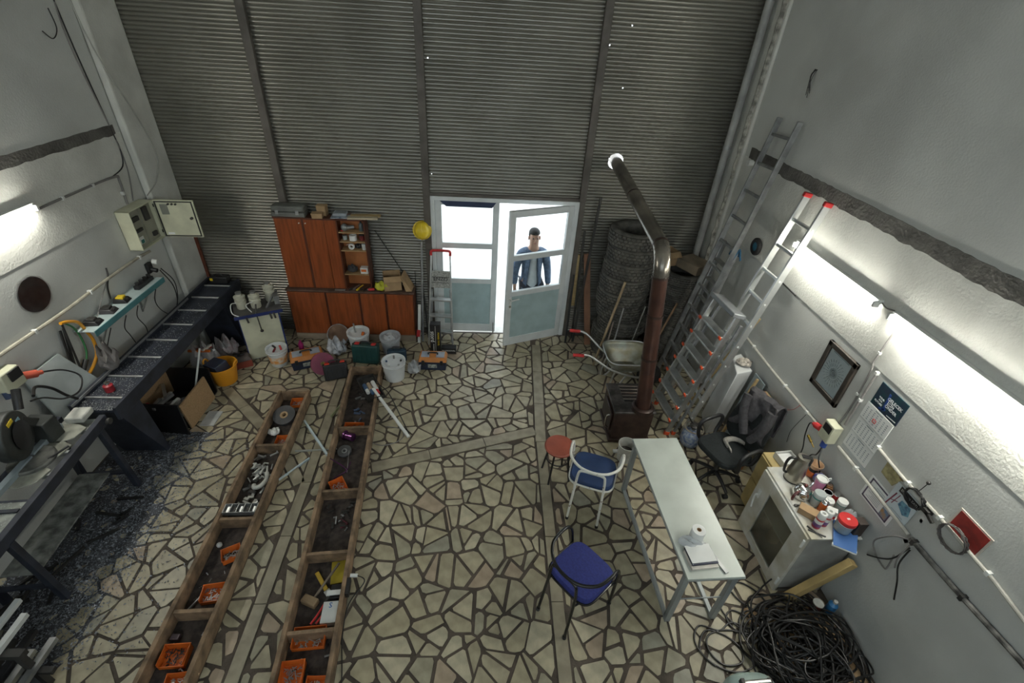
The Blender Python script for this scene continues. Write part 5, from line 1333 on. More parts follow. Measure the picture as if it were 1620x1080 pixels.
for i,s0 in enumerate((.22,.43,.70)):
    pts = [(s0-.12,.30),(s0+.10,.30),(s0+.12,.20),(s0+.06,.10),(s0-.06,.07),(s0-.11,.16)]
    P = [TP(s,n_,zt-.01) for s,n_ in pts]; Q = [p+Vector((0,0,.014)) for p in P]
    n = len(P); part('support_wing', MB().add(P+Q,[tuple(range(n))[::-1],tuple(range(n,2*n))]+[(k,(k+1)%n,n+(k+1)%n,n+k) for k in range(n)]), pm('ivory_casting',(.42,.42,.35),.5,var=.2,scale=9), t, local=False, bevel=.003)
for s0,s1 in ((.14,.50),(.52,.93)): part('fence', tbox(s0,s1,.26,.31,zt+.005,zt+.05), pm('pale_blue_anodised',(.44,.52,.56),.35,.5,var=.1), t, local=False, bevel=.002)
part('white_clamp', tbox(-.06,.10,.12,.27,zt+.0,zt+.06), dirty_white, t, local=False, bevel=.012)
part('clamp_knob', MB().cyl(TP(.02,-.03,zt-.06),TP(.02,.0,zt-.06),.03,n=18), dkst, t, local=False)
for s in (.12,1.25):
    for n_,o_ in ((.02,-.03),(.38,.03)):
        part('leg', MB().beam(TP(s,n_,zt-.08),TP(s-.02,n_+o_,0),.05,.05,up=dv), dkblue, t, local=False, bevel=.003)
    part('leg_brace', MB().beam(TP(s,.0,.22),TP(s,.38,.22),.03,.03), dkblue, t, local=False)
part('lower_tray', tbox(.2,1.2,.08,.34,.30,.315), pm('lower_shelf',(.25,.26,.24),.8,var=.3,scale=12), t, local=False)
mb = MB()
for k in range(900):
    s = sr2.uniform(.0,LT-.02); n_ = sr2.uniform(.06,.36)
    if s < .95 and s > .16: continue
    p = TP(s,n_,zt-.001 if s>.9 else zt-.044); a = sr2.uniform(0,3); l = sr2.uniform(.003,.009); c_,s_ = math.cos(a)*l,math.sin(a)*l
    mb.add([(p.x-c_,p.y-s_,p.z),(p.x+s_*.4,p.y-c_*.4,p.z+.002),(p.x+c_,p.y+s_,p.z+.001),(p.x-s_*.4,p.y+c_*.4,p.z)],[(0,1,2,3)])
part('metal_shavings', mb, MATS['bright_swarf'], t, local=False, smooth=None, kind='stuff')
# the cut off saw itself
t = thing('mitre_saw','big dark circular cut off saw standing on the saw table','saw',(-3.72,2.85,zt))
gm = pm('dark_green_grey_guard',(.05,.055,.052),.5,.2,var=.2,scale=8)
Ms = Matrix.Translation((-3.70,2.80,1.16))@Matrix.Rotation(math.radians(20),4,'Z')@Matrix.Rotation(PI/2,4,'Y')
part('blade_guard', MB().lathe([(.0,-.055),(.15,-.055),(.20,-.045),(.205,-.03),(.205,.03),(.20,.045),(.15,.055),(0,.055)],n=40,M=Ms), gm, t, local=False, bevel=.006)
part('motor', MB().lathe([(0,-.19),(.07,-.19),(.085,-.17),(.085,-.055)],n=24,M=Ms), black_pl, t, local=False)
part('pivot_arm', MB().beam((-3.78,3.06,1.05),(-3.72,2.90,1.22),.09,.08), gm, t, local=False, bevel=.012)
part('pivot_base', MB().box(-3.86,-3.66,3.0,3.14,zt-.0,1.08), gm, t, local=False, bevel=.01)
part('handle', MB().tube(cat([(-3.66,2.93,1.33),(-3.67,2.97,1.40),(-3.69,3.02,1.46)],4),.03,12), black_pl, t, local=False)
g = part('guard_cover', MB().lathe([(.0,.056),(.10,.058),(.12,.07),(.05,.085),(0,.088)],n=28,M=Ms), black_pl, t, local=False)
part('blue_label', MB().box(-.115,-.07,.04,.09,.056,.060,Ms), pm('pale_blue_label',(.28,.48,.58),.5), g, local=False)
part('yellow_label', MB().box(-.16,-.13,-.06,.02,.054,.058,Ms), yellow_pl, g, local=False)
part('rotary_table', MB().lathe([(.16,0),(.16,.02),(.15,.03),(0,.03)],(-3.68,2.80,zt+.004),30), pm('worn_casting',(.20,.20,.18),.6,.4,var=.3,scale=12), t, local=False)
part('lock_lever', MB().cyl((-3.55,2.80,zt+.03),(-3.47,2.93,zt+.05),.009), black_pl, t, local=False)
# shavings on the floor
mb = MB(); fr_ = random.Random(12)
def shav(n, fx):
    for k in range(n):
        x,y = fx()
        a = fr_.uniform(0,6.3); l = fr_.uniform(.004,.013); c_,s_ = math.cos(a)*l,math.sin(a)*l
        z = .003+fr_.uniform(0,.006)
        mb.add([(x-c_,y-s_,z),(x+s_*.45,y-c_*.45,z+fr_.uniform(0,.006)),(x+c_,y+s_,z+fr_.uniform(0,.006)),(x-s_*.45,y+c_*.45,z)],[(0,1,2,3)])
shav(9000, lambda: (fr_.gauss(-3.32,.17), fr_.uniform(1.6,4.0)))
shav(5000, lambda: (fr_.uniform(-3.95,-3.35), fr_.uniform(1.5,3.7)))
shav(1100, lambda: (fr_.gauss(-2.9,.25), fr_.uniform(1.6,3.9)))
solo('metal_swarf', mb, pm('dull_swarf',(.34,.37,.42),.4,.5,var=.35,scale=30), 'glittering blue grey metal swarf spread on floor by the saw table','swarf', kind='stuff', smooth=None)
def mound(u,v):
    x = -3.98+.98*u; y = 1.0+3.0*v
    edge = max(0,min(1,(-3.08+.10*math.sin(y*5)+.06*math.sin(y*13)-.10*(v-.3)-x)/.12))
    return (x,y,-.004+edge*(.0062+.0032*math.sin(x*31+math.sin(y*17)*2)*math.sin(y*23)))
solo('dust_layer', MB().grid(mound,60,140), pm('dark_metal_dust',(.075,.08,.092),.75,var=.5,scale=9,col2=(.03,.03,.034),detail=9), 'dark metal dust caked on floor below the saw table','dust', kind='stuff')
q = random.Random(31)
for k in range(14):
    x = q.uniform(-3.75,-3.35); y = q.uniform(1.9,3.1); a = q.uniform(0,3.1); l = q.uniform(.05,.14)
    solo('profile_offcut', MB().beam((x-l*math.cos(a),y-l*math.sin(a),.018),(x+l*math.cos(a),y+l*math.sin(a),.018),.022,.02), black_pl if k%3 else dkst, 'dark profile offcut on the dusty floor under the saw table','offcut', group='dark offcuts under the saw table')
# aluminium profiles stacked at the near left
q = random.Random(9)
t0 = None
names = ['upper white profile bar pointing out at the left frame edge','lower white profile bar pointing out at the left frame edge']
for i,(e,w_) in enumerate((((-3.25,1.86,.50),.035),((-3.13,1.76,.50),.038))):
    e = Vector(e); solo('profile_bar', MB().beam(e,e+Vector((.03,-1.25,0)),w_,.035), pm('white_coated_bar',(.66,.68,.66),.45,var=.06), names[i], 'profile')
t = thing('profile_rack','dark steel trestle holding profile bars at lower left','rack',(-3.4,1.55,0))
part('crossbar', MB().box(-3.9,-2.98,1.50,1.55,.43,.48), dkst, t, local=False); part('crossbar', MB().box(-3.9,-2.98,.75,.80,.43,.48), dkst, t, local=False)
for x in (-3.85,-3.03):
    for y in (1.525,.775): part('leg', MB().box(x-.02,x+.02,y-.02,y+.02,0,.43), dkst, t, local=False)
part('lower_bar', MB().box(-3.9,-2.9,1.50,1.54,.20,.235), dkst, t, local=False); part('lower_bar', MB().box(-3.9,-2.9,.76,.80,.20,.235), dkst, t, local=False)
for i in range(9):
    x = -3.72+.088*i; y1 = 1.66+q.uniform(-.04,.12); z = .238+.0
    m_ = [alu_dull,dkst,pm('dark_bronze_profile',(.05,.05,.055),.45,.5),alu][i%4]
    solo('profile_bar', MB().beam((x,y1,z+.02),(x+.02,.3,z+.02),.045,.038), m_, 'long metal profile, number %s from the wall on the trestle shelf'%(['one','two','three','four','five','six','seven','eight','nine'][i]), 'profile', group='metal profiles on the lower left trestle')
for i in range(5):
    x = -3.75+.1*i
    solo('profile_bar', MB().beam((x,1.60+.05*(i%3),.50),(x+.02,.3,.50),.05,.036), [pm('dark_bronze_profile',(.05,.05,.055)),alu_dull][i%2], 'upper dark profile, place %s from the wall on the trestle top'%(['one','two','three','four','five'][i]), 'profile', group='profiles on top of the lower left trestle')
# ------------------------------------------------------------------ under the feed bench
t = thing('open_bin_box','black board box with a chipboard front under the feed bench','box',(-3.6,4.35,0))
blkb = pm('black_board',(.012,.012,.013),.35,var=.1)
part('near_panel', MB().hexa([(-3.82,4.02,0),(-3.29,3.95,0),(-3.29,3.97,0),(-3.82,4.04,0),(-3.82,4.06,.36),(-3.36,4.04,.36),(-3.36,4.06,.36),(-3.82,4.08,.36)]), blkb, t, local=False)
part('far_panel', MB().box(-3.86,-3.34,4.70,4.72,0,.37), blkb, t, local=False)
part('chipboard_front', MB().hexa([(-3.33,4.06,.0),(-3.31,4.06,.0),(-3.31,4.60,.0),(-3.33,4.60,.0),(-3.37,4.06,.33),(-3.35,4.06,.33),(-3.35,4.60,.33),(-3.37,4.60,.33)]), chip, t, local=False)
part('chipboard_back', MB().box(-3.87,-3.855,4.05,4.70,0,.45), chip, t, local=False)
part('floor_panel', MB().box(-3.855,-3.335,4.06,4.70,.0,.015), blkb, t, local=False)
q = random.Random(77)
for k in range(9):
    x = -3.62+q.uniform(-.15,.18); y = 4.28+q.uniform(-.15,.2); a = q.uniform(.6,2.2); l = q.uniform(.08,.15); z = .05+.032*k
    solo('metal_part', MB().beam((x-l*math.cos(a),y-l*math.sin(a),z),(x+l*math.cos(a),y+l*math.sin(a),z+q.uniform(-.03,.03)),.035,.03), [alu,dirty_white,alu_dull][k%3], 'short metal profile piece heaped in the black box under bench','metal piece', group='metal pieces in the black box', bevel=.002)
solo('red_bit', MB().ball((-3.75,4.12,.30),(.03,.03,.02)), red_pl, 'little red part in the corner of the black box','part')
stick('white_tube','thin white tube standing up out of the black box',(-3.47,4.40,.02),(-3.40,4.78,.62),.022,.022,white_pl2,True,'tube')
solo('offcut_tile', MB().box(-3.26,-3.10,4.10,4.34,.0,.012), pm('pale_offcut',(.46,.47,.46),.5), 'loose pale tile on floor beside the black box','tile')
# orange tub
def bucket(name, label, loc, r0, r1, h, mat, cat_='bucket', handle=True, lipm=None, n=32, dz=0):
    t = thing(name, label, cat_, loc)
    part('shell', MB().lathe([(0,.004),(r0*.95,.0),(r0,.006),(r1,h-.012),(r1+.008,h-.012),(r1+.008,h),(r1-.004,h),(r0-.005,.012),(0,.012)],n=n), mat, t)
    if handle:
        pts = [(r1*1.05*math.cos(a),r1*.30*math.sin(a)-r1*.95*math.sin(a)*.9,h-.02-.10*math.sin(a)) for a in [PI*i/12 for i in range(13)]]
        part('wire_handle', MB().tube(pts,.003,6), alu_dull, t)
        part('rim_band', MB().lathe([(r1-.01,h-.05),(r1+.007,h-.048),(r1+.008,h-.04),(r1-.004,h-.038)],n=n), lipm or mat, t)
    return t
t = bucket('flexible_tub','bright orange flexible tub with a blue box in it by the bench',(-3.32,4.93,0),.13,.175,.27,pm('bright_orange_rubber',(.80,.34,.02),.5,var=.05),'tub',False)
for s in (-1,1): part('tub_handle', MB().tube(cat([(s*.172,-.05,.26),(s*.19,-.03,.32),(s*.19,.03,.32),(s*.172,.05,.26)],5),.011,8), MATS['bright_orange_rubber'], t)
solo('blue_box', MB().hexa([(-3.46,4.86,.14),(-3.28,4.80,.12),(-3.22,4.98,.12),(-3.40,5.04,.14),(-3.48,4.82,.33),(-3.30,4.76,.33),(-3.24,4.94,.33),(-3.42,5.0,.33)]), pm('dusty_navy',(.045,.06,.10),.5,var=.15), 'dusty navy case stuck in the orange tub','case', bevel=.008)
solo('yellow_lump', crumple((-3.38,4.86,.08),(.05,.04,.07),51), yellow_pl, 'yellow plastic lump inside the orange tub','plastic')
t = thing('tool_case','dark brown tool case with red base beside orange tub','toolbox',(-3.24,5.26,0),.5)
t.scale = (.72,.72,.8)
part('lid', MB().hexa([(-.16,-.10,.13),(.16,-.10,.13),(.16,.10,.13),(-.16,.10,.13),(-.12,-.07,.21),(.12,-.07,.21),(.12,.07,.21),(-.12,.07,.21)]), pm('brown_grey_case',(.09,.07,.066),.6,var=.15), t, bevel=.008)
part('base', MB().box(-.155,.155,-.095,.095,0,.128), pm('dull_red_base',(.24,.05,.03),.5), t, bevel=.006)
part('handle', MB().box(-.06,.06,-.012,.012,.205,.235), black_pl, t, bevel=.006)
# rubbish sacks behind
solo('clear_sack', crumple((-3.62,5.12,0),(.17,.15,.20),61,.5,26,14), filmmat('sack_film',(.62,.60,.60),.62,.3), 'bulging clear plastic sack of scraps under the bench','sack')
for k in range(7):
    solo('scrap_part', MB().beam((-3.66+q.uniform(-.1,.14),5.08+q.uniform(-.1,.12),.30+.018*k),(-3.60+q.uniform(-.12,.14),5.12+q.uniform(-.12,.12),.33+.018*k),.028,.025), [orange_pl,alu,red_pl,alu,orange_pl,dirty_white,alu][k], ['orange scrap piece low in the heap on the clear sack','silver scrap strip low in the heap on the clear sack','red scrap strip on the clear sack','silver scrap in mid heap on the clear sack','orange scrap high in the heap on the clear sack','white scrap strip on the clear sack','silver scrap topmost on the clear sack'][k],'scrap')
solo('white_sack', crumple((-3.52,5.46,0),(.15,.10,.15),71,.5,26,14), pm('grey_white_sack',(.46,.44,.44),.6,var=.25,scale=14,col2=(.30,.22,.22)), 'slumped white sack against the cream machine','sack')
# ------------------------------------------------------------------ cream end milling machine
t = thing('milling_machine','cream three head milling machine with blue edges behind orange tub','machine',(-3.05,5.64,0),.46)
t.scale = (1.12,1.0,1.04)
cr2 = pm('cream_machine_panel',(.60,.60,.45),.45,var=.08,scale=5)
mblue = pm('dark_blue_trim',(.02,.035,.14),.4)
part('cabinet', MB().box(-.22,.22,-.17,.17,0,.655), pm('pale_blue_grey_side',(.32,.36,.40),.5), t, bevel=.004)
part('front_panel', MB().box(-.212,.205,-.185,-.17,.015,.65), cr2, t, bevel=.003)
part('blue_edge', MB().box(.205,.222,-.186,-.168,.0,.655), mblue, t); part('blue_edge', MB().box(-.222,-.212,-.186,-.168,.0,.655), mblue, t)
part('work_table', MB().box(-.25,.26,-.21,.2,.655,.69), pm('grey_work_plate',(.16,.155,.15),.45,.5,var=.2), t, bevel=.004)
part('blue_rim', MB().box(-.255,.265,-.215,-.205,.65,.692), mblue, t)
for i,(x,y,h) in enumerate(((-.15,.02,.02),(.0,-.02,.02),(.17,.10,.06))):
    hd = part('motor_head', MB().lathe([(.05,.69),(.055,.70),(.055,.75+h),(.062,.755+h),(.062,.79+h),(.052,.795+h),(.052,.815+h),(.062,.82+h),(.062,.845+h),(.035,.855+h),(.03,.88+h),(0,.882+h)],(x,y,0),24), pm('ivory_motor',(.52,.51,.41),.45,var=.1), t)
    part('cooling_cap', MB().cyl((x,y,.875+h),(x,y,.90+h),.032,n=16), pm('grey_cap',(.2,.2,.19),.5), hd)
    part('motor_mount', MB().box(x-.05,x+.05,y+.02,y+.09,.69,.80), mblue, hd, bevel=.003)
part('lever', MB().cyl((-.02,-.20,.69),(-.01,-.26,.47),.007).cyl((-.02,-.20,.69),(.0,-.12,.78),.009), dkst, t)
part('lever_knob', MB().ball((-.008,-.262,.462),.02), black_pl, t)
for x in (-.13,.12,.16): part('clamp_knob', MB().cyl((x,-.21,.665),(x+.01,-.25,.60),.011), dkst, t)
part('air_hose', MB().tube(cat([(-.17,0,.78),(-.25,-.05,.80),(-.26,-.14,.72),(-.2,-.2,.69)],6),.006,6), white_pl2, t); part('air_hose', MB().tube(cat([(.0,-.05,.79),(-.10,-.14,.80),(-.06,-.2,.72)],6),.005,6), white_pl2, t)
part('stop_arm', MB().beam((.10,-.12,.70),(.24,.10,.82),.02,.02), alu_dull, t)
part('side_plate', MB().box(.2,.26,-.05,.14,.69,.80), alu_dull, t, bevel=.003)
# ------------------------------------------------------------------ brown cabinet
t = thing('brown_wardrobe','tall reddish brown wardrobe unit with open shelves at the shutter','wardrobe',(-2.1,6.0,.82))
wx0,wx1,wy0,wy1,wz0,wz1 = -2.72,-1.57,5.99,6.165,.825,1.845
mb = MB(); mb.box(wx0,wx1,wy1-.012,wy1,wz0,wz1).box(wx0,wx0+.018,wy0+.02,wy1,wz0,wz1).box(wx1-.018,wx1,wy0,wy1,wz0,wz1).box(wx0,wx1,wy0+.01,wy1,wz0,wz0+.018).box(wx0-.005,wx1+.005,wy0,wy1,wz1-.02,wz1).box(-1.94,-1.922,wy0,wy1,wz0,wz1)
part('carcass', mb, cab_dk, t, local=False)
for i,(a,b) in enumerate(((-2.715,-2.375),(-2.345,-2.09),(-2.085,-1.935))):
    d = part('door', MB().box(a,b,wy0,wy0+.018,wz0+.01,wz1-.022), cab_m, t, local=False, bevel=.003)
    if i < 2: part('knob', MB().cyl((b-.025 if i==0 else a+.025,wy0-.015,wz1-.07),(b-.025 if i==0 else a+.025,wy0,wz1-.07),.007,n=10), white_pl2, d, local=False)
part('gap_strip', MB().box(-2.375,-2.345,wy0+.004,wy0+.014,wz0+.01,wz1-.022), cab_dk, t, local=False)
shz = [1.665,1.535,1.41,1.06]
for z in shz: part('shelf', MB().box(-1.922,wx1-.018,wy0+.005,wy1-.012,z-.012,z), shelfwood, t, local=False)
part('shelf_back', MB().box(-1.922,wx1-.018,wy1-.02,wy1-.012,wz0,wz1-.02), pm('orange_back_panel',(.42,.15,.045),.55,var=.1), t, local=False)
t = thing('brown_base_cabinet','wide low reddish brown two door cabinet below the wardrobe','cabinet',(-1.85,6.08,0))
mb = MB().box(-2.75,-.99,5.945,6.165,0,.80)
part('carcass', mb, cab_dk, t, local=False)
part('top', MB().box(-2.76,-.98,5.93,6.168,.80,.823), pm('dusty_brown_top',(.12,.07,.05),.6,var=.25,scale=8), t, local=False, bevel=.003)
part('plinth', MB().box(-2.74,-1.0,5.935,5.945,0,.10), pm('pale_plinth',(.34,.27,.20),.7,var=.2), t, local=False)
for a,b in ((-2.735,-2.23),(-2.20,-1.765),(-1.735,-1.40),(-1.37,-1.005)): part('door', MB().box(a,b,5.927,5.945,.11,.79), cab_m, t, local=False, bevel=.004)
# things on the wardrobe
WZ = wz1+.001
t = thing('grey_case','scuffed grey hard case lying on top of wardrobe','case',(-2.52,6.09,WZ))
part('lower_shell', MB().box(-2.73,-2.31,5.985,6.165,WZ,WZ+.06), pm('scuffed_grey_case',(.16,.165,.15),.5,var=.2), t, local=False, bevel=.012)
part('upper_shell', MB().box(-2.725,-2.315,5.99,6.16,WZ+.062,WZ+.14), MATS['scuffed_grey_case'], t, local=False, bevel=.02)
for x in (-2.65,-2.40): part('latch', MB().box(x-.02,x+.02,5.982,5.992,WZ+.035,WZ+.085), alu_dull, t, local=False)
carton('small_carton','little open carton on wardrobe beside the grey case',(-2.16,6.02,WZ),(.13,.09,.06),.1,flaps=False)
carton('small_carton','upright tan carton standing behind the little one on wardrobe',(-2.12,6.12,WZ),(.12,.08,.13),-.1,flaps=False)
t = thing('blister_pack','blue and white packaged set lying on wardrobe','package',(-1.86,6.10,WZ),.06)
part('card', MB().box(-.14,.14,-.09,.09,0,.012), pm('blue_white_card',(.50,.55,.60),.4,var=.3,scale=14,col2=(.10,.14,.20)), t)
part('blister', MB().box(-.12,.06,-.07,.07,.012,.06), pm('clear_blister',(.5,.55,.6),.15,trans=.4), t, bevel=.015)
part('contents', MB().beam((-.1,-.03,.02),(.1,.04,.02),.03,.02).box(-.06,.0,-.05,.02,.012,.03), pm('pack_brown',(.16,.08,.06),.5), t)
for i in range(2): solo('wood_board', MB().beam((-1.78+.02*i,6.02+.09*i,WZ+.012),(-1.40+.02*i,6.04+.09*i,WZ+.012),.07,.022), [pm('pale_plank',(.56,.48,.34),.7,var=.1),pine][i], ['pale slat sticking out past the wardrobe edge, front one','pale slat sticking out past the wardrobe edge, rear one'][i],'wood')
# things on the open shelves
SX = -1.75
t = thing('angle_grinder','grey power tool lying on the top shelf of wardrobe','power tool',(-1.78,6.08,shz[0]))
part('body', MB().cyl((-1.84,6.05,shz[0]+.045),(-1.74,6.1,shz[0]+.04),.032,.026,n=14), alu_dull, t, local=False)
part('head', MB().ball((-1.85,6.05,shz[0]+.05),(.045,.045,.05)), pm('grey_head',(.3,.32,.32),.4,.4), t, local=False)
can('spray_bottle','dark bottle at the right of the top wardrobe shelf','bottle',(-1.64,6.08,shz[0]),[('body',[(.03,0),(.032,.01),(.028,.09),(.012,.11)],pm('smoky_bottle',(.10,.12,.12),.3)),('cap',[(.013,.11),(.013,.13),(0,.131)],black_pl)])
can('red_spool','small red spool at left of the top wardrobe shelf','spool',(-1.885,6.06,shz[0]),[('flange',[(.025,0),(.025,.008),(.0,.008)],red_pl),('drum',[(.018,.008),(.018,.04),(.025,.04),(.025,.048),(0,.048)],pm('dark_red_thread',(.20,.03,.03),.8))],n=16)
can('white_tape_roll','thick white tape roll on the second wardrobe shelf','tape',(-1.76,6.07,shz[1]),[('roll',[(.03,0),(.05,0),(.05,.07),(.03,.07),(.03,0)],paper)])
can('red_jar','red and black jar on the second wardrobe shelf','jar',(-1.64,6.08,shz[1]),[('body',[(.04,0),(.042,.07)],pm('dark_red_jar',(.16,.02,.02),.4)),('lid',[(.043,.07),(.043,.09),(0,.091)],black_pl)])
can('clear_jar','clear jar at left of the second wardrobe shelf','jar',(-1.87,6.08,shz[1]),[('body',[(.03,0),(.032,.05)],gt),('lid',[(.033,.05),(.033,.062),(0,.063)],alu_dull)])
t = thing('tape_roll','small white tape ring with loose end on the third wardrobe shelf','tape',(-1.80,6.06,shz[2]))
Mt = Matrix.Translation((-1.79,6.05,shz[2]+.04))@Matrix.Rotation(PI/2,4,'X')
part('ring', MB().lathe([(.018,-.015),(.04,-.015),(.04,.015),(.018,.015),(.018,-.015)],n=24,M=Mt), white_pl2, t, local=False)
part('loose_end', MB().beam((-1.86,6.07,shz[2]+.05),(-1.81,6.06,shz[2]+.075),.025,.004), white_pl2, t, local=False)
can('white_can','small white can on the third wardrobe shelf','can',(-1.625,6.06,shz[2]),[('body',[(.03,0),(.032,.08)],white_pl2),('lid',[(.032,.08),(.028,.088),(0,.088)],alu_dull)])
solo('black_pouch', crumple((-1.71,6.09,shz[2]),(.05,.04,.03),91), black_pl, 'black pouch in the middle of the third wardrobe shelf','pouch')
solo('dark_rag', crumple((-1.83,6.07,shz[3]),(.07,.05,.05),93), pm('dark_grey_rag',(.06,.06,.065),.9), 'dark grey rag heap on the lowest wardrobe shelf','rag')
t = thing('white_box','small white and orange box at the lowest wardrobe shelf edge','box',(-1.65,6.05,shz[3]))
part('body', MB().box(-1.71,-1.605,6.02,6.10,shz[3],shz[3]+.085), white_pl2, t, local=False, bevel=.002); part('orange_print', MB().box(-1.70,-1.63,6.018,6.021,shz[3]+.03,shz[3]+.065), orange_pl, t, local=False)
# on the low cabinet top
LZ = .824
carton('open_carton','open brown carton on the low cabinet, right side',(-1.30,6.08,LZ),(.24,.20,.22),.25)
solo('card_sheet', MB().hexa([(-1.10,5.97,LZ),(-1.02,5.98,LZ),(-1.01,6.17,LZ),(-1.09,6.17,LZ),(-1.16,5.97,LZ+.22),(-1.15,5.98,LZ+.22),(-1.13,6.17,LZ+.24),(-1.14,6.17,LZ+.24)]), card, 'folded piece of cardboard leaning by the open carton','cardboard')
solo('yellow_bag', crumple((-1.44,5.99,LZ),(.10,.055,.06),95,.6), pm('lime_yellow_bag',(.55,.55,.03),.5,var=.15), 'crumpled lime yellow plastic bag on the low cabinet','bag')
t = thing('red_tool','small red hand tool beside the yellow bag','tool',(-1.58,5.97,LZ)); part('grip', MB().tube([(-1.62,5.96,LZ+.02),(-1.54,5.98,LZ+.02)],.018,10), red_pl, t, local=False); part('shaft', MB().tube([(-1.54,5.98,LZ+.02),(-1.48,6.0,LZ+.02)],.005,8), dkst, t, local=False)
for k in range(6):
    x = -1.88+.05*k; solo('workshop_tool', MB().beam((x,5.95+.02*(k%2),LZ+.012),(x+.06,6.10,LZ+.012),.02,.018), [dkst,pm('grey_tool',(.2,.2,.2),.5),yellow_pl,dkst,black_pl,alu_dull][k], '%s hand tool lying in the row on the low cabinet'%(['leftmost dark','second grey','yellow','fourth dark','fifth black','rightmost silver'][k]),'tool',group='hand tools on the low cabinet')
solo('steel_file', MB().beam((-2.08,5.955,LZ+.008),(-1.94,5.96,LZ+.008),.03,.012), alu_dull, 'flat silver tool at the front edge of the low cabinet','tool')
stick('black_rod','long thin black rod leaning diagonally on the shutter by the cabinet',(-1.0,6.215,.70),(-1.50,6.225,1.62),.014,.014,black_pl,True,'rod')
# ------------------------------------------------------------------ left of the door: helmet, poles, stepladder, carton
t = thing('hard_hat','bright yellow hard hat hung beside the door','helmet',(-.84,6.13,1.60))
Mh = Matrix.Translation((-.85,6.16,1.67))@Matrix.Rotation(math.radians(78),4,'X')
part('shell', MB().ball((0,0,0),(.105,.125,.12),24,10,zmin=0.0,M=Mh), yellow_pl, t, local=False)
part('brim', MB().lathe([(.10,0),(.128,-.004),(.13,-.01),(.10,-.008),(.10,0)],n=32,M=Mh), yellow_pl, t, local=False)
part('ridge', MB().tube([Mh@Vector((0,.128*math.cos(a),.123*math.sin(a))) for a in [PI*i/14 for i in range(15)]],.006,6), yellow_pl, t, local=False)
part('liner', MB().ball((0,0,-.004),(.095,.112,.02),20,4,M=Mh), dkst, t, local=False)
stick('grey_pole','pale grey metal pole standing under the hard hat',(-.90,5.95,0),(-.865,6.13,1.52),.034,.034,alu_dull,True)
stick('dark_pole','thin dark pole beside the grey pole',(-.83,6.05,0),(-.90,6.17,1.22),.02,.02,dkst,True)
stick('thin_rod','very thin dark rod left of the grey pole',(-.97,6.0,0),(-.985,6.17,1.05),.012,.012,dkst,True)
t = thing('white_level','white and grey tool leaning at the cabinet side','tool',(-.95,5.94,0)); part('bar', MB().beam((-.95,5.90,0),(-.92,5.97,.62),.04,.02,up=(0,1,0)), white_pl2, t, local=False); part('red_end', MB().beam((-.955,5.885,.12),(-.945,5.91,.22),.05,.025,up=(0,1,0)), red_pl, t, local=False)
t = thing('small_stepladder','small aluminium stepladder with a red top grip left of the door','ladder',(-.62,5.95,0))
f0,f1,g0,g1 = Vector((-.80,5.86,0)),Vector((-.44,5.82,0)),Vector((-.735,6.10,1.34)),Vector((-.475,6.10,1.34))
for p,r_ in ((f0,g0),(f1,g1)): part('rail', MB().beam(p,r_,.02,.045,up=(0,1,-.2)), alu, t, local=False, bevel=.003)
part('top_grip', MB().tube(cat([g0,g0+Vector((.0,.0,.05)),g0+Vector((.04,0,.07)),g1+Vector((-.04,0,.07)),g1+Vector((0,0,.05)),g1],4),.018,10), red_pl, t, local=False)
for f_ in (.16,.34,.52,.385+.11):
    pass
for k,f_ in enumerate((.17,.35,.53)):
    p = f0.lerp(g0,f_); r_ = f1.lerp(g1,f_); part('tread', MB().beam(p,r_,.085,.025), alu, t, local=False, bevel=.003)
for p,dx_ in ((f0,.02),(f1,-.02)): part('rear_leg', MB().beam(p+Vector((dx_,.10,0)),p.lerp(g0 if dx_>0 else g1,.62)+Vector((dx_,.06,0)),.015,.025), alu_dull, t, local=False)
pa = part('perforated_plate', MB().hexa([f0.lerp(g0,.66)+Vector((.012,-.01,0)),f1.lerp(g1,.66)+Vector((-.012,-.01,0)),f1.lerp(g1,.66)+Vector((-.012,.005,0)),f0.lerp(g0,.66)+Vector((.012,.005,0)),f0.lerp(g0,.84)+Vector((.012,-.01,0)),f1.lerp(g1,.84)+Vector((-.012,-.01,0)),f1.lerp(g1,.84)+Vector((-.012,.005,0)),f0.lerp(g0,.84)+Vector((.012,.005,0))]), pm('dotted_steel',(.50,.50,.46),.4,.4,var=.25,scale=60), t, local=False)
for f_ in (.69,.745,.80):
    p = f0.lerp(g0,f_+.01).lerp(f1.lerp(g1,f_+.01),.5)+Vector((0,-.014,0))
    if f_ == .745: text('ENZO', .075, dkst, pa, Matrix.Translation(p)@Matrix.Rotation(PI/2-.18,4,'X'))
for f_ in (.715,.775): part('plate_line', MB().beam(f0.lerp(g0,f_)+Vector((.02,-.012,0)),f1.lerp(g1,f_)+Vector((-.02,-.012,0)),.003,.006), dkst, pa, local=False)
t = thing('black_carton','tall black product carton with yellow lettering under the stepladder','box',(-.66,5.66,0))
bc = part('carton', MB().box(-.745,-.60,5.62,5.72,.0,.50), black_pl, t, local=False, bevel=.002)
MF = Matrix(((0,1,0,0),(0,0,-1,0),(1,0,0,0),(0,0,0,1)))   # vertical lettering on a face towards the camera
MF = Matrix(((0,-1,0,0),(0,0,-1,0),(1,0,0,0),(0,0,0,1)))@Matrix.Rotation(PI,4,'Z')
text('stord', .085, paper, bc, Matrix.Translation((-.71,5.6195,.30))@MF)
text('POWER TOOL', .035, yellow_pl, bc, Matrix.Translation((-.63,5.6195,.26))@MF)
text('PROFESSIONAL', .022, paper, bc, Matrix.Translation((-.70,5.6195,.10))@MF)
part('print_band', MB().box(-.672,-.668,5.6185,5.62,.02,.48), paper, bc, local=False)
t = thing('flat_black_carton','low black carton lying beside the tall black carton','box',(-.50,5.66,0))
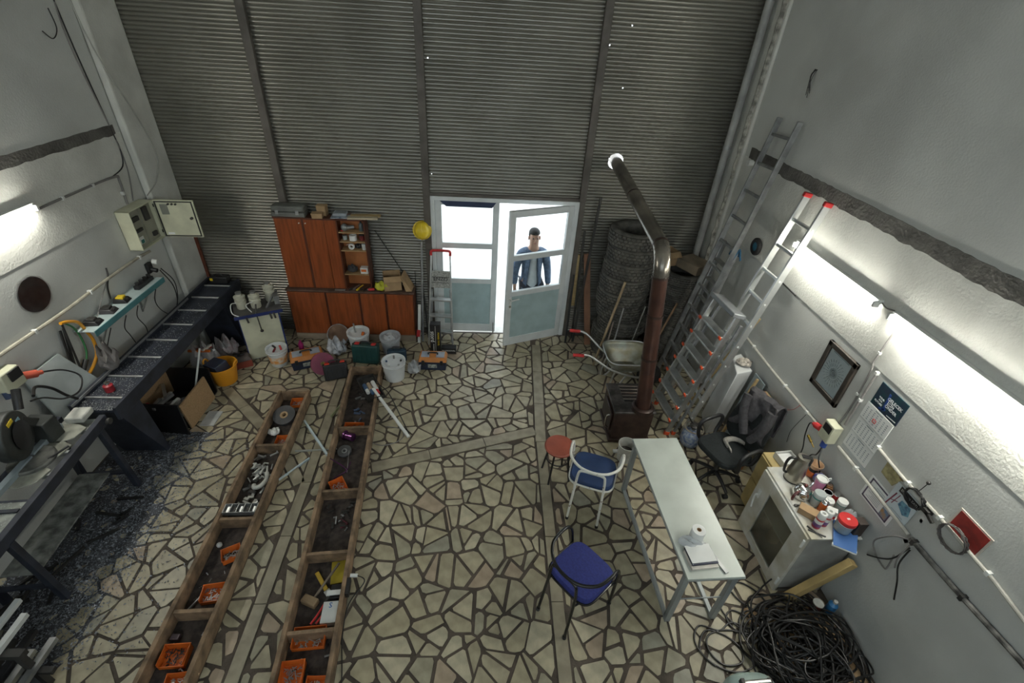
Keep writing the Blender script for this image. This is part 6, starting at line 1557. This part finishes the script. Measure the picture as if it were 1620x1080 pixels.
bc2 = part('carton', MB().box(-.595,-.38,5.62,5.72,.0,.10), black_pl, t, local=False, bevel=.002)
text('PROFESSIONAL', .028, paper, bc2, Matrix(((1,0,0,-.488),(0,0,-1,5.6195),(0,1,0,.06),(0,0,0,1))))
# ------------------------------------------------------------------ buckets and tool boxes on the floor
bwl = pm('white_bucket',(.68,.70,.70),.4,var=.06)
def stuffbits(parent_label, loc, r, z, items, group=None):
    pass
t = bucket('paint_bucket','white bucket with orange label and red tools beside the cream machine',(-2.78,5.32,0),.105,.13,.27,bwl)
part('label', MB().lathe([(.1095,.06),(.1135,.06),(.1245,.17),(.1200,.17),(.1095,.06)],n=32), pm('orange_yellow_label',(.72,.30,.05),.5,var=.3,scale=16,col2=(.70,.62,.52)), t)
for k,(nm,cl) in enumerate((('red pliers handles sticking up in the orange label bucket',red_pl),('black grip in the orange label bucket',black_pl),('dark red tool in the orange label bucket',pm('dark_red_tool',(.22,.02,.03),.4)))):
    a = k*2.1; solo('workshop_tool', MB().tube(cat([(-2.78+.03*math.cos(a),5.32+.03*math.sin(a),.03),(-2.78+.06*math.cos(a),5.32+.06*math.sin(a),.2),(-2.78+.05*math.cos(a+.7),5.32+.05*math.sin(a+.7),.285)],4),.014,8), cl, nm, 'tool')
t = bucket('paint_bucket','white bucket against the brown cabinet with an orange tool in it',(-1.78,5.72,0),.12,.15,.30,bwl)
solo('workshop_tool', MB().tube([(-1.80,5.72,.02),(-1.84,5.76,.40)],.012,8), alu_dull, 'grey rod upright in the bucket at the cabinet','tool')
solo('workshop_tool', MB().tube(cat([(-1.76,5.70,.02),(-1.72,5.68,.22),(-1.70,5.70,.30)],4),.02,8), orange_pl, 'orange tool handle in the bucket at the cabinet','tool')
t = bucket('plastic_bucket','grey white bucket of clear plastic at right of cabinet doors',(-1.32,5.66,0),.115,.14,.28,pm('grey_bucket',(.46,.48,.50),.45))
solo('plastic_wrap', crumple((-1.32,5.66,.19),(.10,.10,.05),41), film2, 'crumpled plastic wrap filling the grey white bucket','wrap')
t = bucket('white_tub_bucket','large white bucket with tools nearest the long wooden bin',(-1.17,5.06,0),.125,.15,.29,bwl)
for k in range(5):
    a = k*1.3+.4; solo('workshop_tool', MB().tube([(-1.17+.04*math.cos(a),5.06+.04*math.sin(a),.02),(-1.17+.10*math.cos(a),5.06+.10*math.sin(a),.27+.02*(k%2))],.013,8), [dkst,greycable,pm('mid_blue_tool',(.06,.12,.22),.4),white_pl2,alu_dull][k], ['dark tool','grey tool','blue tool','white tool','silver tool'][k]+' inside the large white bucket','tool')
t = thing('round_sieve','round shallow sieve pan leaning on the base cabinet','sieve',(-2.05,5.82,0))
Mr = Matrix.Translation((-2.10,5.83,.16))@Matrix.Rotation(math.radians(62),4,'X')
part('rim', MB().lathe([(.15,-.02),(.155,-.02),(.155,.03),(.15,.03),(.15,-.02)],n=36,M=Mr), alu_dull, t, local=False)
part('mesh', MB().lathe([(0,-.01),(.15,-.01)],n=36,M=Mr), pm('tan_mesh',(.42,.26,.17),.7,var=.1), t, local=False)
solo('white_bag', crumple((-2.07,5.58,0),(.13,.11,.12),43,.45,26,14), pm('white_plastic_bag',(.56,.58,.62),.4,var=.2,scale=18), 'full white plastic bag in front of the sieve','bag')
def toolbox(name, label, loc, rz, L_, W_, H_, low, lid, tr):
    t = thing(name, label, 'toolbox', loc, rz)
    part('body', MB().hexa([(-L_*.47,-W_*.47,0),(L_*.47,-W_*.47,0),(L_*.47,W_*.47,0),(-L_*.47,W_*.47,0),(-L_/2,-W_/2,H_*.7),(L_/2,-W_/2,H_*.7),(L_/2,W_/2,H_*.7),(-L_/2,W_/2,H_*.7)]), low, t, bevel=.008)
    ld = part('lid', MB().hexa([(-L_/2-.006,-W_/2-.006,H_*.7),(L_/2+.006,-W_/2-.006,H_*.7),(L_/2+.006,W_/2+.006,H_*.7),(-L_/2-.006,W_/2+.006,H_*.7),(-L_*.46,-W_*.42,H_),(L_*.46,-W_*.42,H_),(L_*.46,W_*.42,H_),(-L_*.46,W_*.42,H_)]), lid, t, bevel=.008)
    for s in (-1,1):
        part('tray_window', MB().box(s*L_*.27-L_*.15,s*L_*.27+L_*.15,-W_*.32,W_*.32,H_-.001,H_+.006), tr, ld, bevel=.003)
        part('latch', MB().box(s*L_*.33-.02,s*L_*.33+.02,-W_/2-.016,-W_/2,H_*.5,H_*.85), black_pl, t, bevel=.003)
    part('carry_handle', MB().tube(cat([(-L_*.16,0,H_),(-L_*.14,0,H_+.03),(L_*.14,0,H_+.03),(L_*.16,0,H_)],4),.011,8), black_pl, t)
    part('badge', MB().box(-L_*.16,L_*.16,-W_/2-.006,-W_/2+.004,H_*.25,H_*.52), pm('badge_grey',(.40,.42,.38),.5,var=.3,scale=30), t)
    return t
navyp = pm('navy_plastic',(.018,.026,.055),.45); olid = pm('orange_lid',(.58,.22,.05),.5,var=.1); gtr = pm('grey_clear_tray',(.34,.38,.44),.3)
toolbox('toolbox','orange lidded toolbox with navy body beside the white buckets',(-2.40,5.32,0),.42,.42,.22,.20,navyp,olid,gtr)
toolbox('toolbox','orange lidded toolbox nearest the black cartons and door',(-.68,5.33,0),-.02,.38,.21,.20,navyp,olid,gtr)
def drillcase(label, loc, rz, tilt, size, m, acc):
    t = thing('drill_case', label, 'case', loc, rot=Matrix.Rotation(rz,4,'Z')@Matrix.Rotation(tilt,4,'X'))
    L_,W_,H_ = size
    part('shell', MB().box(-L_/2,L_/2,-W_/2,W_/2,0,H_), m, t, bevel=.018)
    part('seam', MB().box(-L_/2-.003,L_/2+.003,-.004,.004,.0,H_+.002), black_pl, t)
    for k in range(4): part('rib', MB().box(-L_*.4+L_*.2*k,-L_*.4+L_*.2*k+L_*.09,-W_/2-.006,-W_/2+.004,.03,H_-.06), m, t, bevel=.003)
    for s in (-1,1): part('latch', MB().box(s*L_*.32-.03,s*L_*.32+.03,-.03,.03,H_-.008,H_+.012), acc, t, bevel=.004)
    part('carry_handle', MB().tube(cat([(-.06,0,H_),(-.055,0,H_+.035),(.055,0,H_+.035),(.06,0,H_)],4),.011,8), black_pl, t)
    return t
drillcase('dark green drill case with red latches before the cabinet buckets',(-1.62,5.40,.0),-.08,-.12,(.36,.13,.28),pm('dark_green_case',(.012,.06,.055),.5,var=.15),red_pl)
drillcase('small navy teal case beside the grey white bucket',(-1.20,5.44,.0),.15,-.2,(.26,.12,.17),pm('teal_navy_case',(.015,.045,.075),.5),MATS['teal_navy_case'])
drillcase('black tool case with a bright red bar next to the cable reel',(-1.93,5.02,.0),.35,-.30,(.30,.11,.22),black_pl,pm('bright_red_latch',(.75,.05,.02),.4))
t = thing('cable_reel','purple red cable reel lying by the black tool case','reel',(-2.13,5.20,0))
Mr = Matrix.Translation((-2.14,5.16,.13))@Matrix.Rotation(.5,4,'Z')@Matrix.Rotation(math.radians(55),4,'X')
wine = pm('wine_red_reel',(.20,.02,.06),.45)
for s in (-.05,.05): part('flange', MB().lathe([(.03,s-.006),(.15,s-.006),(.152,s),(.15,s+.006),(.03,s+.006),(.03,s-.006)],n=32,M=Mr), wine, t, local=False)
part('wound_cable', MB().lathe([(.06,-.044),(.11,-.044),(.12,0),(.11,.044),(.06,.044)],n=32,M=Mr), pm('yellow_black_wound',(.30,.26,.03),.6,var=.4,scale=40,col2=(.03,.03,.03)), t, local=False)
solo('clear_wrap', crumple((-.93,5.22,0),(.09,.14,.06),47,.6), film2, 'crumpled clear wrap on floor left of the door side toolbox','wrap')
solo('pink_bottle', MB().lathe([(.03,0),(.035,.02),(.035,.14),(.014,.18),(.014,.2),(0,.2)],(-2.57,5.60,0),18), pm('magenta',(.35,.02,.14),.4), 'narrow magenta bottle beside the cream machine','bottle')

# ------------------------------------------------------------------ the two long wooden bins
def bin_(label, p0, p1, W, divs, H=.155, th=.035):
    """p0 far centre, p1 near centre"""
    A_ = Vector((*p0,0)); B_ = Vector((*p1,0)); d = (B_-A_); L_ = d.length; d.normalize(); n = Vector((-d.y,d.x,0))
    if n.x < 0: n = -n
    t = thing('wooden_bin', label, 'bin', A_.lerp(B_,.5), group='long wooden parts bins')
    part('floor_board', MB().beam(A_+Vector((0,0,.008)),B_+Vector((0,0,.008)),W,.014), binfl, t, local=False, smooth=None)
    for s in (-1,1): part('side_board', MB().beam(A_+n*s*(W/2-th/2)+Vector((0,0,H/2)),B_+n*s*(W/2-th/2)+Vector((0,0,H/2)),th,H), binw, t, local=False, bevel=.004)
    for f_ in divs:
        c = A_+d*(f_*L_)
        part('divider', MB().beam(c-n*(W/2-th)+Vector((0,0,H/2-.008)),c+n*(W/2-th)+Vector((0,0,H/2-.008)),.03,H-.015), binw, t, local=False, bevel=.003)
    return lambda s, o, z=.016: A_+d*s+n*o+Vector((0,0,z)), math.atan2(n.y,n.x)
PL, aL = bin_('left one of the two long wooden parts bins on the floor',(-2.315,4.58),(-2.17,.95),.37,(.004,.245,.497,.725,.985))
PR_, aR = bin_('right one of the two long wooden parts bins on the floor',(-1.55,5.12),(-1.195,.95),.42,(.004,.275,.485,.645,.80,.985))
ob0 = None
def obin(label, p, rz, size=(.15,.11,.075), tilt=0):
    t = thing('orange_bin', label, 'tray', p, rot=Matrix.Rotation(rz,4,'Z')@Matrix.Rotation(tilt,4,'X'), group='orange plastic trays in the wooden bins')
    a,b,h = size[0]/2,size[1]/2,size[2]; mb = MB(); w_=.004
    mb.box(-a,a,-b,b,0,w_).box(-a,-a+w_,-b,b,0,h).box(a-w_,a,-b,b,0,h).box(-a,a,b-w_,b,0,h).box(-a,a,-b,-b+w_,0,h*.55)
    part('tray', mb, orange_pl, t, smooth=None)
    part('rim', MB().tube([(-a,-b,h*.56),(-a,b,h),(a,b,h),(a,-b,h*.56)],.005,6), orange_pl, t)
    mb = MB(); q2 = random.Random(int(p.x*1000+p.y*777))
    for k in range(34):
        c = Vector((q2.uniform(-a*.8,a*.8),q2.uniform(-b*.75,b*.75),w_+.008+q2.uniform(0,h*.28))); an = q2.uniform(0,3.1)
        mb.beam(c-Vector((math.cos(an),math.sin(an),0))*.016,c+Vector((math.cos(an),math.sin(an),.15))*.016,.005,.005)
    part('screws', mb, [alu_dull,dkst,alu][int(abs(p.y)*10)%3], t, smooth=None, kind='stuff')
    return t
obin('orange tray against the far end of the left bin',PL(.12,.06),.1,(.15,.10,.07))
obin('orange tray beside the white rosette in the left bin',PL(.78,.07),.05,(.12,.15,.075))
obin('tilted orange tray in the third section of the left bin',PL(2.12,.06),.5,(.15,.12,.075),-.25)
obin('orange tray full of bright screws in the third section of the left bin',PL(2.46,.05),.15,(.17,.13,.075))
obin('square orange tray in the nearest section of the left bin',PL(2.92,-.03),.05,(.18,.14,.075))
obin('orange tray overlapping at the near left bin end',PL(3.12,.07),.1,(.15,.15,.075))
obin('low orange tray at the far divider of the right bin',PR_(1.06,-.02),.0,(.22,.09,.06))
obin('tilted orange tray below the purple wire in the right bin',PR_(1.92,-.05),.6,(.14,.16,.075))
obin('orange tray at the near divider of the right bin',PR_(3.36,-.02),.08,(.24,.14,.075))
obin('orange tray at the left of the nearest right bin section',PR_(3.62,-.09),.1,(.16,.20,.075))
obin('orange tray at the right of the nearest right bin section',PR_(3.72,.09),.0,(.13,.16,.075))
def ring_disc(name,label,p,r,r2,mat,mat2,h=.03,tilt=0.0):
    t = thing(name,label,'disc',p,rot=Matrix.Rotation(tilt,4,'X'))
    part('disc', MB().lathe([(r2,0),(r,0),(r,h),(r2,h),(r2,0)],n=32), mat, t)
    part('core', MB().lathe([(r2*.55,.0),(r2,.0),(r2,h+.002),(r2*.55,h+.002),(r2*.55,0)],n=24), mat2, t)
    return t
dg = pm('dark_grey_rubber_roll',(.075,.075,.078),.7,var=.15)
ring_disc('tape_roll','big dark grey tape roll leaning in the left bin',PL(.36,-.02,.05),.125,.045,dg,card,.05,.35)
ring_disc('abrasive_disc','small dark ring lying in the right bin under the purple wire',PR_(1.42,-.07,.02),.075,.03,dg,alu_dull,.03,.2)
solo('white_rosette', crumple(PL(.60,-.07),(.065,.06,.03),55,.4), white_pl2, 'white crumpled plastic piece in the left bin','plastic')
t = thing('red_pack','white and red flat pack at the divider in the left bin','package',PL(.84,-.08),aL); part('pack', MB().box(-.085,.085,-.03,.03,0,.05), red_pl, t, bevel=.003); part('label', MB().box(-.06,.06,-.031,-.03,.01,.035), white_pl2, t)
q = random.Random(15)
def scatter(fn, s0, s1, ow, n, nm, label, group, mats, lr=(.02,.05), w_=.016, z0=.02, zr=.05):
    for k in range(n):
        p = fn(q.uniform(s0,s1), q.uniform(-ow,ow), z0+zr*k/n); a = q.uniform(0,3.14); l = q.uniform(*lr); dd = Vector((math.cos(a)*l,math.sin(a)*l,q.uniform(-.01,.01)))
        mb = MB().beam(p-dd,p+dd,w_*q.uniform(.6,1.3),w_*.8)
        if k%2: mb.beam(p+dd*.8,p+dd*.8+Vector((-dd.y,dd.x,0))*.7,w_*.8,w_*.7)
        solo(nm, mb, mats[k%len(mats)], label, 'hardware', group=group)
scatter(PL,.98,1.28,.11,26,'metal_bracket','small metal bracket heaped in the second section of left bin','brackets in the left bin second section',[alu,dirty_white,alu_dull],(.025,.05),.016,.025,.07)
scatter(PL,1.28,1.62,.12,18,'hinge_piece','small hinge piece lying loose in the second section of left bin','hinges in the left bin second section',[dirty_white,alu_dull,dkst,dkst],(.02,.04),.022,.02,.02)
scatter(PL,1.94,2.6,.12,16,'screw','loose screw on the dark floor of the left bin third section','loose screws in the left bin third section',[alu_dull,dkst],(.012,.02),.006,.018,.0)
scatter(PR_,2.06,2.4,.13,16,'fitting','small dark fitting lying in the third section of right bin','fittings in the right bin third section',[dkst,alu_dull,dkst,dkst],(.02,.04),.014,.018,.02)
scatter(PR_,.45,1.0,.05,14,'fitting','small fitting in the first section of the right bin','fittings in the right bin first section',[dkst,alu_dull,pm('dull_blue_fit',(.08,.12,.2),.5)],(.02,.04),.02,.018,.02)
scatter(PR_,3.40,3.9,.16,16,'bolt','dark bolt in the nearest section of the right bin','bolts in the right bin nearest section',[dkst,alu_dull],(.015,.03),.010,.018,.02)
scatter(PL,2.72,3.3,.13,10,'bolt','dark bolt in the nearest section of the left bin','bolts in the left bin nearest section',[dkst,alu_dull],(.015,.03),.010,.018,.01)
solo('ivory_handle', MB().tube(cat([PL(1.22,.06,.07),PL(1.30,.09,.075),PL(1.38,.06,.07),PL(1.40,0,.06),PL(1.36,-.02,.055)],5),.022,10), dirty_white, 'curved ivory handle piece in the second section of left bin','handle')
t = thing('compartment_tray','grey tray with five compartments across the left bin','tray',PL(1.70,0,.10),aL)
mb = MB().box(-.15,.15,-.045,.045,0,.006).box(-.15,.15,-.05,-.045,0,.05).box(-.15,.15,.045,.05,0,.05)
part('tray', mb, alu_dull, t)
for k in range(6): part('partition', MB().box(-.15+.0588*k,-.144+.0588*k,-.045,.045,0,.05), alu, t)
for k in range(5): part('parts_heap', MB().beam((-.12+.0588*k,-.03,.015),(-.115+.0588*k,.03,.025),.02,.016), [alu,dkst][k%2], t)
for s,o in ((1.02,0),):
    pass
solo('white_stopper', MB().lathe([(.0,0),(.022,0),(.024,.02),(.012,.035),(0,.036)],tuple(PL(2.0,-.10)),16), white_pl2, 'little white stopper near the compartment tray in the left bin','stopper')
stick('grey_strip','grey strip lying diagonally in the left bin third section',PL(2.60,-.12,.03),PL(2.40,-.02,.03),.02,.012,alu_dull,False,'strip')
solo('white_scrap', crumple(PL(3.3,.0),(.045,.03,.02),57,.6), white_pl2, 'white paper scrap at the near end of the left bin','scrap')
solo('grey_block', MB().box(*[v for p in (PL(2.78,-.1),) for v in (p.x-.03,p.x+.03,p.y-.02,p.y+.02)],.016,.05), pm('dull_violet',(.10,.07,.08),.6), 'small dull violet block in the near section of left bin','block')
# right bin contents
t = thing('silicone_tray','dark tray of sealant tubes across the far right bin','tray',PR_(.46,.10,.11),.50)
part('tray', MB().box(-.10,.12,-.24,.24,0,.008).box(-.10,-.09,-.24,.24,0,.05).box(.11,.12,-.24,.24,0,.05).box(-.10,.12,-.24,-.23,0,.05).box(-.10,.12,.23,.24,0,.05), dkst, t)
for k,(x,m1,m2,ln,lab) in enumerate(((.06,white_pl2,red_pl,.24,'white sealant tube with red cap on the far right bin'),(.0,pm('tan_tube',(.44,.33,.22),.5),MATS['mid_blue_tool'],.22,'tan sealant tube on the far right bin tray'),(-.05,MATS['mid_blue_tool'],white_pl2,.22,'blue sealant tube on the far right bin tray'))):
    Mt = wm(t)
    tt = thing('sealant_tube',lab,'tube',Mt@Vector((x,0,.01)))
    part('cartridge', MB().cyl(Mt@Vector((x,-.09+.03*k,.035)),Mt@Vector((x,-.09+ln*.75,.035)),.026,n=16), m1, tt, local=False)
    part('cap', MB().cyl(Mt@Vector((x,-.16+.03*k,.035)),Mt@Vector((x,-.092+.03*k,.035)),.022,n=14), m2, tt, local=False)
pur = pm('purple_foil',(.16,.05,.16),.2,.6,var=.2)
solo('foil_spool', MB().cyl(PR_(1.20,-.08,.05),PR_(1.24,.0,.06),.045,n=18).cyl(PR_(1.18,-.10,.05),PR_(1.19,-.085,.05),.06,n=18), pur, 'shiny purple foil spool at the far divider in right bin','spool')
solo('purple_wire', MB().tube(cat([PR_(1.62,-.17,.15),PR_(1.68,-.05,.10),PR_(1.72,0,.06),PR_(1.76,-.06,.05),PR_(1.80,-.12,.04)],5),.006,6).tube(cat([PR_(1.72,0,.06),PR_(1.66,.02,.07),PR_(1.62,.03,.08)],4),.005,6), pur, 'thin purple wire pieces above the tilted tray in right bin','wire')
solo('steel_rod', MB().cyl(PR_(1.42,-.02,.05),PR_(1.72,.0,.03),.003,n=6), alu, 'thin steel rod lying through the ring in right bin','rod')
t = thing('putty_knife','yellow handled scraper in the fourth section of the right bin','tool',PR_(2.90,-.03)); part('handle', MB().beam(PR_(2.82,-.08,.04),PR_(2.98,.03,.04),.035,.02), pm('ochre_yellow',(.50,.32,.03),.5), t, local=False, bevel=.004); part('blade', MB().beam(PR_(2.98,.03,.035),PR_(3.03,.07,.03),.05,.004), alu, t, local=False)
t = thing('mallet','wooden mallet with long handle in the right bin','mallet',PR_(3.05,-.08)); part('shaft', MB().cyl(PR_(3.06,-.06,.05),PR_(2.76,.10,.06),.011,n=10), pm('grey_wood_shaft',(.20,.16,.12),.7), t, local=False); part('head', MB().beam(PR_(3.04,-.14,.05),PR_(3.10,-.02,.05),.07,.06), pm('worn_mallet',(.26,.18,.10),.7,var=.15), t, local=False, bevel=.01)
solo('yellow_mat', MB().beam(PR_(2.72,.10,.022),PR_(2.92,.12,.022),.14,.012), pm('mustard_mat',(.42,.32,.02),.6), 'mustard yellow plate in the corner of the right bin','plate')
t = thing('pliers','red handled pliers in the right bin','pliers',PR_(3.15,.0)); 
for o in (-.02,.02): part('handle', MB().tube(cat([PR_(3.10,.04+o*.2,.04),PR_(3.18,.02+o,.04),PR_(3.25,-.02+o,.04)],4),.009,8), red_pl, t, local=False)
part('jaw', MB().beam(PR_(3.10,.04,.04),PR_(3.04,.06,.04),.02,.012), dkst, t, local=False)
t = thing('drill_carton','white box with a blue letter S and black tool in right bin','box',PR_(3.12,.13)); 
wc = part('box', MB().beam(PR_(3.10,.10,.05),PR_(3.27,.10,.05),.12,.06), white_pl2, t, local=False, bevel=.003)
text('S', .06, pm('bright_blue_print',(.03,.15,.5),.5), wc, Matrix.Translation(PR_(3.13,.10,.0815))@Matrix.Rotation(PI+aR,4,'Z'))
part('black_grip', MB().beam(PR_(2.96,.12,.05),PR_(3.08,.12,.06),.09,.05), black_pl, t, local=False, bevel=.006); part('white_flap', MB().beam(PR_(3.03,.12,.115),PR_(3.07,.12,.115),.12,.01), white_pl2, t, local=False)
t = thing('plug_adapter','black adapter with a white plug on the right bin edge','adapter',PR_(3.0,.225)); part('body', MB().beam(PR_(2.95,.225,.12),PR_(3.09,.225,.12),.03,.06), black_pl, t, local=False, bevel=.004); part('plug', MB().cyl(PR_(2.93,.23,.14),PR_(2.93,.29,.13),.016,n=12), white_pl2, t, local=False)
cord('floor_cord','thin black cord running down the floor right of the bin',[PR_(2.93,.29,.13),PR_(2.95,.34,.06),(-1.06,2.05,.006),(-1.05,1.8,.006),(-.98,1.5,.006),(-.94,1.2,.006)],.005)
solo('red_cloth', MB().tube(cat([PR_(2.28,.02,.02),PR_(2.34,.10,.022),PR_(2.38,.04,.02)],4),.01,6), pm('maroon_cord',(.10,.015,.025),.7), 'maroon cord end in the third section of right bin','cord')
# profiles between and beside the bins
stick('profile_strip','pale blue white profile lying on floor between the bins',(-2.09,4.18,.012),(-1.68,3.66,.012),.05,.022,pm('blue_white_profile',(.58,.68,.72),.4),False,'profile')
stick('profile_strip','thin pale strip on floor under the left bin edge between bins',(-2.05,3.72,.008),(-1.60,3.75,.008),.025,.012,pm('grey_strip_m',(.44,.45,.40),.5),False,'profile')
stick('profile_strip','short pale blue strip pointing from left bin',(-2.10,3.30,.008),(-1.86,3.62,.008),.03,.012,MATS['blue_white_profile'],False,'profile')
stick('profile_strip','narrow green strip leaning at the right bin far section',(-1.80,4.25,.03),(-1.70,4.5,.06),.03,.02,pm('olive_strip',(.30,.32,.18),.6),False,'profile')
t = thing('caulking_gun','long silver sealant gun leaning off the right bin','tool',(-1.05,4.3,0))
part('barrel', MB().beam((-1.36,4.62,.17),(-.83,3.94,.02),.035,.025), white_pl2, t, local=False, bevel=.004)
part('rod', MB().tube(cat([(-1.33,4.70,.19),(-1.16,4.55,.17),(-.96,4.22,.07),(-.83,3.98,.02)],5),.006,6), black_pl, t, local=False)
cord('floor_cord','grey cable loop lying on floor right of the right bin',[(-1.24,3.86,.006),(-1.12,3.82,.006),(-.98,3.86,.006),(-.9,3.96,.006),(-.94,4.08,.006),(-1.12,4.12,.006)],.006,greycable)

# ------------------------------------------------------------------ person in the doorway
def skin(name, verts, edges, radii, mat, root=0, sub=2, parent=None):
    me = bpy.data.meshes.new(name); me.from_pydata(verts, edges, [])
    o = bpy.data.objects.new(name, me); C.objects.link(o)
    m = o.modifiers.new('skin','SKIN'); m.use_smooth_shade = True
    if not me.skin_vertices: 
        bpy.context.view_layer.objects.active = o
    for v,r in zip(me.skin_vertices[0].data, radii): v.radius = r if isinstance(r,tuple) else (r,r); v.use_root = False
    me.skin_vertices[0].data[root].use_root = True
    s = o.modifiers.new('sub','SUBSURF'); s.levels = sub; s.render_levels = sub
    me.materials.append(mat)
    if parent: o.parent = parent
    return o
skinm = pm('skin',(.46,.27,.19),.55,var=.06)
denim = pm('blue_grey_denim',(.12,.17,.26),.85,var=.2,scale=30)
shirt = pm('pale_shirt',(.55,.58,.60),.85,var=.08)
trou = pm('dark_trousers',(.04,.045,.06),.85,var=.15)
pv = []; pe = []; pr_ = []
def pj(p, r, par=None):
    pv.append(p); pr_.append(r)
    if par is not None: pe.append((par,len(pv)-1))
    return len(pv)-1
pel = pj((0,0,.88),(.145,.10)); wai = pj((0,0,1.03),(.135,.09),pel); che = pj((0,.0,1.24),(.155,.10),wai); nb = pj((0,.01,1.36),(.10,.075),che); nk = pj((0,0,1.43),(.055,.055),nb)
hd0 = pj((0,-.015,1.51),(.070,.082),nk); hd1 = pj((0,-.012,1.58),(.076,.092),hd0); hd2 = pj((0,-.005,1.655),(.058,.07),hd1)
for s in (-1,1):
    sh = pj((s*.175,.0,1.33),(.058,.058),nb); el = pj((s*.235,.01,1.07),(.043,.043),sh); wr_ = pj((s*.25,-.06,.84),(.029,.029),el); pa_ = pj((s*.248,-.075,.765),(.032,.018),wr_)
    for k,(dx_,l,dy) in enumerate(((-.024,.065,-.01),(-.008,.075,-.004),(.008,.072,.002),(.024,.06,.008))):
        f1_ = pj((s*(.248+dx_*.3),-.08+dx_,.765-l*.5),(.0095,.0095),pa_); pj((s*(.24+dx_*.3),-.085+dx_*.9,.765-l),(.008,.008),f1_)
    th1 = pj((s*.232,-.105,.775),(.010,.010),pa_); pj((s*.226,-.12,.735),(.0085,.0085),th1)
    hp = pj((s*.085,.0,.84),(.085,.088),pel); kn = pj((s*.10,-.02,.47),(.058,.058),hp); an = pj((s*.105,.01,.09),(.036,.04),kn); pj((s*.11,-.12,.035),(.036,.028),an)
PM = Matrix.Translation((.70,6.31,.0))@Matrix.Rotation(.08,4,'Z')
per = skin('person', pv, pe, pr_, skinm)
per.matrix_world = PM
setp(per,'person in a blue grey open jacket over pale shirt standing in the doorway','person')
def clo(name, pts, mat, sub=2):
    v=[];e=[];r=[]
    for p,rad,par in pts:
        v.append(p); r.append(rad)
        if par is not None: e.append((par,len(v)-1))
    return skin(name, v, e, r, mat, parent=per, sub=sub)
jp = [((0,.01,.80),(.175,.125),None),((0,.01,.95),(.165,.115),0),((0,.01,1.10),(.16,.11),1),((0,.01,1.26),(.178,.118),2),((0,.015,1.365),(.115,.085),3)]
for s in (-1,1):
    b_ = len(jp); jp += [((s*.18,0,1.335),(.072,.072),4),((s*.24,.01,1.07),(.058,.058),b_),((s*.255,-.055,.85),(.046,.046),b_+1)]
clo('jacket', jp, denim)
clo('trousers', [((0,0,.88),(.155,.115),None)]+[((.09,0,.82),(.098,.10),0),((.103,-.02,.47),(.072,.072),1),((.108,.01,.07),(.055,.058),2),((-.09,0,.82),(.098,.10),0),((-.103,-.02,.47),(.072,.072),4),((-.108,.01,.07),(.055,.058),5)], trou)
mb = MB().grid(lambda u,v: ((u-.5)*(.10+.09*(1-v)), -.135+.045*(2*(u-.5))**2+.02*v-.004*math.sin(v*9), .80+.56*v), 8, 14)
o = part('shirt_front', mb, shirt, per); o.modifiers.new('thick','SOLIDIFY').thickness = .006
for s in (-1,1):
    part('jacket_lapel', MB().grid(lambda u,v: (s*(.05+.05*(1-v)+.05*u), -.143+.05*u+.02*v, .80+.55*v), 4, 12), denim, per).modifiers.new('thick','SOLIDIFY').thickness = .01
    part('ear', MB().ball((s*.078,-.005,1.565),(.012,.02,.032)), skinm, per)
    part('eye', MB().ball((s*.030,-.094,1.585),(.012,.008,.008)), black_pl, per)
part('nose', MB().ball((0,-.108,1.555),(.013,.018,.022)), skinm, per)
part('mouth', MB().ball((0,-.098,1.515),(.024,.008,.006)), pm('lip',(.33,.13,.11),.5), per)
part('hair', MB().ball((0,.016,1.632),(.080,.094,.072),20,8,zmin=-.05).ball((0,.045,1.60),(.078,.070,.075),16,8), pm('dark_hair',(.025,.02,.018),.7,var=.2), per)
